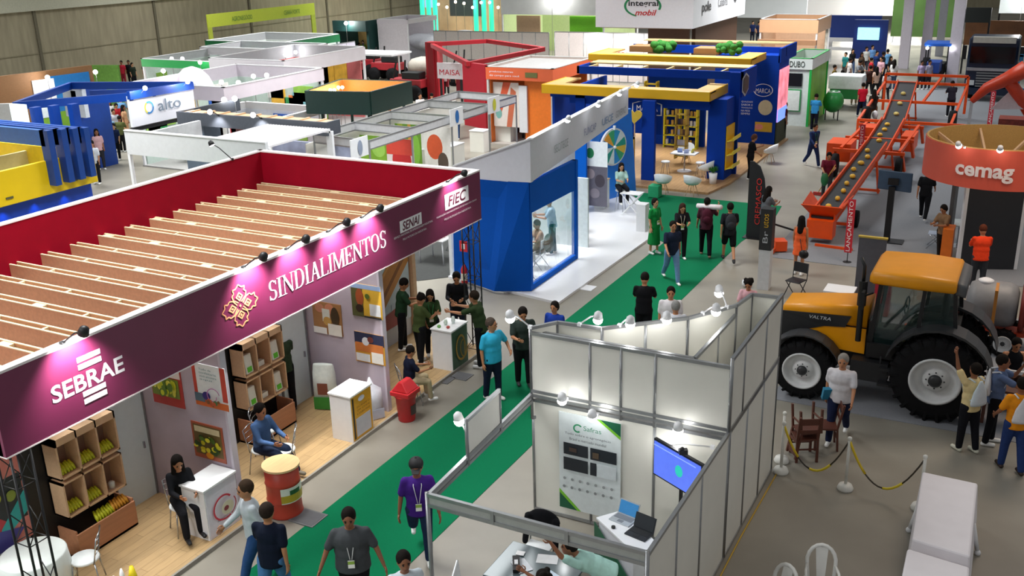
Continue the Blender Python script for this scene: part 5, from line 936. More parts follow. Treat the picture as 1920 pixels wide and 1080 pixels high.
# wheel panel
t = thing('prize_wheel_wall', 'bright blue leaning wall carrying a coloured prize wheel', 'sign wall', (-13.1, 32.4, .07)); b = B(); pw0, pw1 = V((-13.55, 31.2, 0)), V((-12.75, 33.4, 0)); dv = pw1-pw0
b.poly([pw0+V((0, 0, .07)), pw1+V((0, 0, .07)), pw0+dv*.86+V((0, 0, 3.15)), pw0+V((0, 0, 3.0))], .12, BSKY); b.build('panel', t)
dn = dv.normalized(); nv = V((dn.y, -dn.x, 0)); wc_ = pw0+dv*.42+V((0, 0, 1.95))+nv*.14
b = B(); b.lathe(wc_-nv*.1, [(.66, 0), (.66, .08)], WHITE, 40, nv, smooth=False); b.build('wheel_rim', t)
cols = ['#1f9c8c', '#dfe9ee', '#2aa0d8', '#3fae7a', '#f0a83c', '#1f7fc8', '#e8eef0', '#1f9c8c', '#dfe9ee', '#2a90d8', '#3fae7a', '#e6c04a']; b = B()
for k in range(12):
    a, c = 2*pi*k/12, 2*pi*(k+1)/12; b.poly([wc_+nv*.0+V((0, 0, 0)), wc_+dn*.6*cos(a)+V((0, 0, .6*sin(a))), wc_+dn*.6*cos((a+c)/2)+V((0, 0, .6*sin((a+c)/2))), wc_+dn*.6*cos(c)+V((0, 0, .6*sin(c)))], .01, mat(cols[k], .5))
b.build('wheel_face', t); b = B(); b.ball(wc_+nv*.03, .06, WHITE); b.cb(wc_+V((0, 0, .68)), .08, .08, .14, WHITE); b.build('wheel_hub', t)
poster('hanging_banner', (-13.45, 30.2, .3), (.9, .0, 0), (0, 0, 2.2), [(full, '#dfe6ea'), (rc(0, 0, 1, .62), '#5a5866'), (circ(.3, .82, .16, .08), '#1f7a4c'), (circ(.3, .5, .2, .08), '#8a8088'), (circ(.7, .4, .2, .1), '#3a3440'), (circ(.5, .2, .2, .08), '#7a7480')], None, 'banner with a green emblem and crowd photo beside the bright blue wheel wall', 'banner')
t = thing('high_counter', 'small white cabinet with wooden top beside the bright blue wheel wall', 'counter', (-12.95, 30.95, .07)); b = B(); b.box(-13.25, -12.85, 30.7, 31.1, .07, 1.05, WHITE); b.build('cabinet', t); b = B(); b.box(-13.27, -12.83, 30.68, 31.12, 1.05, 1.08, WOODF); b.build('top', t)
t = thing('folding_table', 'white folding table with crossed legs beside the seated woman', 'table', (-11.7, 30.4, .07)); b = B(); b.box(-12.1, -11.4, 30.2, 30.65, .8, .83, WHITE); b.build('top', t)
for y in (30.25, 30.6):
    for s_ in (-1, 1): b = B(); b.bar((-11.75-s_*.32, y, .07), (-11.75+s_*.32, y, .8), .03, .03, WHITE); b.build('leg', t)
def stool(x, y, z, h_, c, lab, grp=None):
    t = thing('bar_stool', lab, 'stool', (x, y, z), grp); b = B(); b.lathe((x, y, z+h_), [(.17, -.03), (.18, 0), (.16, .03)], mat(c, .4), 18); b.build('seat', t)
    for k in range(4): a = pi/4+k*pi/2; b = B(); b.tube([(x+.1*cos(a), y+.1*sin(a), z+h_-.02), (x+.2*cos(a), y+.2*sin(a), z)], .012, CHROME, 6); b.build('leg', t)
    return t
stool(-12.3, 30.75, .07, .72, '#e9ecee', 'tall white stool under the seated woman by the prize wheel')
t = thing('round_bar_table', 'small round pale-topped bar table inside the glossy white stand', 'table', (-12.65, 27.6, .07)); b = B(); b.cyl((-12.65, 27.6, 1.05), .3, .03, mat('#e6cf9a', .5), 24); b.build('top', t); b = B(); b.cyl((-12.65, 27.6, .07), .03, 1.0, CHROME); b.cyl((-12.65, 27.6, .07), .22, .02, CHROME); b.build('pedestal', t); b = B(); b.cyl((-12.7, 27.65, 1.08), .08, .35, mat('#e89a3a', .4), 10); tag(b.build('orange_display'), 'orange packet standing on the small bar table', 'packet')
stool(-12.15, 27.0, .07, .72, '#e9ecee', 'tall white stool in front of the glass room corner')
t = thing('meeting_table', 'white meeting table inside the glass room', 'table', (-12.8, 24.0, .07)); b = B(); b.box(-13.4, -12.6, 23.2, 25.0, .77, .8, WHITE); b.build('top', t)
for x, y in ((-13.3, 23.3), (-12.7, 23.3), (-13.3, 24.9), (-12.7, 24.9)): b = B(); b.cyl((x, y, .07), .02, .7, CHROME, 6); b.build('leg', t)
for i, (x, y) in enumerate(((-12.2, 23.2), (-12.15, 24.1), (-11.9, 22.8))): folding_chair((x, y, .07), 1.5, '#cfd6d8', ['pale chair under the seated man inside the glass room', 'pale chair in the middle of the glass room', 'empty pale chair at the glass room corner'][i], 'pale chairs in the glass room')
b = B(); b.box(-10.9, -10.6, 28.6, 28.95, .07, .95, WHITE); tag(b.build('white_plinth'), 'white plinth between the woman in green and the woman in black', 'plinth') 
t = thing('stool_cushion', 'green box seat at the corner of the green carpet', 'seat', (-11.9, 33.9, 0)); b = B(); b.box(-12.15, -11.75, 33.0, 33.4, .01, .45, mat('#1f9a68', .7)); b.build('box', t, bevel=.03)
# fire extinguisher, bin, dark room at left of blue wall
t = thing('fire_extinguisher', 'red fire extinguisher with its sign against the blue side wall', 'extinguisher', (-13.3, 21.95, 0)); b = B(); b.lathe((-13.3, 21.95, .1), [(.08, 0), (.09, .03), (.09, .42), (.05, .5), (.03, .55)], mat('#b01c20', .4), 14); b.build('cylinder', t); b = B(); b.cyl((-13.3, 21.95, .22), .093, .2, mat('#d8d0b8', .5), 14); b.build('label_patch', t); b = B(); b.box(-13.44, -13.2, 22.0, 22.02, 1.0, 1.3, mat('#c8202a', .5)); b.box(-13.37, -13.27, 21.985, 22.0, 1.08, 1.22, WHITE); b.build('wall_sign', t)
sw2 = [o for o in COL.objects if o.name == 'swing_bin'][0]; d2 = dup(sw2, (*G(893, 552).xy, 0), 0, 'red swing-top bin against the blue folded side wall', None)
b = B(); qa, qb = G(785, 527), G(850, 537); b.prism([(qa.x-4, qa.y-.5), (qa.x, qa.y), (-14.15, 22.5), (-14.15, 28), (-18.5, 28)], .001, .012, mat('#3f403f', .9)); tag(b.build('dark_carpet'), 'dark grey carpet behind the white table between the maroon and blue stands', 'carpet')
t = thing('cafe_table', 'white table with grey legs between the maroon stand and blue wall', 'table', (-15.2, 23.6, 0)); b = B(); b.box(-15.7, -14.8, 23.3, 24.1, .72, .75, WHITE); b.build('top', t)
for x, y in ((-15.65, 23.35), (-14.85, 23.35), (-15.65, 24.05), (-14.85, 24.05)): b = B(); b.tube([(x, y, .72), (x+.05, y-.05, 0)], .02, mat('#a8aaae', .4), 6); b.build('leg', t)
folding_chair((-15.3, 24.8, 0), pi, '#d9dcdf', 'white chair behind the table left of the blue wall')
# ------------------------------------------------------------------ S12: blue and yellow stand
NB = mat('#06389c', .75, var=.05, scale=2); YW = mat('#e8b206', .45, var=.03, scale=3); WT = mat('#cdb07a', .6, var=.1, kind='wood'); GRN = mat('#2f6a2a', .8, var=.3, scale=30, bump=.5)
s12 = thing('exhibition_stand', 'large blue and yellow stand with shelves, beams and wooden-topped roof', 'stand', (-14, 40, 0))
b = B(); b.prism([(-17.6, 34.4), (-10.3, 34.2), (-10.0, 36), (-10.0, 45.2), (-17.6, 45.2)], 0, .08, mat('#b08a5e', .4, var=.1, kind='plank', scale=5)); b.build('floor_platform', s12)
def yring(x0, x1, y0, y1, z0, z1, w_, mt, mt2):
    b = B(); b.box(x0, x1, y0, y0+.06, z0, z1, mt); b.box(x1-.06, x1, y0, y1, z0, z1, mt); b.box(x0, x0+.06, y0, y1, z0, z1, mt); b.build('fascia', s12, bevel=.05); b = B(); b.box(x0, x1, y0+.06, y0+w_, z1-.08, z1-.02, mt2); b.box(x1-w_, x1-.06, y0+w_, y1, z1-.08, z1-.02, mt2); b.box(x0+.06, x0+w_, y0+w_, y1, z1-.08, z1-.02, mt2); b.build('beam_top', s12)
yring(-17.6, -10.75, 35.5, 37.8, 3.12, 3.48, .7, YW, mat('#d3a86a', .6, var=.08)); yring(-18, -10.75, 41.0, 43.4, 3.75, 4.05, .8, YW, mat('#c99a5a', .6, var=.08))
b = B(); b.box(-17.4, -10.9, 35.9, 36.2, 2.95, 3.15, NB); b.build('beam', s12)
b = B(); b.box(-17.0, -10.15, 37.6, 37.7, 3.65, 3.95, NB); b.box(-10.25, -10.15, 37.6, 39.6, 3.0, 3.98, NB); b.box(-17.0, -16.9, 37.6, 39.6, 3.65, 3.95, NB); b.build('beam', s12); b = B(); b.box(-16.9, -10.25, 38.7, 39.6, 3.93, 3.98, WT); b.build('beam_top', s12)
for k in range(6): b = B(); b.box(-16.6+k*1.1, -16.52+k*1.1, 37.7, 38.7, 3.8, 3.93, WT); b.build('rafter', s12)
b = B(); b.box(-17.2, -10.15, 44.4, 44.5, 3.8, 4.15, NB); b.box(-10.25, -10.15, 43.5, 46.4, 3.6, 4.2, NB); b.build('beam', s12); b = B(); b.box(-17.2, -10.2, 45.7, 46.4, 4.15, 4.2, WT); b.build('beam_top', s12)
b = B(); b.box(-13.0, -10.2, 43.5, 45.3, .08, 3.9, NB); b.build('wall_block', s12)
b = B(); b.box(-11.05, -10.35, 36.3, 37.4, .0, 3.1, NB); b.build('pillar', s12); b = B(); b.box(-10.6, -10.2, 37.4, 37.5, .0, 3.95, NB); b.build('pillar', s12)
b = B(); b.box(-13.25, -12.75, 35.2, 35.4, .08, 3.1, NB); b.box(-16.3, -15.9, 35.9, 36.0, .08, 3.1, NB); b.build('pillar', s12)
b = B(); b.box(-16.6, -10.9, 36.0, 36.12, 2.72, 3.1, NB); b.build('header', s12); b = B(); b.box(-14.15, -12.75, 36.0, 36.12, 1.7, 2.72, NB); b.build('sign_wall', s12); b = B(); b.box(-14.15, -13.9, 35.9, 36.1, .08, 1.7, NB); b.build('pillar', s12)
b = B(); b.box(-15.5, -12.9, 41.9, 42.1, .08, 3.2, NB); b.box(-17.6, -17.5, 36.5, 42, .08, 3.0, NB); b.build('inner_wall', s12)
b = B(); b.box(-10.19, -10.15, 43.55, 45.2, 1.05, 3.3, mat('#e07a8a', .3, emit=1.1, var=.5, scale=1.5)); b.box(-10.19, -10.14, 43.55, 45.2, 1.05, 1.6, mat('#6a8ae8', .3, emit=1.2)); b.build('led_display', s12); b = B(); b.box(-10.22, -10.14, 43.5, 45.3, .08, 1.05, mat('#27321e', .7)); b.build('dark_base', s12)
Xv = V((1, 0, 0))
def S12t(s, x0, z0, x1, z1, c='#dfe4ea', Y=43.49): text(s, (x0, Y, z0), (x1-x0, 0, 0), (0, 0, z1-z0), mat(c, .5), s12)
S12t('MARCA', -11.15, 2.3, -10.5, 2.5); b = B()
for pl in ring(.5, .5, .5, .5, .04): shape(pl, (-11.25, 43.48, 2.15), Xv*.85, Zv*.55, WL, s12, b=b)
shape(circ(.5, .5, .5, .5), (-11.0, 43.48, 1.35), Xv*.62, Zv*.66, mat('#cfc8a8', .5), s12, b=b); shape(rc(0, 0, 1, 1), (-11.1, 43.48, .62), Xv*.75, Zv*.42, mat('#c9a52c', .5), s12, b=b); shape(circ(.3, .4, .3, .3), (-11.1, 43.475, .66), Xv*.6, Zv*.42, mat('#d88a7a', .5), s12, b=b); b.build('emblem', s12)
for k in range(5): S12t(['QUALIDADE', 'SABOR E', 'TRADIÇÃO', 'NA MESA', 'SEMPRE'][k], -11.75, 1.85-.13*k, -11.25-(.1 if k > 2 else 0), 1.93-.13*k)
b = B(); hx = [(.5, 0), (1, .25), (1, .8), (.5, 1), (0, .8), (0, .25)]; shape(hx, (-10.14, 37.5, 3.0), (0, .0001, 0) if False else V((0, .9, 0)), Zv*.9, mat('#b9bcc6', .5), s12, b=b); shape([(.5+(x-.5)*.8, .5+(y-.5)*.8) for x, y in hx], (-10.12, 37.5, 3.0), V((0, .9, 0)), Zv*.9, mat('#4a3a3a', .5), s12, b=b); b.build('emblem', s12)
b = B(); shape([(0, 0), (1, 0), (1, .7), (.5, 1), (0, .7)], (-13.95, 35.98, 2.42), Xv*1.2, Zv*.62, WL, s12, b=b, lift=.0); shape([(.04, .06), (.96, .06), (.96, .68), (.5, .92), (.04, .68)], (-13.95, 35.97, 2.42), Xv*1.2, Zv*.62, NB, s12, b=b, lift=.01); b.build('emblem', s12); text('MARCA', (-13.75, 35.94, 2.58), (.85, 0, 0), (0, 0, .22), WL, s12)
def ladder(x, y, z0, z1, w_, c, lab):
    t = thing('yellow_shelf', lab, 'shelf', (x, y, z0)); m_ = mat(c, .45); b = B(); b.box(x-w_/2, x-w_/2+.06, y-.15, y+.15, z0, z1, m_); b.box(x+w_/2-.06, x+w_/2, y-.15, y+.15, z0, z1, m_); b.build('frame', t); b = B(); k = z0+.1
    while k < z1: b.box(x-w_/2, x+w_/2, y-.15, y+.15, k, k+.03, m_); k += .42
    b.build('shelf_board', t); random.seed(int(x*10)); b = B(); k = z0+.13
    while k < z1-.3:
        for q in range(3): b.cb((x-w_/2+.14+q*(w_-.28)/2, y, k+.11), .1, .1, .22, mat(random.choice(['#d8dce4', '#6a4a3a', '#caa040', '#3a3a4a', '#e8e8ea']), .5))
        k += .42
    tag(b.build('shelf_goods'), 'mixed packets standing on the '+lab.split(',')[0], 'goods', None, 'stuff')
ladder(-14.2, 41.5, .08, 2.6, .75, '#e4d820', 'tall yellow shelf in the middle of the blue stand, left one'); ladder(-13.35, 41.5, .08, 2.6, .6, '#e4d820', 'tall yellow shelf in the middle of the blue stand, right one'); ladder(-15.2, 41.5, 1.4, 2.9, .6, '#e8cc20', 'short yellow wall shelf at the back left of the blue stand'); ladder(-12.75, 38.4, .3, 2.4, .5, '#caa83a', 'slim gold-framed shelf behind the right blue pillar')
t = thing('yellow_shelf', 'sloped bright yellow shelf unit on the right face of the blue pillar', 'shelf', (-10.2, 37, 0)); b = B(); b.box(-10.34, -10.3, 36.35, 37.35, .45, 2.1, YW); 
for z in (.5, 1.02, 1.55): b.poly([(-10.3, 36.35, z), (-10.05, 36.35, z+.08), (-10.05, 37.35, z+.08), (-10.3, 37.35, z)], .03, mat('#f2dc3a', .4)); b.poly([(-10.05, 36.35, z+.02), (-10.05, 37.35, z+.02), (-10.05, 37.35, z+.16), (-10.05, 36.35, z+.16)], .02, mat('#f2dc3a', .4))
b.build('shelf_board', t)
t = thing('heart_sign', 'yellow heart-shaped sign on a pole beside the blue stand front', 'sign', (-13.4, 34.9, .08)); b = B(); hp = [(.5+.5*(16*sin(a)**3)/17, .5+.5*(13*cos(a)-5*cos(2*a)-2*cos(3*a)-cos(4*a))/17) for a in [k*2*pi/28 for k in range(28)]][::-1]; shape(hp, (-13.75, 34.85, 2.25), Xv*.65, Zv*.62, mat('#d9b43a', .5), t, b=b, t=.05); b.build('heart_panel', t); b = B(); b.cyl((-13.42, 34.9, .08), .025, 2.3, WOODF, 8); b.build('pole', t)
t = thing('gold_frame', 'gold rectangular frame standing beside the heart sign', 'frame', (-13.5, 34.7, .08)); b = B(); b.box(-13.95, -13.88, 34.65, 34.75, .08, 1.8, YW); b.box(-13.42, -13.35, 34.65, 34.75, .08, 1.8, YW); b.box(-13.95, -13.35, 34.65, 34.75, 1.73, 1.8, YW); b.build('frame', t)
def tub_chair(loc, rz, lab, grp='white tub chairs on the blue stand'):
    t = thing('tub_chair', lab, 'chair', (0, 0, 0), grp); wm_ = mat('#e6eaec', .35, var=.02); b = B(); n = 14; vs = []
    for i in range(n+1):
        a = pi+ (i/n-.5)*pi*1.35 + pi/2; hh = .36*max(.25, cos((i/n-.5)*pi*.8)); 
        for r, z in ((.22, .42), (.3, .5), (.33, .44+hh), (.31, .44+hh), (.27, .5), (.19, .44)): vs.append((r*cos(a), r*sin(a), z))
    b.add(vs, [(i*6+j, i*6+(j+1) % 6, (i+1)*6+(j+1) % 6, (i+1)*6+j) for i in range(n) for j in range(6)]+[tuple(range(6)), tuple(range(n*6+5, n*6-1, -1))], wm_, True); b.build('shell', t)
    b = B(); b.lathe((0, 0, .4), [(.15, 0), (.24, .04), (.22, .06)], wm_, 18); b.build('seat', t)
    for k in range(4): a = pi/4+k*pi/2; b = B(); b.tube([(.1*cos(a), .1*sin(a), .41), (.24*cos(a), .24*sin(a), 0)], [.014, .01], WOODF, 6); b.build('leg', t)
    t.location = loc; t.rotation_euler = (0, 0, rz); return t
tc = tub_chair((*G(1243, 342, .5).xy, .08), 0.1, 'left of two white tub chairs at the blue stand front edge'); dup(tc, (*G(1298, 345, .5).xy, .08), -.2, 'right of two white tub chairs at the blue stand front edge')
dup(tc, (-10.95, 35.9, .08), 1.4, 'white tub chair in front of the blue pillar beside the plant'); dup(tc, (-12.6, 38.6, .08), 3.3, 'white tub chair beyond the table in the blue stand'); dup(tc, (-9.6, 40.2, .0), 1.5, 'white chair against the outer blue wall by the woman on her phone')
t = thing('bar_table', 'white table with brochures in the middle of the blue stand', 'table', (-12.1, 37.2, .08)); b = B(); b.box(-12.7, -11.7, 36.9, 37.5, .78, .82, WHITE); b.build('top', t); b = B(); b.cyl((-12.2, 37.2, .08), .03, .7, CHROME); b.cyl((-12.2, 37.2, .08), .28, .03, WHITE); b.build('pedestal', t)
for k, (x, y, c) in enumerate(((-12.4, 37.2, '#8aa0d8'), (-12.1, 37.1, '#b8c4e8'), (-11.9, 37.3, '#d8cc3a'))): b = B(); b.cb((x, y, .9), .2, .03, .16, mat(c, .5), k*.7, .3); tag(b.build('brochure'), ['blue brochure on the white table of the blue stand', 'pale blue brochure on the white table of the blue stand', 'yellow brochure on the white table of the blue stand'][k], 'brochure')
stool(-12.7, 36.4, .08, .5, '#e9ecee', 'low white stool left of the brochure table'); stool(-11.4, 36.7, .08, .5, '#e9ecee', 'low white stool right of the brochure table')
t = thing('potted_plant', 'green plant in a white pot at the foot of the blue pillar', 'plant', (-10.55, 35.6, .08)); b = B(); b.lathe((-10.55, 35.6, .08), [(.12, 0), (.16, .4)], WHITE, 16); b.build('pot', t); b = B()
for k in range(40): random.seed(k); a = random.uniform(0, 6.28); r = random.uniform(.05, .2); b.poly([(-10.55, 35.6, .48), (-10.55+r*cos(a)-.02*sin(a), 35.6+r*sin(a)+.02*cos(a), .6), (-10.55+r*1.2*cos(a), 35.6+r*1.2*sin(a), .72), (-10.55+r*cos(a)+.02*sin(a), 35.6+r*sin(a)-.02*cos(a), .6)], .002, GRN)
b.build('foliage', t)
def planter(x, y, z, lab):
    t = thing('planter_box', lab, 'planter', (x, y, z), 'wooden planters on the blue stand roof'); b = B(); b.box(x-.9, x+.2, y-.5, y+.5, z, z+.25, mat('#8a6a44', .7, kind='wood')); b.build('box', t); b = B(); random.seed(int(x*7))
    for k in range(30): b.ball((x+random.uniform(.1, .9), y+random.uniform(-.5, .4), z+random.uniform(.1, .35)), random.uniform(.1, .2), GRN, 7, 5)
    b.build('foliage', t)
planter(-15.6, 42.6, 4.05, 'wooden planter with greenery on the left of the yellow roof ring'); planter(-12.6, 42.4, 4.05, 'wooden planter with greenery on the right of the yellow roof ring')
# ------------------------------------------------------------------ generic distant stands
CLU = ['#c8323c', '#2f8a4c', '#2a5ab0', '#e8e6e2', '#d8a83a', '#2c2e34', '#7ab0b8', '#e07a3a', '#6a4a3a', '#8ab84a']
def stand(lab, x0, x1, y0, y1, zb, zt, fc, top='#e8e8ea', wall='#d8d8da', back=True, base=None, posts=True, ft=.1, side=True, inner=None, wt=None, grp=None, clu=0, seed=1):
    t = thing('exhibition_stand', lab, 'stand', ((x0+x1)/2, (y0+y1)/2, 0), grp); f = mat(fc, .5, var=.03, scale=2); fi = mat(inner or fc, .6, var=.03); tp = mat(top, .5)
    b = B(); b.box(x0, x1, y0, y0+ft, zb, zt, f); b.build('fascia', t); b = B(); b.box(x1-ft, x1, y0+ft, y1, zb, zt, f); b.build('side_fascia', t)
    b = B(); b.box(x0, x0+ft, y0+ft, y1, zb, zt, fi); b.box(x0+ft, x1-ft, y1-ft, y1, zb, zt, fi); b.build('rear_fascia', t)
    b = B()
    for a in ((x0, x1, y0, y0+ft), (x0, x1, y1-ft, y1), (x0, x0+ft, y0, y1), (x1-ft, x1, y0, y1)): b.box(a[0]-.01, a[1]+.01, a[2]-.01, a[3]+.01, zt, zt+.03, tp)
    b.build('fascia_trim', t)
    if back: b = B(); b.box(x0+.02, x0+.12, y0+.2, y1, .0, zb, mat(wall, .6, var=.05)); b.build('back_wall', t); b = B(); b.box(x0+.12, x1-.3, y1-.12, y1-.02, .0, zb, mat(wt or wall, .6, var=.05)); b.build('rear_wall', t)
    if posts:
        for x, y in ((x1-.12, y0+.02), (x1-.12, y1-.14), (x0+.02, y0+.02)): b = B(); b.box(x, x+.1, y, y+.1, 0, zb, tp); b.build('post', t)
    if base: b = B(); b.box(x0, x1, y0, y1, 0, .06, mat(base, .6)); b.build('floor_platform', t)
    random.seed(seed)
    for k in range(clu):
        c = random.choice(CLU); b = B(); u = random.uniform(.3, (y1-y0)*.75); h_ = random.uniform(.6, 1.3); z_ = random.uniform(.9, max(1.0, zb-h_-.1))
        if k % 2: b.box(x0+.12, x0+.16, y0+u, y0+u+random.uniform(.6, 1.3), z_, z_+h_, mat(c, .5, var=.2, scale=3)); b.build('wall_graphic', t)
        else: x_ = random.uniform(x0+.4, x1-1.6); b.box(x_, x_+random.uniform(.6, 1.2), y1-.17, y1-.13, z_, z_+h_, mat(c, .5, var=.2, scale=3)); b.build('wall_graphic', t)
    for k in range(clu//3):
        b = B(); x_, y_ = random.uniform(x0+.8, x1-1.2), random.uniform(y0+.6, y1-1.2); b.box(x_, x_+random.uniform(.5, 1), y_, y_+random.uniform(.4, .9), .06, random.uniform(.9, 1.6), mat(random.choice(CLU), .5)); b.build('counter_unit', t)
    return t
def glow_lamp(p, lab, e=30, r=.07, grp='distant lit stand lamps', col=GLOW, lt=True, stem=.25, to=None):
    t = thing('lamp', lab, 'lamp', p, grp); b = B(); b.ball(p, r, col, 10, 6); b.build('bulb', t); b = B(); p = V(p); b.bar(p, to or (p.x, p.y+.02, .0), .02, .02, ALU); b.build('pole', t)
    if lt: point(p+V((.15, -.2, 0)), e, .1, parent=t)
# S5 and neighbours
t = thing('exhibition_stand', 'pale grey-white stand whose long blank fascia shows behind the red wall', 'stand', (-22.8, 24, 0)); b = B(); b.box(-25.7, -19.9, 22.0, 22.12, 2.75, 3.5, mat('#d3d5d8', .5, var=.03)); b.build('fascia', t); b = B(); b.box(-25.7, -19.9, 21.98, 22.14, 3.5, 3.53, WHITE); b.build('fascia_trim', t); b = B(); b.box(-25.7, -25.58, 22.12, 25.2, 2.75, 3.3, mat('#d3d5d8', .5)); b.build('side_fascia', t)
for x_, y_ in ((-25.7, 22), (-20.0, 22), (-20.0, 25.1), (-22.6, 25.1)): b = B(); b.box(x_, x_+.1, y_, y_+.1, 0, 2.76 if y_ < 23 else 3.3, WHITE); b.build('post', t)
b = B(); b.box(-25.5, -20, 22.2, 25, 0, .04, mat('#b9b8b6', .6)); b.build('floor_platform', t)
b = B(); 
for k in range(22): b.box(-22.6+k*.12, -22.6+k*.12+.06, 22.2, 25.2, 3.3, 3.36, mat('#dcd9dc', .6))
b.box(-22.6, -19.95, 22.2, 22.3, 3.24, 3.3, WHITE); b.box(-22.6, -19.95, 25.1, 25.2, 3.24, 3.3, WHITE)
b.build('roof_slats', t)
poster('wall_poster', (-23.9, 23.8, .6), (1.0, 0, 0), (0, 0, 1.6), [(full, '#e0542c'), (rc(.1, .1, .9, .6), '#e88a6a')], None, 'orange poster inside the blank pale stand', 'poster')
b = B(); b.box(-22.8, -19.9, 20.2, 21.2, .9, 1.0, mat('#3c9a58', .6)); b.box(-22.8, -19.9, 20.2, 21.2, 0, .9, WHITE); tag(b.build('green_counter'), 'white counter with green top behind the red wall', 'counter')
t = thing('exhibition_stand', 'dark grey stand with a wooden-topped beam and two bright spotlights', 'stand', (-23.6, 26.5, 0)); D6 = mat('#474c55', .5); b = B(); b.box(-26.9, -20.3, 25.4, 25.5, 3.06, 3.5, D6); b.box(-20.4, -20.3, 25.5, 26.1, 3.06, 3.5, D6); b.box(-26.9, -26.8, 25.5, 28.5, 3.06, 3.5, D6); b.build('beam', t); b = B(); b.box(-26.8, -20.4, 25.5, 26.1, 3.4, 3.46, WOODF); b.build('beam_top', t)
for k in range(9): b = B(); b.box(-26.5+k*.7, -26.42+k*.7, 25.5, 26.1, 3.46, 3.5, WOODF); b.build('rib', t)
b = B(); b.box(-26.9, -25.9, 25.6, 26.4, 0, 3.06, mat('#52606e', .5)); b.build('dark_wall', t); b = B(); b.box(-20.45, -20.3, 25.5, 25.65, 0, 3.06, WHITE); b.build('post', t); b = B(); b.box(-25.5, -21, 27.9, 28.0, 0, 2.2, mat('#8a90a8', .6, var=.4, scale=1.5)); b.build('graphic_wall', t)
b = B(); b.box(-24.6, -24.4, 25.8, 26.0, 0, 3.05, mat('#8a5a5a', .6)); b.build('post', t)
for i, x in enumerate((-24.9, -23.0)): arm_lamp((x, 25.35, 3.5), (x, 25.05, 3.65), (x, 25.3, 3.0), ['left', 'right'][i]+' bright spotlight on the dark grey beam', 90, 100, 'spotlights on the dark grey beam'); glow_lamp((x, 25.0, 3.66), ['left', 'right'][i]+' glowing bulb over the dark grey beam', 0, .09, 'bulbs over the dark grey beam', lt=False, to=(x, 25.4, 3.5))
# S3 yellow and blue
YB = mat('#f2cc02', .4, var=.03, scale=2); DB = mat('#0c3f8c', .4, var=.05); DB2 = mat('#2a5fae', .4)
t = thing('exhibition_stand', 'bright yellow stand with four dark blue blade portals at the left edge', 'stand', (-25, 17, 0))
b = B(); b.box(-22.1, -22.0, 11.5, 17.75, 3.12, 3.98, YB); b.build('fascia', t, bevel=.02); b = B(); b.box(-27.8, -22.1, 17.65, 17.75, 3.12, 3.95, mat('#d8b818', .5)); b.box(-27.9, -27.8, 11.5, 17.7, 3.1, 3.95, YB); b.build('rear_fascia', t)
b = B(); b.box(-27.8, -22.1, 11.5, 17.65, 3.12, 3.16, mat('#d8cfae', .7)); b.box(-24.6, -24.5, 11.5, 17.6, 3.16, 3.8, mat('#b8ae80', .7)); b.box(-26, -22.2, 15.3, 15.4, 3.16, 3.85, mat('#e6e0c8', .7)); b.build('roof_panel', t)
for k, y in enumerate((16.28, 16.68, 17.02, 17.36)):
    b = B(); b.box(-30.5, -21.9, y, y+.12, 4.35-.04*k, 4.75-.04*k, DB2 if k == 0 else DB); b.box(-22.05, -21.75, y, y+.17, 3.35, 4.75-.04*k, DB); b.build('blade_portal', t)
b = B(); b.box(-22.35, -22.25, 11.5, 17.7, 0, 3.12, mat('#0a3fb0', .4, var=.05)); b.build('blue_wall', t)
for k, y in enumerate((14.2, 15.0, 15.9, 16.8)): spot((-22.1, y, 3.1), (-22.3, y, 1.6), 14, 70, (.4, .6, 1), parent=t)
for k, (y, z) in enumerate(((16.9, 3.3), (15.0, 3.28), (13.9, 3.3))): b = B(); b.box(-21.99, -21.97, y, y+.2, z, z+.05, mat('#5a5a3a', .6)); b.build('lamp_bracket', t)
t = thing('exhibition_stand', 'royal blue stand with crossing beams and a white lit logo panel', 'stand', (-31, 26, 0)); RBL = mat('#0c3f9c', .4, var=.05)
b = B(); b.poly([(-28.0, 24.4, 3.05), (-28.0, 27.4, 3.05), (-28.0, 27.4, 4.05), (-28.0, 24.4, 4.12)], .12, mat('#e6e8f2', .4, var=.01)); b.build('logo_panel', t); text('alto', (-27.98, 25.6, 3.42), (0, 1.1, 0), (0, 0, .4), mat('#6a7a8c', .5), t)
b = B()
for k, pl in enumerate(ring(.5, .5, .5, .5, .12)): shape(pl, (-27.99, 25.0, 3.4), V((0, .42, 0)), Zv*.44, mat(['#5ac0e0', '#e0d84a', '#2a7ac0'][k//8], .5), t, b=b)
b.build('emblem', t)
b = B(); b.bar((-28.1, 24.4, 2.95), (-28.1, 27.4, 2.95), .14, .12, DARK); b.build('beam', t)
for (p, q) in (((-28, 24.4, 4.15), (-28, 27.4, 4.1)), ((-34, 24.3, 3.5), (-28, 24.5, 4.1)), ((-36, 28.5, 3.6), (-28, 27.3, 4.1)), ((-34, 24.3, 3.5), (-36, 28.5, 3.6)), ((-33, 27, 3.6), (-28, 25.5, 4.1))): b = B(); b.bar(p, q, .16, .28, RBL); b.build('beam', t)
for x, y in ((-31.3, 22.9), (-31.0, 23.4), (-30.6, 23.9)): b = B(); b.box(x, x+.25, y, y+.3, 1.4, 3.8, RBL); b.build('vertical_blade', t)
b = B(); b.box(-32.2, -31.4, 22.8, 22.9, 2.9, 3.9, mat('#e6f4f2', .4, emit=.6)); b.build('lit_sign', t); b = B(); b.box(-36.5, -35.3, 28.4, 28.6, 2.3, 3.5, mat('#dfe6f2', .5)); b.build('sign_panel', t); b = B(); b.box(-36.0, -35.7, 28.4, 30, 0, 3.4, RBL); b.box(-28.2, -28.1, 27.3, 27.5, 0, 3, RBL); b.build('post', t)
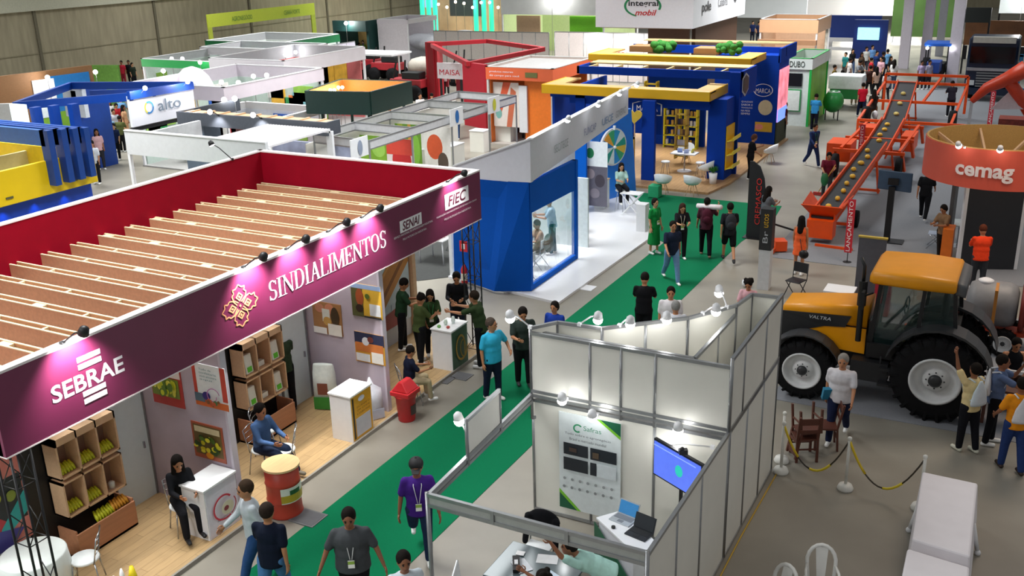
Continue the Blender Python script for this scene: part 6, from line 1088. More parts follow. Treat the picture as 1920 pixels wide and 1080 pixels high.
for k, (y, z) in enumerate(((24.9, 4.35), (26.9, 4.3))): glow_lamp((-27.7, y, z), ['left', 'right'][k]+' lamp over the alto logo panel', 40, .08, 'lamps over the alto panel', to=(-28.0, y, 4.1))
# S8 green box, S9 shell scheme
t = thing('exhibition_stand', 'dark green box fascia with a glowing wood-lined inside', 'stand', (-23.8, 31, 0)); GN = mat('#12332c', .6, var=.05); WD = mat('#c98a48', .5, var=.12, kind='wood')
pg = [(-25.9, 30.8), (-22.7, 31.0), (-22.4, 35.0), (-26.2, 34.6)]; pg = [tuple(G(573, 170, 3.6)[:2]), tuple(G(693, 172, 3.6)[:2]), tuple(G(770, 152, 3.6)[:2]), tuple(G(640, 148, 3.6)[:2])]
b = B()
for i in range(4): b.slab(pg[i], pg[(i+1) % 4], 2.72, 3.6, .1, GN)
b.build('fascia', t); b = B(); cxy = V((sum(p[0] for p in pg)/4, sum(p[1] for p in pg)/4)); pi_ = [tuple(cxy+(V(p)-cxy)*.955) for p in pg]
for i in range(4): b.slab(pi_[i], pi_[(i+1) % 4], 2.72, 3.58, .04, WD)
b.build('wood_lining', t); b = B(); b.prism(pi_, 2.7, 2.74, WD); b.build('wood_ceiling', t)
b = B(); b.cyl((pg[1][0]-.4, pg[1][1]+.4, 0), .06, 2.7, GN); b.cyl((pg[3][0]+.4, pg[3][1], 0), .06, 2.7, GN); b.cyl((pg[0][0]+.4, pg[0][1]+.4, 0), .06, 2.7, GN); b.cyl((pg[2][0]-.4, pg[2][1], 0), .06, 2.7, GN); b.build('post', t)
for k in range(7): p = V(pi_[0]).lerp(V(pi_[3]), .12+k*.12); glow_lamp((p.x+.25, p.y, 3.35+.05*(k % 2)), 'warm bulb inside the dark green box, %s from the left' % ['first', 'second', 'third', 'fourth', 'fifth', 'sixth', 'seventh'][k], 6, .07, 'warm bulbs in the dark green box', GLOWW, k % 2 == 0, .1)
point(tuple(cxy)+(3.2,), 40, .2, (1, .6, .3), parent=t)
sh_ = thing('shell_booths', 'row of small booths under aluminium beams with hanging name signs', 'booths', (-20.5, 31, 0))
def albeam(p, q, z, h_=.28): b = B(); rails(b, p, q, z+h_/2, .04, .05); rails(b, p, q, z-h_/2, .04, .05); b.slab(p, q, z-h_/2, z+h_/2, .02, mat('#c9c9cc', .5)); b.build('beam', sh_)
for p, q in (((-21.7, 26.4), (-19.2, 26.1)), ((-19.2, 26.1), (-19.1, 36.2)), ((-21.8, 28.8), (-19.2, 28.6)), ((-21.9, 31.2), (-19.1, 31.1)), ((-21.9, 34.0), (-19.1, 33.9)), ((-21.7, 26.4), (-22.0, 36.5)), ((-22.0, 36.5), (-19.1, 36.2))): albeam(p, q, 2.72)
for x, y in ((-21.7, 26.4), (-19.2, 26.1), (-19.2, 28.6), (-19.1, 31.1), (-19.1, 33.9), (-19.1, 36.2), (-21.9, 31.2)): b = B(); b.cyl((x, y, 0), .035, 2.86, ALU, 8); b.build('post', sh_)
b = B(); b.box(-22.1, -22.05, 26.4, 36.4, 0, 2.5, PANEL); b.build('back_wall', sh_)
for k, (x0_, y_, its, lb) in enumerate(((-21.65, 28.9, [(full, '#8cbc3c'), (circ(.3, .3, .25, .2), '#d8402a'), (circ(.7, .75, .25, .15), '#a8d860'), (circ(.6, .2, .3, .12), '#e07838')], 'green produce poster at the near corner of the shell booths'), (-20.4, 28.75, [(full, '#e6d8d4'), (circ(.55, .6, .35, .25), '#c82a2c'), (rc(.0, .7, 1, 1), '#d84838')], 'poster of red fruit in the shell booths'), (-21.75, 31.3, [(full, '#6c9a34'), (rc(.1, 0, .3, 1), '#a8b43c'), (rc(.5, 0, .62, 1), '#d89a3c'), (circ(.8, .5, .15, .3), '#88c048')], 'poster of leafy stems in the second shell booth'), (-20.4, 31.2, [(full, '#e8e4e2'), (circ(.4, .6, .3, .25), '#d85a38'), (circ(.7, .3, .2, .2), '#5a4a44')], 'white and orange poster in the second shell booth'))):
    poster('wall_poster', (x0_, y_, .5), (1.15, 0, 0), (0, 0, 1.9), its, None, lb, 'poster')
for k, (px, py, c) in enumerate(((670, 230, '#8a94a8'), (855, 200, '#2a6ab0'), (925, 175, '#c8c83a'))):
    p = atX(px, py, -19.0); t = thing('hanging_sign', ['white hanging name sign nearest the maroon stand', 'white hanging name sign with a blue oval emblem', 'white hanging name sign with a yellow-green emblem'][k], 'sign', p, 'white hanging signs on the shell booths'); b = B(); b.box(-19.02, -18.98, p.y-.45, p.y+.45, 2.5, 3.12, WHITE); b.build('panel', t); b = B(); shape(circ(.5, .5, .14, .38), (-18.97, p.y-.45, 2.5), V((0, .9, 0)), Zv*.62, mat(c, .5), t, b=b); b.build('emblem', t)
def fair_counter(x0, x1, y0, y1, lab, grp='white counters in the shell booths', z=.95):
    t = thing('counter', lab, 'counter', ((x0+x1)/2, (y0+y1)/2, 0), grp); b = B(); b.box(x0, x1, y0, y1, 0, z-.03, PANEL); b.build('cabinet', t); b = B(); b.box(x0-.02, x1+.02, y0-.02, y1+.02, z-.03, z, WHITE); b.build('top', t); return t
for k, (px, py, w_, d_) in enumerate(((815, 300, 1.0, .5), (850, 290, .5, 1.0), (945, 245, 1.0, .6), (745, 295, 1.2, .5), (700, 300, 2.2, .5), (900, 262, .7, .6))):
    p = G(px, py, .5); fair_counter(p.x-w_/2, p.x+w_/2, p.y-d_/2, p.y+d_/2, ['white counter with papers behind the end of the red wall', 'narrow counter right of the one with papers behind the red wall', 'white counter with green plants in front of the orange stand', 'white counter by the seated figure in blue', 'long cream counter right behind the red end wall', 'small counter between the green table and the plants'][k])
p = G(945, 222, .97); b = B()
for k in range(14): random.seed(k+50); b.ball((p.x+random.uniform(-.35, .35), p.y+random.uniform(-.2, .2), 1.05), random.uniform(.06, .12), GRN, 7, 5)
tag(b.build('leafy_produce'), 'low heap of green leaves on the counter before the orange stand', 'plants')
p = G(785, 262, 1.0); fair_counter(p.x-.6, p.x+.6, p.y-.35, p.y+.35, 'white counter under the heap of straw goods'); b = B(); b.ball((p.x, p.y, 1.07), (.5, .3, .12), mat('#c9a878', .7, var=.3), 12, 6); tag(b.build('straw_hat_heap'), 'heap of straw goods in the shell booths', 'straw goods')
# red farm machinery stand and orange stand
t = thing('exhibition_stand', 'red-framed farm machinery stand with a tall red wall and MAISA sign', 'stand', (-22, 40, 0)); RD = mat('#a81c28', .5, var=.06, scale=2)
w0, w1_ = G(872, 232), G(912, 243); b = B(); b.slab((-25.9, 43.6), (-24.25, 42.9), 0, 3.15, .2, mat('#b01f30', .55, var=.04)); b.build('red_wall', t)
b = B()
for p, q in (((-31.5, 49.6, 3.2), (-25.4, 43.2, 3.1)), ((-25.4, 43.2, 3.1), (-24.3, 49.4, 3.2)), ((-24.3, 49.4, 3.2), (-29.5, 52.5, 3.2)), ((-29.5, 52.5, 3.2), (-31.8, 50.2, 3.2))): b.bar(p, q, .22, .22, RD)
b.build('roof_frame', t); b = B(); b.box(-32.4, -31.6, 50.2, 50.8, 0, 3.3, RD); b.box(-32.2, -31.8, 50.1, 50.2, 0, 3.3, mat('#8c1620', .5)); b.build('truss_column', t)
b = B(); b.slab((-29.6, 47), (-28.0, 47), 1.75, 2.6, .1, mat('#e8e4e8', .5)); b.build('sign_panel', t); text('MAISA', (-29.45, 46.95, 1.95), (1.3, 0, 0), (0, 0, .3), mat('#c8283a', .5), t, lift=.02)
b = B(); b.box(-29.5, -29.4, 47, 47.1, 0, 1.8, DARK); b.box(-28.2, -28.1, 47, 47.1, 0, 1.8, DARK); b.build('sign_post', t)
b = B(); b.box(-31.0, -24.3, 51.2, 51.3, 0, 2.0, mat('#7c1a28', .6)); b.build('back_wall', t)
t = stand('orange stand with pale lettering and coloured posters', -22.4, -19.05, 39.6, 44.0, 2.95, 3.5, '#e0663c', top='#c8c4c0', wall='#ee7a2c', base='#b8b0a8', inner='#c8b8b0'); b = B(); b.box(-20.6, -19.1, 39.9, 40.0, 0, 2.95, mat('#ef7a22', .5)); b.build('front_wall', t); b = B(); b.box(-22.3, -19.15, 39.7, 43.9, 3.38, 3.42, mat('#b9b6b4', .35, var=.1)); b.build('ceiling_panel', t)
text('produtos naturais', (-22.2, 39.6, 3.25), (1.2, 0, 0), (0, 0, .1), WL, t); text('do campo para você', (-22.2, 39.6, 3.08), (1.5, 0, 0), (0, 0, .1), WL, t); b = B(); shape(rc(0, 0, 1, 1), (-20.4, 39.59, 3.1), Xv*.6, Zv*.22, mat('#6a6a3a', .5), t, b=b); b.build('emblem', t)
poster('wall_poster', (-22.2, 39.9, .8), (1.3, 0, 0), (0, 0, 2.0), [(full, '#e2d8d0'), ([(.1, .3), (.3, .3), (.7, 1), (.4, 1)], '#d85a38'), ([(.5, 0), (.7, 0), (.9, .8), (.7, .9)], '#c86a4a'), (circ(.2, .3, .12, .12), '#7ab0a8')], None, 'orange and white striped poster on the orange stand', 'poster'); b = B(); b.box(-20.85, -20.45, 39.8, 39.9, .6, 2.7, WHITE); b.build('white_panel', t)
# white bands and green stands, left distance
for i, (x0, x1, y0, y1, zb, zt, fc, w_, lb, inn) in enumerate(((-34.2, -29.0, 30.0, 36.4, 3.05, 3.6, '#ddd3dc', '#b8c8c0', 'white stand with a long pale fascia, nearer of the two white band stands', '#c4bcc6'), (-36.5, -31.8, 37.0, 43.5, 3.1, 3.75, '#e2dde2', '#c86a6a', 'white stand with a long pale fascia, farther of the two white band stands', '#b9bac0'), (-29.6, -25.4, 28.6, 31.8, 2.5, 2.75, '#b9bcbc', '#c8ccd4', 'small booths under a grey beam below the nearer white band', '#c8c8c8'), (-42.5, -37.0, 38.2, 44.0, 3.0, 3.4, '#1aa04c', '#cfe0d8', 'white and bright green stand with lit lamps at the far left', '#bfc4c6'), (-46, -39.9, 46.5, 52.0, 3.0, 3.45, '#0f7c44', '#d8dcd8', 'dark green roofed stand behind the bright green one', '#a9aaad'), (-43, -36.5, 43.0, 46.4, 3.1, 3.5, '#d8d4da', '#3aa068', 'white stand wedged between the two green stands', '#d8d4da'))):
    stand(lb, x0, x1, y0, y1, zb, zt, fc, wall=w_, inner=inn, base='#a8a6a4', clu=12, seed=i+3)
LPS = [(365, 152, 'dome'), (420, 187, 'a'), (447, 155, 'a'), (475, 143, 'a'), (500, 141, 'a'), (535, 103, 'a'), (554, 98, 'a'), (372, 134, 'a'), (322, 110, 'a'), (342, 110, 'a'), (306, 133, 'a'), (375, 117, 'a'), (404, 114, 'a'), (425, 112, 'a'), (415, 154, 'a'), (440, 185, 'a'), (506, 102, 'a')]
for k, (px, py, _) in enumerate(sorted(LPS)): p = G(px, py, 3.55 if py > 120 else 3.4); glow_lamp(tuple(p), '%s lamp from the left among those over the distant white and green stands' % ['first', 'second', 'third', 'fourth', 'fifth', 'sixth', 'seventh', 'eighth', 'ninth', 'tenth', 'eleventh', 'twelfth', 'thirteenth', 'fourteenth', 'fifteenth', 'sixteenth', 'seventeenth'][k], 14, .1, 'bright lamps over the distant white and green stands', lt=k % 2 == 0)
t = thing('white_dome', 'white half-round lit sign at the end of the nearer white band stand', 'sign', (-33.5, 31.0, 0)); p = G(365, 165, 3.0); b = B(); b.lathe((p.x, p.y, 2.9), [(1.15, 0), (1.1, .3), (.9, .65), (.5, .95), (.05, 1.05)], mat('#eceaf0', .4, var=.01), 28, sy=.35); b.build('dome', t); b = B(); b.cyl((p.x, p.y, 0), .06, 2.95, WHITE); b.build('post', t); point((p.x+.2, p.y-.9, 4.0), 30, parent=t)
t = thing('banner_gate', 'yellow-green long banner on posts near the hall wall', 'banner', (-46.3, 52, 0)); a_, c_ = G(390, 52, 3.4), G(590, 27, 3.4); b = B(); b.slab(a_, c_, 3.4, 4.3, .1, mat('#c6d23c', .5, var=.03)); b.build('panel', t); b = B(); b.slab(a_, V(a_)+(V(c_)-V(a_))*.03, 0, 3.4, .1, mat('#b8c43c', .5)); b.slab(V(a_)+(V(c_)-V(a_))*.96, c_, 0, 3.4, .1, mat('#b8c43c', .5)); b.build('post', t)
dd_ = V((*(V(c_)-V(a_)).xy, 0)); text('AGRONEGÓCIO', V((a_.x, a_.y, 3.65))+dd_*.2+V((.08, 0, 0)), dd_*.18, (0, 0, .4), mat('#4a7a34', .5), t, lift=.02); text('CEARÁ FORTE', V((a_.x, a_.y, 3.65))+dd_*.68+V((.08, 0, 0)), dd_*.16, (0, 0, .4), mat('#4a7a34', .5), t, lift=.02)
t = thing('panel_wall', 'lilac-white panel wall with faint logos behind the banquet of parked machines', 'wall panel', (-38.5, 49.5, 0)); a_, c_ = G(565, 93, 3), G(665, 77, 3); panel_run(t, (a_.x, a_.y), (c_.x, c_.y), .02, 3, [k/6 for k in range(7)], pm=mat('#d5ccda', .6)); text('G', (a_.x+.05, a_.y+.9, 1.9), ((c_.x-a_.x)*.07, (c_.y-a_.y)*.07, 0), (0, 0, .4), mat('#4a4a50', .5), t, lift=.05)
t = thing('exhibition_stand', 'small dark teal stand with a glowing lamp against the hall wall', 'stand', (-45, 62, 0)); b = B(); b.box(-47.4, -44.4, 61, 61.3, 2.7, 3.45, mat('#0f3a38', .6)); b.box(-44.6, -44.4, 61.3, 64, 0, 3.45, mat('#12423e', .6)); b.build('fascia', t); b = B(); b.box(-47.4, -47.2, 61, 64, 0, 2.7, mat('#12423e', .6)); b.box(-47.2, -44.6, 63.8, 64, 0, 2.7, mat('#a88a50', .6)); b.build('back_wall', t); glow_lamp((-46.0, 60.8, 3.3), 'glowing teal-white lamp on the small dark teal stand', 120, .14, None)
t = stand('plain white-walled stand right of the dark teal one', -44.1, -41.4, 62, 66, 3.2, 3.5, '#d3cdd2', wall='#d8d2d6'); b = B(); b.box(-44.0, -41.5, 62.0, 62.1, 0, 3.2, mat('#d6d0d4', .6)); b.build('front_wall', t)
# brown stand at left edge
t = thing('exhibition_stand', 'brown wooden-clad stand at the far left with a blue and green graphic', 'stand', (-48, 36, 0)); a_, c_ = G(-60, 150, 3.2), G(170, 122, 3.2); BW = mat('#7d5836', .7, var=.1, kind='wood'); b = B(); b.slab(a_, c_, 0, 3.2, .2, BW); b.build('clad_wall', t)
e_ = V((c_.x-a_.x, c_.y-a_.y, 0)); n_ = V((e_.y, -e_.x, 0)).normalized()
for x_, z0, w_, h_, c in ((.62, .0, .34, 2.9, '#1b70b4'), (.47, 1.7, .18, 1.1, '#e8eaf0'), (.48, .8, .17, .7, '#d8e4e8'), (.5, .0, .42, 1.1, '#7aa834'), (.48, 1.5, .18, .25, '#a8603c')):
    b = B(); p = V((a_.x, a_.y, 0))+e_*x_+n_*(.12+.02*z0); b.slab(p, p+e_*w_, z0+.1, z0+h_, .05, mat(c, .5, var=.08)); b.build('graphic_panel', t)
glow_lamp(tuple(V((a_.x, a_.y, 2.95))+e_*.55+n_*.8), 'bright lamp on the brown clad stand', 60, .12, None)
t = thing('green_screen_panel', 'green textured panel with a bright lamp right of the brown clad stand', 'panel', (-46, 40, 0)); a_, c_ = G(172, 122, 2.9), G(222, 122, 2.9); b = B(); b.slab(a_, c_, 0, 2.9, .15, mat('#5c8a34', .7, var=.15)); b.build('panel', t); glow_lamp(tuple(G(195, 130, 2.8)+V((.5, -1, 0))), 'bright lamp on the green textured panel', 60, .12, None)
b = B(); a_, c_ = G(-20, 195, 2.5), G(45, 193, 2.5); b.slab(a_, c_, 0, 2.5, .1, mat('#d8d8d6', .6)); tag(b.build('white_partition'), 'plain white partition at the left edge below the brown stand', 'panel')
# S14 panel walls, neon arches, green-white stand
t = thing('panel_wall', 'long row of pale panels on a low wall behind the red stand', 'wall panel', (-35, 64, 0)); panel_run(t, (-40.5, 64), (-31.2, 64.3), .02, 2.6, [k/9 for k in range(10)], pm=mat('#cdc4bc', .6))
t = thing('panel_wall', 'row of pale panels with red lettering behind the blue and yellow stand', 'wall panel', (-25, 60, 0)); panel_run(t, (-28.7, 60), (-20.5, 60), .02, 3.1, [k/8 for k in range(9)], pm=mat('#d6ccc8', .6)); text('CACTÁCEA', (-25.9, 59.95, 1.6), (2.4, 0, 0), (0, 0, .4), mat('#a84a44', .5), t)
for k, px in enumerate((1100, 1162, 1235, 1210)): p = atY(px, 78, 59.3); glow_lamp((p.x, p.y, p.z), 'white lamp before the red-lettered panels, %s from the left' % ['first', 'second', 'fourth', 'third'][k], 70, .15, 'lamps before the red-lettered panels')
NE = mat('#2fe0a0', .4, emit=1.1, var=.0)
t = thing('exhibition_stand', 'stand with neon green columns and warm bulbs against the hall wall', 'stand', (-47, 78, 0))
b = B(); b.box(-52, -40.5, 80.5, 80.6, 0, 6, mat('#9c8468', .6, var=.3, scale=.6)); b.box(-52, -40.5, 76, 80.6, 0, .1, WOODF); b.build('back_wall', t)
for k, px in enumerate((792, 804, 816, 892, 907, 921, 962, 970)):
    p = atY(px, 30, 76); b = B(); b.box(p.x-.14, p.x+.14, 75.9, 76.2, 0.1, 6.5, NE); b.build('neon_column', t)
p = atY(845, 30, 79); b = B(); b.box(p.x, p.x+3.2, 78.9, 79, 2.4, 4, mat('#2c2c34', .6)); b.build('display', t); p = atY(800, 30, 76.5); b = B(); b.box(p.x, p.x+.8, 76.3, 76.5, 3.3, 4.0, mat('#b89ae0', .4, emit=.6)); b.build('display', t)
for k in range(9): p = atY(822+k*16, 8+6*sin(k*2), 75.5); glow_lamp(tuple(p), 'warm bulb strung over the neon green stand, %s from the left' % ['first', 'second', 'third', 'fourth', 'fifth', 'sixth', 'seventh', 'eighth', 'ninth'][k], 25, .12, 'warm bulbs over the neon stand', GLOWW, k % 3 == 0, .5)
t = stand('white, lime and green stand with an arch at the top of the photo', -37.5, -29, 69, 76, 3.4, 5.4, '#e8ecec', wall='#c8d8a0', inner='#b8d058'); b = B(); b.box(-36.4, -34.4, 69.4, 69.5, 0, 3.3, mat('#c0a080', .6)); b.build('picture_panel', t); b = B(); b.box(-31.9, -29.3, 69.3, 69.5, 1.9, 3.3, mat('#6cc020', .5)); b.build('green_panel', t); b = B(); b.lathe((-38.4, 68.8, 1.2), [(.9, 0), (.9, .3)], mat('#1c50b4', .5), 24, (0, 1, 0), .6); b.bar((-38.4, 69, 0), (-38.4, 69, .5), .1, .1, WHITE); tag(b.build('blue_oval_sign'), 'blue oval sign at the left of the white and lime stand', 'sign'); glow_lamp((-33, 68.6, 5.0), 'strong lamp over the white and lime stand', 200, .15, None)
# integral stand
t = thing('exhibition_stand', 'brown-walled stand under a huge pale fascia with a green and red oval logo', 'stand', (-19, 56, 0)); IG = mat('#ececf2', .55, var=.02)
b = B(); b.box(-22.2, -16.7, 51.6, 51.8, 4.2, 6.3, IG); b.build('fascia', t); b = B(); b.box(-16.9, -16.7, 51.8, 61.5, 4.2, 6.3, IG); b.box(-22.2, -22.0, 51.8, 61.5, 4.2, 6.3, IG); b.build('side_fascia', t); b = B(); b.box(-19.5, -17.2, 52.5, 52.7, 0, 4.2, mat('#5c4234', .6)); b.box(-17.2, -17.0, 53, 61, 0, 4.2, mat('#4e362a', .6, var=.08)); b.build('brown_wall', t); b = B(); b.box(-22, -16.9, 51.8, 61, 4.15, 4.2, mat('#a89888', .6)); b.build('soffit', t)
o_ = V((-20.55, 51.6, 4.75)); u_ = Xv*2.1; v_ = Zv*1.15; b = B()
for pl in ring(.5, .5, .5, .5, .06, rad(95), rad(250)): shape(pl, o_, u_, v_, mat('#1f8a54', .5), t, b=b)
for pl in ring(.5, .5, .5, .5, .06, rad(-20), rad(80)): shape(pl, o_, u_, v_, mat('#1f8a54', .5), t, b=b)
b.build('emblem', t); text('integral', o_+u_*.12+v_*.42, u_*.8, v_*.34, mat('#2a2a2e', .5), t, bold=.02); text('mobil', o_+u_*.3+v_*.08, u_*.58, v_*.26, mat('#c8282c', .5), t, shear=.3, bold=.02)
text('pole', (-16.69, 53.0, 4.75), (0, 1.6, 0), (0, 0, .7), mat('#3a3a3e', .5), t, bold=.02); text('Calabres', (-16.69, 55.9, 5.0), (0, 1.8, 0), (0, 0, .45), mat('#4a4a4e', .5), t); b = B(); shape([(0, .3), (.5, 0), (1, .3), (1, 1), (0, 1)], (-16.69, 58.8, 5.0), V((0, 1.0, 0)), Zv*1.0, mat('#3a3a40', .5), t, b=b); b.build('emblem', t)
# right distance
t = stand('white and green stand with a dark screen and leafy graphic', -11.2, -9.85, 48.6, 52.6, 2.7, 3.2, '#e6eeea', top='#22b04c', wall='#2f9a3c'); b = B(); b.box(-11.1, -9.9, 48.7, 48.8, 0, 2.7, mat('#dfe8e4', .5)); b.build('front_wall', t); b = B(); b.box(-9.98, -9.92, 49.0, 52.4, 0, 2.7, mat('#7ab838', .5, var=.25, scale=1)); b.build('side_wall', t); b = B(); b.box(-11.1, -10.3, 48.62, 48.7, 1.9, 2.5, BLACK); b.build('display', t); b = B(); b.box(-11.05, -10.3, 48.62, 48.7, .7, 1.75, mat('#3f9a5c', .5)); b.box(-11.0, -10.35, 48.6, 48.62, .75, 1.7, mat('#e8eee8', .5)); b.build('graphic_panel', t); text('ADUBO', (-11.1, 48.59, 2.8), (.9, 0, 0), (0, 0, .28), mat('#1c2c22', .5), t)
t = thing('spreader', 'white-covered green farm spreader beside the white and green stand', 'farm machine', (-9.3, 55.2, 0)); b = B(); b.cb((-9.3, 55, 1.35), 1.7, 1.2, .7, mat('#dfe4e6', .5)); b.build('hopper', t, bevel=.06); b = B(); b.cb((-9.3, 55, .75), 1.5, 1.1, .5, mat('#1f7a3c', .5)); b.build('chassis', t)
for x in (-10.1, -8.5): b = B(); b.lathe((x-.1, 55, .4), [(.2, 0), (.4, 0), (.4, .2), (.2, .2)], RUB, 20, (1, 0, 0)); b.build('wheel', t)
t = thing('seed_cart', 'green round-bellied farm tank left of the white-covered spreader', 'farm machine', (-9.3, 51.5, 0)); b = B(); b.ball((-9.2, 51, .9), (.5, .6, .55), mat('#1f8a3c', .4), 16, 10); b.build('tank', t); b = B(); b.lathe((-9.2, 51, 1.35), [(.3, 0), (.3, .04)], WHITE, 18); b.build('lid', t)
for x, y in ((-9.5, 50.8), (-8.9, 50.8), (-9.2, 51.4)): b = B(); b.bar((x, y, .6), (x, y, 0), .05, .05, DARK); b.build('leg', t)
t = stand('peach and wood fascia stand at the top right of the blue one', -16.4, -12.8, 64, 68, 2.9, 3.7, '#e0ae86', wall='#d8b090', inner='#c89a74'); b = B(); b.box(-16.4, -12.8, 63.7, 64, 2.2, 2.5, mat('#a87c5c', .6)); b.build('lower_band', t)
for i, (x0, x1, y, z0, z1, c, e, lb) in enumerate(((-14.0, -10.6, 74, 1.6, 3.2, '#1a3a8c', 0, 'blue display wall with white beams at the far end of the aisle'), (-12.2, -10.0, 73, .4, 3.0, '#12307c', 0, 'dark blue wall with a pale lit screen at the far end of the aisle'), (-11.8, -6.5, 88, .5, 5.5, '#45642c', 0, 'large green landscape picture at the far end of the hall'), (-22, -11.5, 96, 1.5, 3.6, '#e9e6e2', .25, 'long white lit fascia at the far end of the hall'), (-28, -19.5, 92, 1.5, 4.6, '#d9dcde', .15, 'pale lit stand wall left of the long white fascia'))):
    t = thing('distant_stand', lb, 'stand', ((x0+x1)/2, y, 0)); b = B(); b.box(x0, x1, y, y+.3, z0, z1, mat(c, .5, var=.2 if 'green' in lb else .04, scale=.6, emit=e)); b.build('panel', t); b = B(); b.box(x0, x0+.2, y, y+.3, 0, z0, WHITE); b.box(x1-.2, x1, y, y+.3, 0, z0, WHITE); b.build('post', t)
    if i == 1: b = B(); b.box(-11.9, -10.5, 72.8, 73, 1.7, 2.5, mat('#9ae0ee', .4, emit=1.2)); b.build('display', t)
    if i == 0: b = B(); b.box(-14, -10.8, 73.3, 73.5, 1.5, 1.75, WHITE); b.box(-14, -10.8, 73.3, 73.5, .9, 1.1, WHITE); b.build('beam', t)
for i, px in enumerate((1595, 1643, 1685, 1715)): p = atY(px, 20, 94.5); glow_lamp(tuple(p), 'strong lamp on the long white fascia, %s from the left' % ['first', 'second', 'third', 'fourth'][i], 500, .25, 'strong lamps on the far white fascia')
for i, (px, py, Y, z1, w_, c) in enumerate(((1693, 128, 71.5, 6.2, .62, '#c8c2cc'), (1783, 160, 64.3, 6.2, .62, '#c4bec8'), (1733, 122, 74, 6.2, .6, '#bdb8c4'), (1760, 105, 79, 6.2, .5, '#b2b4bc'))):
    p = G(px, py); b = B(); b.box(p.x-w_/2, p.x+w_/2, p.y-.25, p.y+.25, 0, z1, mat(c, .6, var=.03)); tag(b.build('white_column'), ['tall white column at the rear end of the orange machines', 'tall white column nearest the dark blue truck', 'tall white column left of the blue-roofed tractor', 'tall grey column between the two nearest white columns'][i], 'column')
b = B(); b.box(-9.5, -3.5, 71.5, 72, 6.2, 6.6, WHITE); tag(b.build('column_beam'), 'white beam joining the tall white columns at the top edge', 'beam')
t = thing('truck', 'dark blue truck cab facing the camera with a pale roof visor', 'truck', (-2.6, 61, 0)); TB = mat('#14233c', .3, var=.05); b = B(); b.box(-3.95, -1.5, 59.2, 61.4, .7, 3.3, TB); b.build('cab', t, bevel=.12); b = B(); b.box(-3.8, -1.65, 59.1, 59.22, 2.0, 2.85, mat('#0a0d12', .1)); b.build('windscreen', t); b = B(); b.box(-3.75, -1.7, 59.0, 59.4, 3.05, 3.35, mat('#c8c4b8', .4)); b.build('visor', t)
b = B()
for k in range(6): b.box(-3.4, -2.05, 59.12, 59.2, .75+k*.14, .82+k*.14, mat('#8a8c8e', .4))
b.build('grille', t); b = B(); b.box(-3.9, -1.55, 59.05, 59.3, 1.6, 1.75, mat('#b8bcc0', .3, .6)); b.build('bumper_bar', t); b = B(); b.box(-3.9, -1.55, 59.0, 59.4, .35, .7, TB); b.build('bumper', t)
for x in (-3.75, -1.9): b = B(); b.lathe((x, 60.2, .5), [(.25, 0), (.5, 0), (.5, .25), (.25, .25)], RUB, 24, (1, 0, 0)); b.build('wheel', t); b = B(); b.box(x-.1, x+.3, 58.98, 59.06, .85, 1.1, mat('#d8dce0', .2)); b.build('headlamp', t)
for x in (-4.1, -1.35): b = B(); b.box(x-.1, x+.1, 58.9, 59.1, 2.2, 2.9, BLACK); b.build('mirror', t)
t = thing('tractor', 'small tractor with a blue roof between the tall white columns', 'tractor', (-5.9, 65, 0)); b = B(); b.box(-6.7, -5.2, 64.4, 66, 2.25, 2.45, mat('#1f5cc0', .4)); b.build('roof', t, bevel=.05); b = B()
for x in (-6.6, -5.4): b.box(x, x+.08, 64.5, 64.6, 1.2, 2.3, DARK); b.box(x, x+.08, 65.8, 65.9, 1.2, 2.3, DARK)
b.build('cab_frame', t); b = B(); b.box(-6.3, -5.6, 62.9, 64.4, .9, 1.5, mat('#1a3f8c', .4)); b.box(-6.4, -5.5, 64.4, 65.9, .6, 1.25, DARK); b.build('body', t)
for x in (-6.75, -5.4): b = B(); b.lathe((x, 65.4, .75), [(.3, 0), (.75, 0), (.75, .35), (.3, .35)], RUB, 24, (1, 0, 0)); b.build('wheel', t); b = B(); b.ball((x+.25, 64.35, 2.15), .09, GLOW); b.build('lamp', t)
t = thing('loader_arm', 'curved orange-red loader with a pale shield at the right edge', 'farm machine', (-.7, 47, 0)); LO = mat('#c83a14', .4, var=.05)
q = [atY(1822, 190, 46), atY(1850, 165, 46), atY(1890, 148, 46), atY(1925, 128, 46)]; b = B(); b.tube([tuple(a) for a in q], [.12, .22, .3, .35], LO, 10); b.tube([tuple(atY(1890, 150, 46)), tuple(atY(1915, 185, 46.3)), tuple(atY(1930, 215, 46.5))], [.25, .25, .2], LO, 10); b.build('arm', t); p0_, p1_, p2_ = atY(1857, 205, 46.2), atY(1900, 165, 46.2), atY(1925, 205, 46.2); b = B(); b.poly([tuple(p0_), tuple(p2_), tuple(p1_)], .1, mat('#d8c4c4', .5)); b.build('shield', t); b = B(); b.box(-1.6, .6, 46.6, 47.6, .3, 1.2, mat('#7c2c1c', .6, var=.3)); b.build('body', t); b = B(); b.bar(tuple(atY(1822, 190, 46)), (q[0].x, 46, 0), .12, .12, mat('#a8a8aa', .5)); b.build('leg', t)
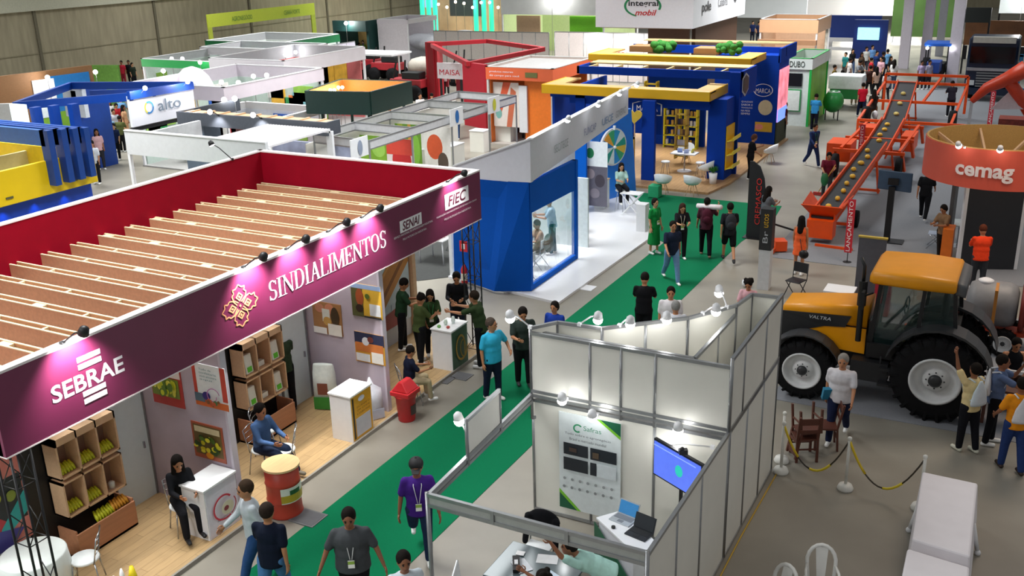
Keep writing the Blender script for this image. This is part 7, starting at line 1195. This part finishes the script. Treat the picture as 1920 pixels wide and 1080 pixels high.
for i, (x0, x1, y, z0, z1, c, e, lb) in enumerate(((-5.0, -3.4, 66, 3.5, 4.35, '#1f2420', 0, 'black hanging screen above the truck'), (-5, -1.2, 70, 1.8, 3.3, '#6a4426', 0, 'brown display wall behind the truck'), (-3.3, 0, 72, 3.6, 4.6, '#dfe8e6', .5, 'white lit fascia behind the truck'), (-1.4, .8, 58, .8, 2.6, '#1c6a94', 0, 'blue steel frame machine right of the truck'))):
    t = thing('distant_stand', lb, 'stand' if i in (1, 2) else 'screen' if i == 0 else 'farm machine', ((x0+x1)/2, y, 0)); b = B()
    if i == 3:
        for xx in (x0, x1-.15): b.box(xx, xx+.15, y, y+.15, 0, z1, mat(c, .5))
        for zz in (z0, z1-.1): b.box(x0, x1, y, y+.15, zz, zz+.12, mat(c, .5))
    else: b.box(x0, x1, y, y+.2, z0, z1, mat(c, .5, var=.25 if i == 1 else .04, scale=1.5, emit=e))
    b.build('panel', t); b = B(); b.box(x0, x0+.1, y, y+.2, 0, z0, DARK); b.box(x1-.1, x1, y, y+.2, 0, z0, DARK); b.build('post', t)
glow_lamp((-2.0, 71, 4.3), 'strong lamp on the white fascia behind the truck', 300, .25, None)
# parked red machines
def machine(px, py, lab, c='#a02830', s_=1.0):
    p = G(px, py); x, y = p.x, p.y; t = thing('farm_machine', lab, 'farm machine', (x, y, 0), None); m_ = mat(c, .4); b = B(); b.box(x-1.1*s_, x+1.1*s_, y-.5*s_, y+.5*s_, .7*s_, 1.2*s_, m_); b.box(x-.3*s_, x+.9*s_, y-.4*s_, y+.4*s_, 1.2*s_, 1.6*s_, DARK); b.build('body', t, bevel=.05); b = B(); b.bar((x-.9*s_, y-.4*s_, 1.2*s_), (x-.6*s_, y-.4*s_, 2.2*s_), .08, .08, DARK); b.bar((x-.6*s_, y+.4*s_, 1.2*s_), (x-.5*s_, y+.4*s_, 2.2*s_), .08, .08, DARK); b.build('frame', t)
    for dx in (-.8, .7): 
        for dy in (-.6, .6): b = B(); b.lathe((x+dx*s_, y+dy*s_-.12, .45*s_), [(.15, 0), (.45*s_, 0), (.45*s_, .24), (.15, .24)], RUB, 16, (0, 1, 0)); b.build('wheel', t)
for a in ((605, 145, 'left of the parked red farm machines before the lilac panel wall'), (655, 150, 'second parked red farm machine from the lilac panel wall'), (690, 142, 'parked red farm machine with dark frame left of the beige hopper'), (730, 150, 'dark red low machine behind the dark green box'), (770, 185, 'dark red machine half hidden right of the dark green box'), (880, 160, 'dark red machine under the red roof frame')): machine(*a)
p = G(797, 172); t = thing('grain_hopper', 'beige rounded hopper left of the red truss column', 'farm machine', p); b = B(); b.lathe((p.x, p.y, .9), [(.3, 0), (1.1, .4), (1.1, .8), (.8, 1.1), (.2, 1.25)], mat('#b8b0a4', .6), 20, sy=.6); b.build('tank', t); b = B(); b.box(p.x-1.4, p.x+2.2, p.y-.8, p.y-.7, .5, 1.15, mat('#8c1a28', .5)); b.build('skirt', t)
for dx in (-.8, .8): b = B(); b.bar((p.x+dx, p.y, 0), (p.x+dx, p.y, 1.4), .15, .15, RD); b.build('leg', t)
t = thing('white_canopy', 'white flat canopy on posts above the parked machines', 'canopy', (-37, 58, 0)); p = G(685, 100, 2.3); b = B(); b.cb((p.x, p.y, 2.35), 5.5, 2.2, .1, WHITE); b.build('roof', t)
for dx in (-2.5, 2.5): b = B(); b.bar((p.x+dx, p.y, 0), (p.x+dx, p.y, 2.3), .08, .08, WHITE); b.build('post', t)
t = thing('white_tarp', 'crumpled white sheet draped over goods before the pale panel row', 'sheet', G(800, 70)); p = G(800, 62, 2.2); b = B(); random.seed(5)
for k in range(14): b.ball((p.x+random.uniform(-3.5, 3.5), p.y+random.uniform(-1, 1), 1.6+random.uniform(-.2, .4)), (1.3, .9, .5), mat('#e2e4ea', .6), 12, 7)
b.box(p.x-3.5, p.x+3.5, p.y-.9, p.y+.9, 0, 1.6, WHITE); blob(b, 'sheet', t, .12)
# ------------------------------------------------------------------ people
K = '#17181c'; OL = '#2c3a28'; NV = '#161c30'; JN = '#2b4468'; DJ = '#1c2638'; Wt = '#dcdde0'
def at(px, py, z=0.): p = G(px, py, z); return (p.x, p.y)
def who(px, py, face, label, z=0., hz=None, **k):
    return person(at(px, py, z if hz is None else hz), face, label, z=z, **k)
# inside the maroon stand
q = at(343, 948, .5); wire_chair((*q, .06), HEADCAM-pi/2+rad(35), 'metal chair under the seated woman in black', 'metal chairs on the wooden platform')
person(q, 35, 'seated woman in black with long dark hair looking down at a phone', K, K, 'm', 'long', pose='sit', z=.1, topk='long', fem=1, shoe=K, h=1.64)
q = (-11.45, 11.75); person(q, 62, 'seated man in a denim blue shirt behind the red drum, one leg stretched out', '#46628c', '#1f2a40', 'm', 'short', pose='sitx', z=.1, topk='long', shoe='#6a6252', h=1.74)
wire_chair((*q, .06), HEADCAM-pi/2+rad(62), 'metal chair under the seated man in denim', 'metal chairs on the wooden platform')
who(541, 768, -150, 'person in dark olive shirt and black trousers standing at the packet rack', z=.06, top=OL, bot=K, pose='hold', shoe=K, hair='short', h=1.74)
who(790, 682, 130, 'staff member in olive shirt with tied hair and arms folded, back to the camera', z=.06, top='#4c5a34', bot=K, pose='hold', hair='bun', fem=1, h=1.62)
who(757, 655, 100, 'staff member in dark green shirt at the edge of the far partition', z=.06, top='#24402a', bot=K, pose='hold', hair='short', h=1.7)
who(812, 668, 10, 'young woman with long black hair in olive shirt with a badge', z=.06, top='#2f4426', bot=K, pose='phone', hair='long', fem=1, h=1.62, badge=1)
q = at(768, 720, .5); wire_chair((*q, .06), HEADCAM-pi/2+rad(110), 'metal chair under the crouched navy-shirted figure', 'metal chairs on the wooden platform')
person(q, 110, 'seated child-sized figure in navy shirt and beige trousers bent forward', NV, '#b8a888', 'm', 'short', pose='sit', z=.1, h=1.5)
who(862, 640, 0, 'man in black jacket behind the green-fronted counter, brown sleeve raised', top='#121317', bot='#1d2433', pose='hold', skin='m', h=1.74, topk='long')
who(905, 688, -110, 'man in olive shirt leaning one arm on the green-fronted counter', top='#34452a', bot='#15171b', pose='lean', hc='#2a211a', h=1.76, shoe='#dadada')
# on the carpet
who(925, 748, 40, 'balding man in a bright turquoise polo with hands in his pockets', top='#36b4dc', bot='#1a2238', pose='hip', hair='short', hc='#4a4038', h=1.76, fat=.18)
who(982, 722, 8, 'man in dark grey-green polo reading beside the booth corner', top='#2f3a36', bot='#15161a', pose='hold', h=1.78, fat=.12, shoe='#3a3a3e')
person(at(490, 1092), -62, 'man in white shirt and jeans turning away beside the man in navy', '#c3ccd2', '#2a4a78', 'm', 'short', '#3a2c20', 'walk', h=1.76, shoe='#15161a', topk='long')
person(at(522, 1150), 168, 'man in navy T-shirt and jeans seen from behind at the bottom edge', '#141b2c', '#4a78a8', 'm', 'short', '#2b211b', 'walk2', h=1.78)
person(at(672, 1160), 4, 'heavy man in grey polo with white lanyard and green badge on the carpet', '#45484b', '#0e0f13', 'd', 'short', pose='stand', h=1.78, fat=.28, badge=3, over={'p': (2, ((12, 4), (-8, 6)), ((6, 26, 16, .05), (6, 26, 16, .05)), 14, 0)})
person(at(792, 1052), 6, 'man in purple T-shirt and black cap walking on the carpet', '#43237c', '#22304e', 'd', 'short', pose='walk', h=1.76, badge=3, cap='#111216', over={'p': (2, ((6, 2), (-26, 38)), ((8, 14, 14, .08), (-6, 14, 14, .08)), 16, 6)})
person(tuple(G(757, 1052, 1.6)[:2]), 20, 'dark-haired person in pale blue-white shirt, only head and shoulders above the bottom edge', '#c2ccd4', JN, 'd', 'short', pose='stand', h=1.7)
# inside the booth
person((-4.75, 11.35), 60, 'person in mint green shirt bending over the glass-topped table', '#a6cfc6', '#22242a', 'd', 'curly', pose='bend', h=1.66, over={'p': (58, ((0, 2), (8, 10)), ((70, 6, 30, .3), (64, 6, 40, .3)), 10, 0)}) if False else person((-4.35, 10.55), -95, 'person in mint green shirt bending over the glass-topped table', '#a6cfc6', '#22242a', 'd', 'bun', pose='bend', h=1.66)
person((-4.62, 9.75), -120, 'curly-haired person in cream top seated writing at the glass-topped table', '#d9d2c2', '#3a3f4a', 'd', 'curly', pose='desk', h=1.62, z=0)
folding_chair((-4.62, 9.75, -.02), HEADCAM-pi/2+rad(-120), '#e9ecee', 'white chair under the curly-haired writer')
# aisle beyond the booth
person(tuple(G(1040, 578, 1.5)[:2]), -30, 'dark-haired person in royal blue shirt seen just behind the booth corner', '#1c3c98', K, hair='fringe', h=1.62)
person(tuple(G(1208, 524, 1.66)[:2]), 165, 'man all in black seen from behind on the green carpet', top='#0f1014', bot='#0c0d11', pose='hold', h=1.76)
person(tuple(G(1258, 549, 1.62)[:2]), -8, 'man in white T-shirt with dark hair facing the booth', top='#dcd9dc', bot=JN, pose='stand', h=1.72, fat=.15)
person(tuple(G(1267, 576, 1.6)[:2]), 175, 'grey-haired man in white shirt behind the booth lamps', top='#cfd2da', bot='#3a3f4a', pose='stand', hc='#8a8a88', h=1.7, fat=.1)
person(tuple(G(1405, 532, 1.5)[:2]), -25, 'curly-haired woman in pink top leaning behind the booth end', top='#d8a8b0', bot='#3a3c48', pose='hold', hair='curly', fem=1, h=1.62)
who(1226, 476, 35, 'woman in a long green dress with a badge on the carpet edge', top='#15803c', bot='#15803c', botk='dress', pose='stand', hair='fringe', fem=1, h=1.66, badge=1, skin='l')
who(1275, 485, 5, 'woman with long brown hair in black holding a bag to her chest', top='#1a1a20', bot='#15151a', pose='hold', hair='long', hc='#3a241c', fem=1, h=1.66, skin='l', badge=2)
who(1258, 528, 8, 'man in navy T-shirt and faded jeans walking towards the camera on the carpet', top='#1b2438', bot='#6a8cb4', pose='walk', h=1.74)
p_ = who(1322, 480, 172, 'man in dark red top carrying a white roll on his shoulder', top='#4a2430', bot='#101116', botk='pants', pose='carry', h=1.74, shoe='#8a6a5a'); backpack(p_, 'burgundy backpack on the man carrying a white roll', '#4c1c2c')
t = thing('banner_roll', 'white roll carried on the shoulder of the man in dark red', 'roll', tuple(p_[3][0])); c_ = p_[3][0]+V((0, 0, .26)); d_ = V((.9, -.35, .12)); b = B(); b.lathe(c_-d_*.35, [(.075, 0), (.075, .85)], mat('#e6dde0', .6), 14, d_); b.build('roll', t)
p_ = who(1365, 490, 176, 'man in black T-shirt and shorts walking away on the carpet', top='#1c1d22', bot='#0d0e12', botk='shorts', pose='walk', h=1.74, shoe='#2a2a2e'); backpack(p_, 'dark grey backpack on the man in black shorts', '#33353a')
person(tuple(G(1437, 358, 1.56)[:2]), 120, 'long-haired woman in grey top beside the curved black flag sign', top='#5f6268', bot='#1a1b20', pose='hold', hair='long', fem=1, h=1.66)
who(1496, 515, 150, 'woman in a bright orange dress with a black shoulder bag', top='#ee6434', bot='#ee6434', botk='dress', pose='stand', hair='long', fem=1, h=1.64, skin='m', hem=.62, topk='tank')
b = B(); p = G(1507, 477, .95); b.ball((p.x, p.y, .95), (.13, .08, .12), BLACK); b.tube([(p.x-.05, p.y, 1.03), (p.x-.12, p.y, 1.36)], .01, BLACK, 5); tag(b.build('shoulder_bag'), 'black shoulder bag beside the woman in the orange dress', 'bag')
who(1405, 336, 95, 'person in black looking at a phone outside the blue stand', top='#131419', bot='#101116', pose='phone', hair='fringe', hc='#5a3a2a', fem=1, h=1.7)
who(1522, 312, 20, 'worker in navy coveralls with a white badge in the aisle', top='#1f2f58', bot='#1f2f58', topk='long', pose='walk', h=1.74, badge=1)
p_ = who(1548, 372, -15, 'cleaner in maroon shirt sweeping with a yellow-handled broom', top='#6c1c30', bot='#3a3c40', pose='sweep', h=1.66, shoe='#9a3030'); h_ = p_[1]
t = thing('broom', 'broom with a yellow handle and red head held by the cleaner', 'broom', (*at(1532, 366), 0)); b = B(); q = G(1533, 366); b.tube([tuple(h_[0]+(h_[0]-q)*.25), (q.x, q.y, .08)], .014, mat('#d8a83a', .5), 6); b.build('handle', t); b = B(); b.cb((q.x, q.y, .06), .32, .08, .11, mat('#b8342c', .7)); b.build('head', t)
b = B(); q = h_[1]; b.ball(q-V((0, 0, .22)), (.13, .1, .24), mat('#1f6a3c', .6), 12, 8); tag(b.build('green_bag'), 'green sack in the hand of the cleaner in maroon', 'bag')
who(1525, 246, 150, 'person in light blue T-shirt behind the worker in navy', top='#3a9ad8', bot='#1d2030', pose='hold', h=1.7)
who(1468, 262, 90, 'person in dark maroon top half hidden by the tall screen', top='#4a1a24', bot=K, pose='stand', h=1.68)
# tractor side
who(1568, 824, -28, 'grey-haired man in white T-shirt walking past the front wheel', top='#d5d3d8', bot='#1b2340', pose='walk2', hc='#8a8680', h=1.74, fat=.18)
b = B(); q = G(1552, 742, .9); b.cb((q.x, q.y, .95), .2, .08, .24, mat('#1f7a9c', .6), .5, .3); tag(b.build('blue_folder'), 'teal folder in the hand of the grey-haired man by the tractor', 'folder')
p_ = who(1808, 845, -160, 'person in pale yellow T-shirt raising an arm towards the rear wheel', top='#dcc894', bot='#15161c', pose='point', hair='short', h=1.7, skin='d', shoe='#c8c8b8'); backpack(p_, 'white drawstring bag on the person in pale yellow', '#cfdde6', 'sack')
p_ = who(1853, 832, 70, 'man in slate blue T-shirt photographing the tractor', top='#56688c', bot='#111217', pose='camera', h=1.74, skin='d'); backpack(p_, 'white drawstring bag on the man in slate blue', '#d8dde4', 'sack')
p_ = who(1892, 882, 178, 'man in orange T-shirt and jeans standing with legs apart', top='#e8921e', bot='#263a6c', pose='stand', h=1.74, skin='d', shoe='#2a1a14', over={'p': (0, ((10, 4), (-10, 6)), ((10, 20, 40, .4), (10, 20, 40, .4)), 8, 0)}); backpack(p_, 'white triangular drawstring bag on the man in orange', '#dcdce2', 'sack')
q = at(1893, 712, .45); person(q, -5, 'person in black vest seated behind a white rail near the rear wheel', '#15161a', '#3a2a24', 'm', 'short', pose='sit', h=1.68, topk='tank', z=0)
t = thing('bench_table', 'brown wooden bench table with a white rail before the seated person in the vest', 'table', (.1, 20.6, 0)); q = G(1895, 725, .75); b = B(); b.cb((q.x, q.y, .72), .95, .5, .05, mat('#5a3426', .6, kind='wood')); b.build('top', t); b = B(); b.cb((q.x, q.y+.25, .95), .9, .04, .07, WHITE); b.cb((q.x-.42, q.y+.25, .85), .04, .04, .2, WHITE); b.cb((q.x+.42, q.y+.25, .85), .04, .04, .2, WHITE); b.build('rail', t)
for dx in (-.4, .4):
    for dy in (-.2, .2): b = B(); b.cb((q.x+dx, q.y+dy, .35), .06, .06, .7, mat('#5a3426', .6, kind='wood')); b.build('leg', t)
who(1730, 412, 150, 'person in black walking under the round coral stand edge', top='#15161a', bot='#14151a', pose='walk', h=1.72)
who(1762, 488, -60, 'woman in patterned brown top with hand out before the dark panel', top='#8a6c50', bot='#2a2420', pose='hold', hair='fringe', fem=1, h=1.62)
who(1830, 545, 170, 'person in bright red-orange T-shirt seen from behind before the dark panel', top='#ee4420', bot='#33363c', pose='hold', hc='#5a2c1c', h=1.72, fat=.1)
# glass room and prize wheel
person((-12.15, 23.25), -60, 'seated man in grey shirt inside the glass room', '#a8a8a4', '#2c2c30', 'm', 'short', pose='sit', z=.1, h=1.7, topk='long')
person((-12.1, 24.15), -70, 'seated person in beige inside the glass room, dark green backpack on the chair', '#b89880', '#4a4438', 'm', 'short', pose='sit', z=.1, h=1.68)
person((-12.3, 25.4), -90, 'standing person in light blue shirt and teal trousers inside the glass room', '#a8c4d8', '#2a5a68', 'm', 'short', pose='hold', z=.07, h=1.72)
b = B(); b.ball((-11.85, 24.2, .8), (.12, .2, .28), mat('#1c3a34', .8), 12, 8); tag(b.build('chair_backpack'), 'dark green backpack hanging on a chair in the glass room', 'backpack')
person((-12.3, 30.75), 10, 'seated woman in pale mint top and black trousers under the prize wheel', '#a8ccc4', '#15161c', 'l', 'long', pose='sit', z=.4, fem=1, h=1.64)
# far groups
F = dict(vox=.026)
FAR = [
 (857, 262, 170, 'white T-shirt and jeans in the shell booth aisle', '#d8d6d2', '#33507c', 'short', 'stand'), (832, 258, 30, 'black clothes by the shell booth counter', K, K, 'short', 'stand'),
 (975, 252, 0, 'dark red top with long hair before the orange stand', '#4c1f24', '#22242a', 'long', 'stand'), (985, 262, 178, 'grey-blue shirt seen from behind before the orange stand', '#5c6a78', '#2a2c34', 'short', 'hold'),
 (1008, 246, 170, 'dark jacket at the centre of the group before the orange stand', '#1c2226', K, 'short', 'stand'), (1013, 262, 176, 'teal shirt seen from behind at the front of the same group', '#1f5a64', K, 'short', 'stand'),
 (1032, 240, 140, 'teal top at the right of the group by the orange stand', '#1f6a68', K, 'short', 'hold'), (1033, 258, 90, 'muted pink top with white cap at the right end of the group', '#a8706a', '#4a3a3a', 'short', 'stand'),
 (948, 238, 20, 'brown top behind the leafy counter', '#5a3028', '#2c2826', 'long', 'hold'), (966, 222, 90, 'white shirt at the orange stand doorway', '#d8d4d0', '#3a3a40', 'short', 'stand'),
 (1000, 228, 160, 'green top at the orange stand', '#1f7a6c', K, 'short', 'stand'), (745, 292, 60, 'black top leaning over the cream counter', '#15161c', K, 'short', 'hold'),
 (735, 268, -20, 'yellowish top in the shell booths', '#a8864a', '#3a3a3a', 'short', 'stand'), (700, 290, 10, 'tan top left in the shell booths', '#b08a5c', '#4a3a30', 'short', 'stand'),
 (208, 296, 20, 'black clothes in the crowd left of the alto panel', K, K, 'long', 'stand'), (197, 262, -10, 'orange cap in the crowd behind the blue blades', '#c8a0a0', '#3a3a40', 'short', 'stand'), (222, 270, 40, 'light shirt in the crowd behind the blue blades', '#a8a8b0', '#2a2a30', 'short', 'stand'),
 (240, 262, 90, 'beige dress at the alto panel edge', '#c89a74', '#c89a74', 'long', 'stand'), (215, 285, 160, 'blue and white top in the crowd left of the alto panel', '#6a90a8', '#8a9a8c', 'short', 'stand'), (192, 318, 30, 'pink and white top behind the yellow stand', '#c8a0a4', '#2a2a30', 'long', 'stand'), (184, 345, 0, 'white shirt working behind the yellow stand', '#c8ccd4', K, 'short', 'stand'),
 (92, 240, 160, 'dark clothes before the green graphic on the brown stand', '#23283a', K, 'short', 'stand'), (80, 242, 90, 'beige shirt before the green graphic on the brown stand', '#a89878', '#33343a', 'short', 'stand'),
 (247, 160, 10, 'all dark clothes by the hall wall', K, K, 'short', 'stand'), (254, 166, 60, 'dark green clothes by the hall wall', '#202a20', K, 'short', 'stand'), (234, 162, 0, 'red clothes by the hall wall', '#a82434', '#8a2434', 'short', 'stand'), (278, 162, 0, 'dark clothes at the end of the hall wall gap', '#1c1e22', K, 'short', 'stand'),
 (683, 120, 0, 'yellow-green top under the teal lamp stand', '#6a8a24', '#23282a', 'short', 'stand'), (697, 118, 120, 'dark clothes under the teal lamp stand', '#1a2422', K, 'short', 'stand'), (676, 122, 60, 'black clothes left under the teal lamp stand', K, K, 'short', 'stand'),
 (570, 208, 0, 'blue top beside the dark green box', '#3a5a9c', '#2a3040', 'short', 'stand'), (838, 178, 10, 'white and pink top beside the tall red wall', '#d0b8bc', '#2c2a30', 'short', 'stand'), (862, 180, 20, 'cream top against the tall red wall', '#cfb8a8', '#2c2a30', 'short', 'stand'),
 (1614, 220, 176, 'bright red T-shirt and navy shorts walking away up the aisle', '#c81c34', '#1a2240', 'short', 'walk'), (1634, 236, 172, 'brown and black clothes with a white bag in the aisle', '#2c2420', '#6a4a30', 'long', 'walk'), (1659, 190, 170, 'white shirt and dark trousers walking away up the aisle', '#dcc8c8', '#20222a', 'short', 'walk'),
 (1612, 190, 172, 'teal T-shirt behind the man in the red T-shirt', '#2f8fa4', '#c0a890', 'short', 'stand'), (1600, 196, 178, 'black T-shirt left of the teal one in the aisle', '#111217', '#b89880', 'short', 'stand'), (1640, 182, 175, 'backpack and pale top in the middle of the aisle crowd', '#c8a898', K, 'long', 'walk'),
 (1628, 180, 170, 'dark brown top in the middle of the aisle crowd', '#3a2420', K, 'short', 'walk'), (1640, 150, 10, 'navy top at the rear of the aisle crowd', '#1f3468', '#22242c', 'short', 'stand'), (1652, 152, 90, 'black top at the rear of the aisle crowd', '#15161c', K, 'short', 'stand'), (1666, 158, 30, 'dark dress at the right rear of the aisle crowd', '#221c1c', '#221c1c', 'long', 'stand'),
 (1612, 150, 20, 'brown top left rear of the aisle crowd', '#4c3a2c', K, 'long', 'stand'), (1621, 138, 10, 'white top at the far rear of the aisle', '#c8c8c4', '#3a3a44', 'short', 'stand'), (1632, 135, 10, 'light blue top at the far rear of the aisle', '#6a98d0', '#3a3a44', 'short', 'stand'), (1561, 180, 60, 'olive and brown clothes beside the green stand', '#6a5a24', '#4a3a2c', 'short', 'stand'),
 (1590, 165, 90, 'white shirt beside the covered spreader', '#c8c4c4', '#4a4a54', 'short', 'stand'), (1780, 220, 175, 'dark purple-grey clothes by the orange machine arm', '#33303c', '#1c1c22', 'short', 'hold'), (1724, 168, 0, 'white and purple shirt behind the orange machine', '#b0a0c4', '#2c2c34', 'short', 'stand'), (1738, 168, 20, 'striped pale shirt behind the orange machine', '#a8a4bc', '#2c2c34', 'short', 'stand'),
 (1410, 78, 0, 'navy clothes beside the peach stand, left one', '#1c2850', '#181c2c', 'short', 'stand'), (1421, 80, 20, 'navy clothes beside the peach stand, right one', '#1a2444', '#181c2c', 'short', 'stand'), (602, 152, 60, 'white shirt among the red machines, left', '#c8c4c4', '#3a2c2c', 'short', 'stand'), (628, 138, 100, 'white shirt among the red machines, middle', '#d0ccd0', '#2c2830', 'short', 'stand'), (663, 132, 0, 'pale shirt among the red machines, right', '#c8b8bc', '#22222a', 'short', 'stand')]
for k, (px, py, fc, lb, tpc, btc, hr, ps) in enumerate(FAR):
    who(px, py, fc, 'distant person in '+lb, top=tpc, bot=btc, hair=hr, pose=ps, fem=int(hr == 'long'), h=1.62+.02*(k % 7), skin='md'[k % 2] if k % 3 else 'l', **F)
b = B(); q = G(1641, 213, .8); b.ball((q.x, q.y, .75), (.14, .08, .2), WHITE); tag(b.build('carrier_bag'), 'white carrier bag in the hand of the person in brown in the aisle', 'bag')
random.seed(11); TOPS = [('white', '#d6d4d4'), ('black', '#16171b'), ('navy', '#1c2748'), ('red', '#a8242c'), ('grey', '#77797e'), ('olive', '#565c34'), ('sky blue', '#6a9cc8'), ('pink', '#c89aa4'), ('teal', '#1f6a68'), ('orange', '#d0702c')]
def crowd(pts, where, grp):
    used = {}
    for k, (px, py) in enumerate(pts):
        nm, c = TOPS[(k*3+len(pts)) % 10]; hr = 'long' if k % 3 == 1 else 'short'; used[nm+hr] = used.get(nm+hr, 0)+1
        who(px, py, random.choice((0, 30, 90, 150, 180, -60)), '%s-haired person in %s, %s' % (hr, nm, where), top=c, bot=random.choice((K, NV, '#3a4a68', '#4a4440')), hair=hr, pose=random.choice(('stand', 'hold', 'walk')), fem=int(hr == 'long'), h=random.uniform(1.58, 1.78), skin=random.choice('lmd'), group=grp, **F)
crowd([(203, 240), (213, 248), (226, 255), (234, 245), (205, 275), (222, 300), (232, 285)], 'in the gap left of the alto panel', 'crowd left of the alto panel')
crowd([(592, 128), (612, 132), (620, 142), (640, 124), (648, 130), (582, 142)], 'among the parked red machines', 'crowd among the red machines')
crowd([(958, 248), (994, 238), (1022, 232), (1042, 250), (942, 232), (1018, 222)], 'in the group before the orange stand', 'crowd before the orange stand')
crowd([(1582, 150), (1595, 140), (1606, 172), (1648, 165), (1672, 170), (1630, 160), (1660, 145), (1575, 195)], 'in the aisle crowd beyond the green stand', 'crowd at the far end of the aisle')
crowd([(880, 205), (905, 225), (790, 240), (812, 235)], 'between the shell booths and the red wall', 'crowd by the red wall')
bake_all()
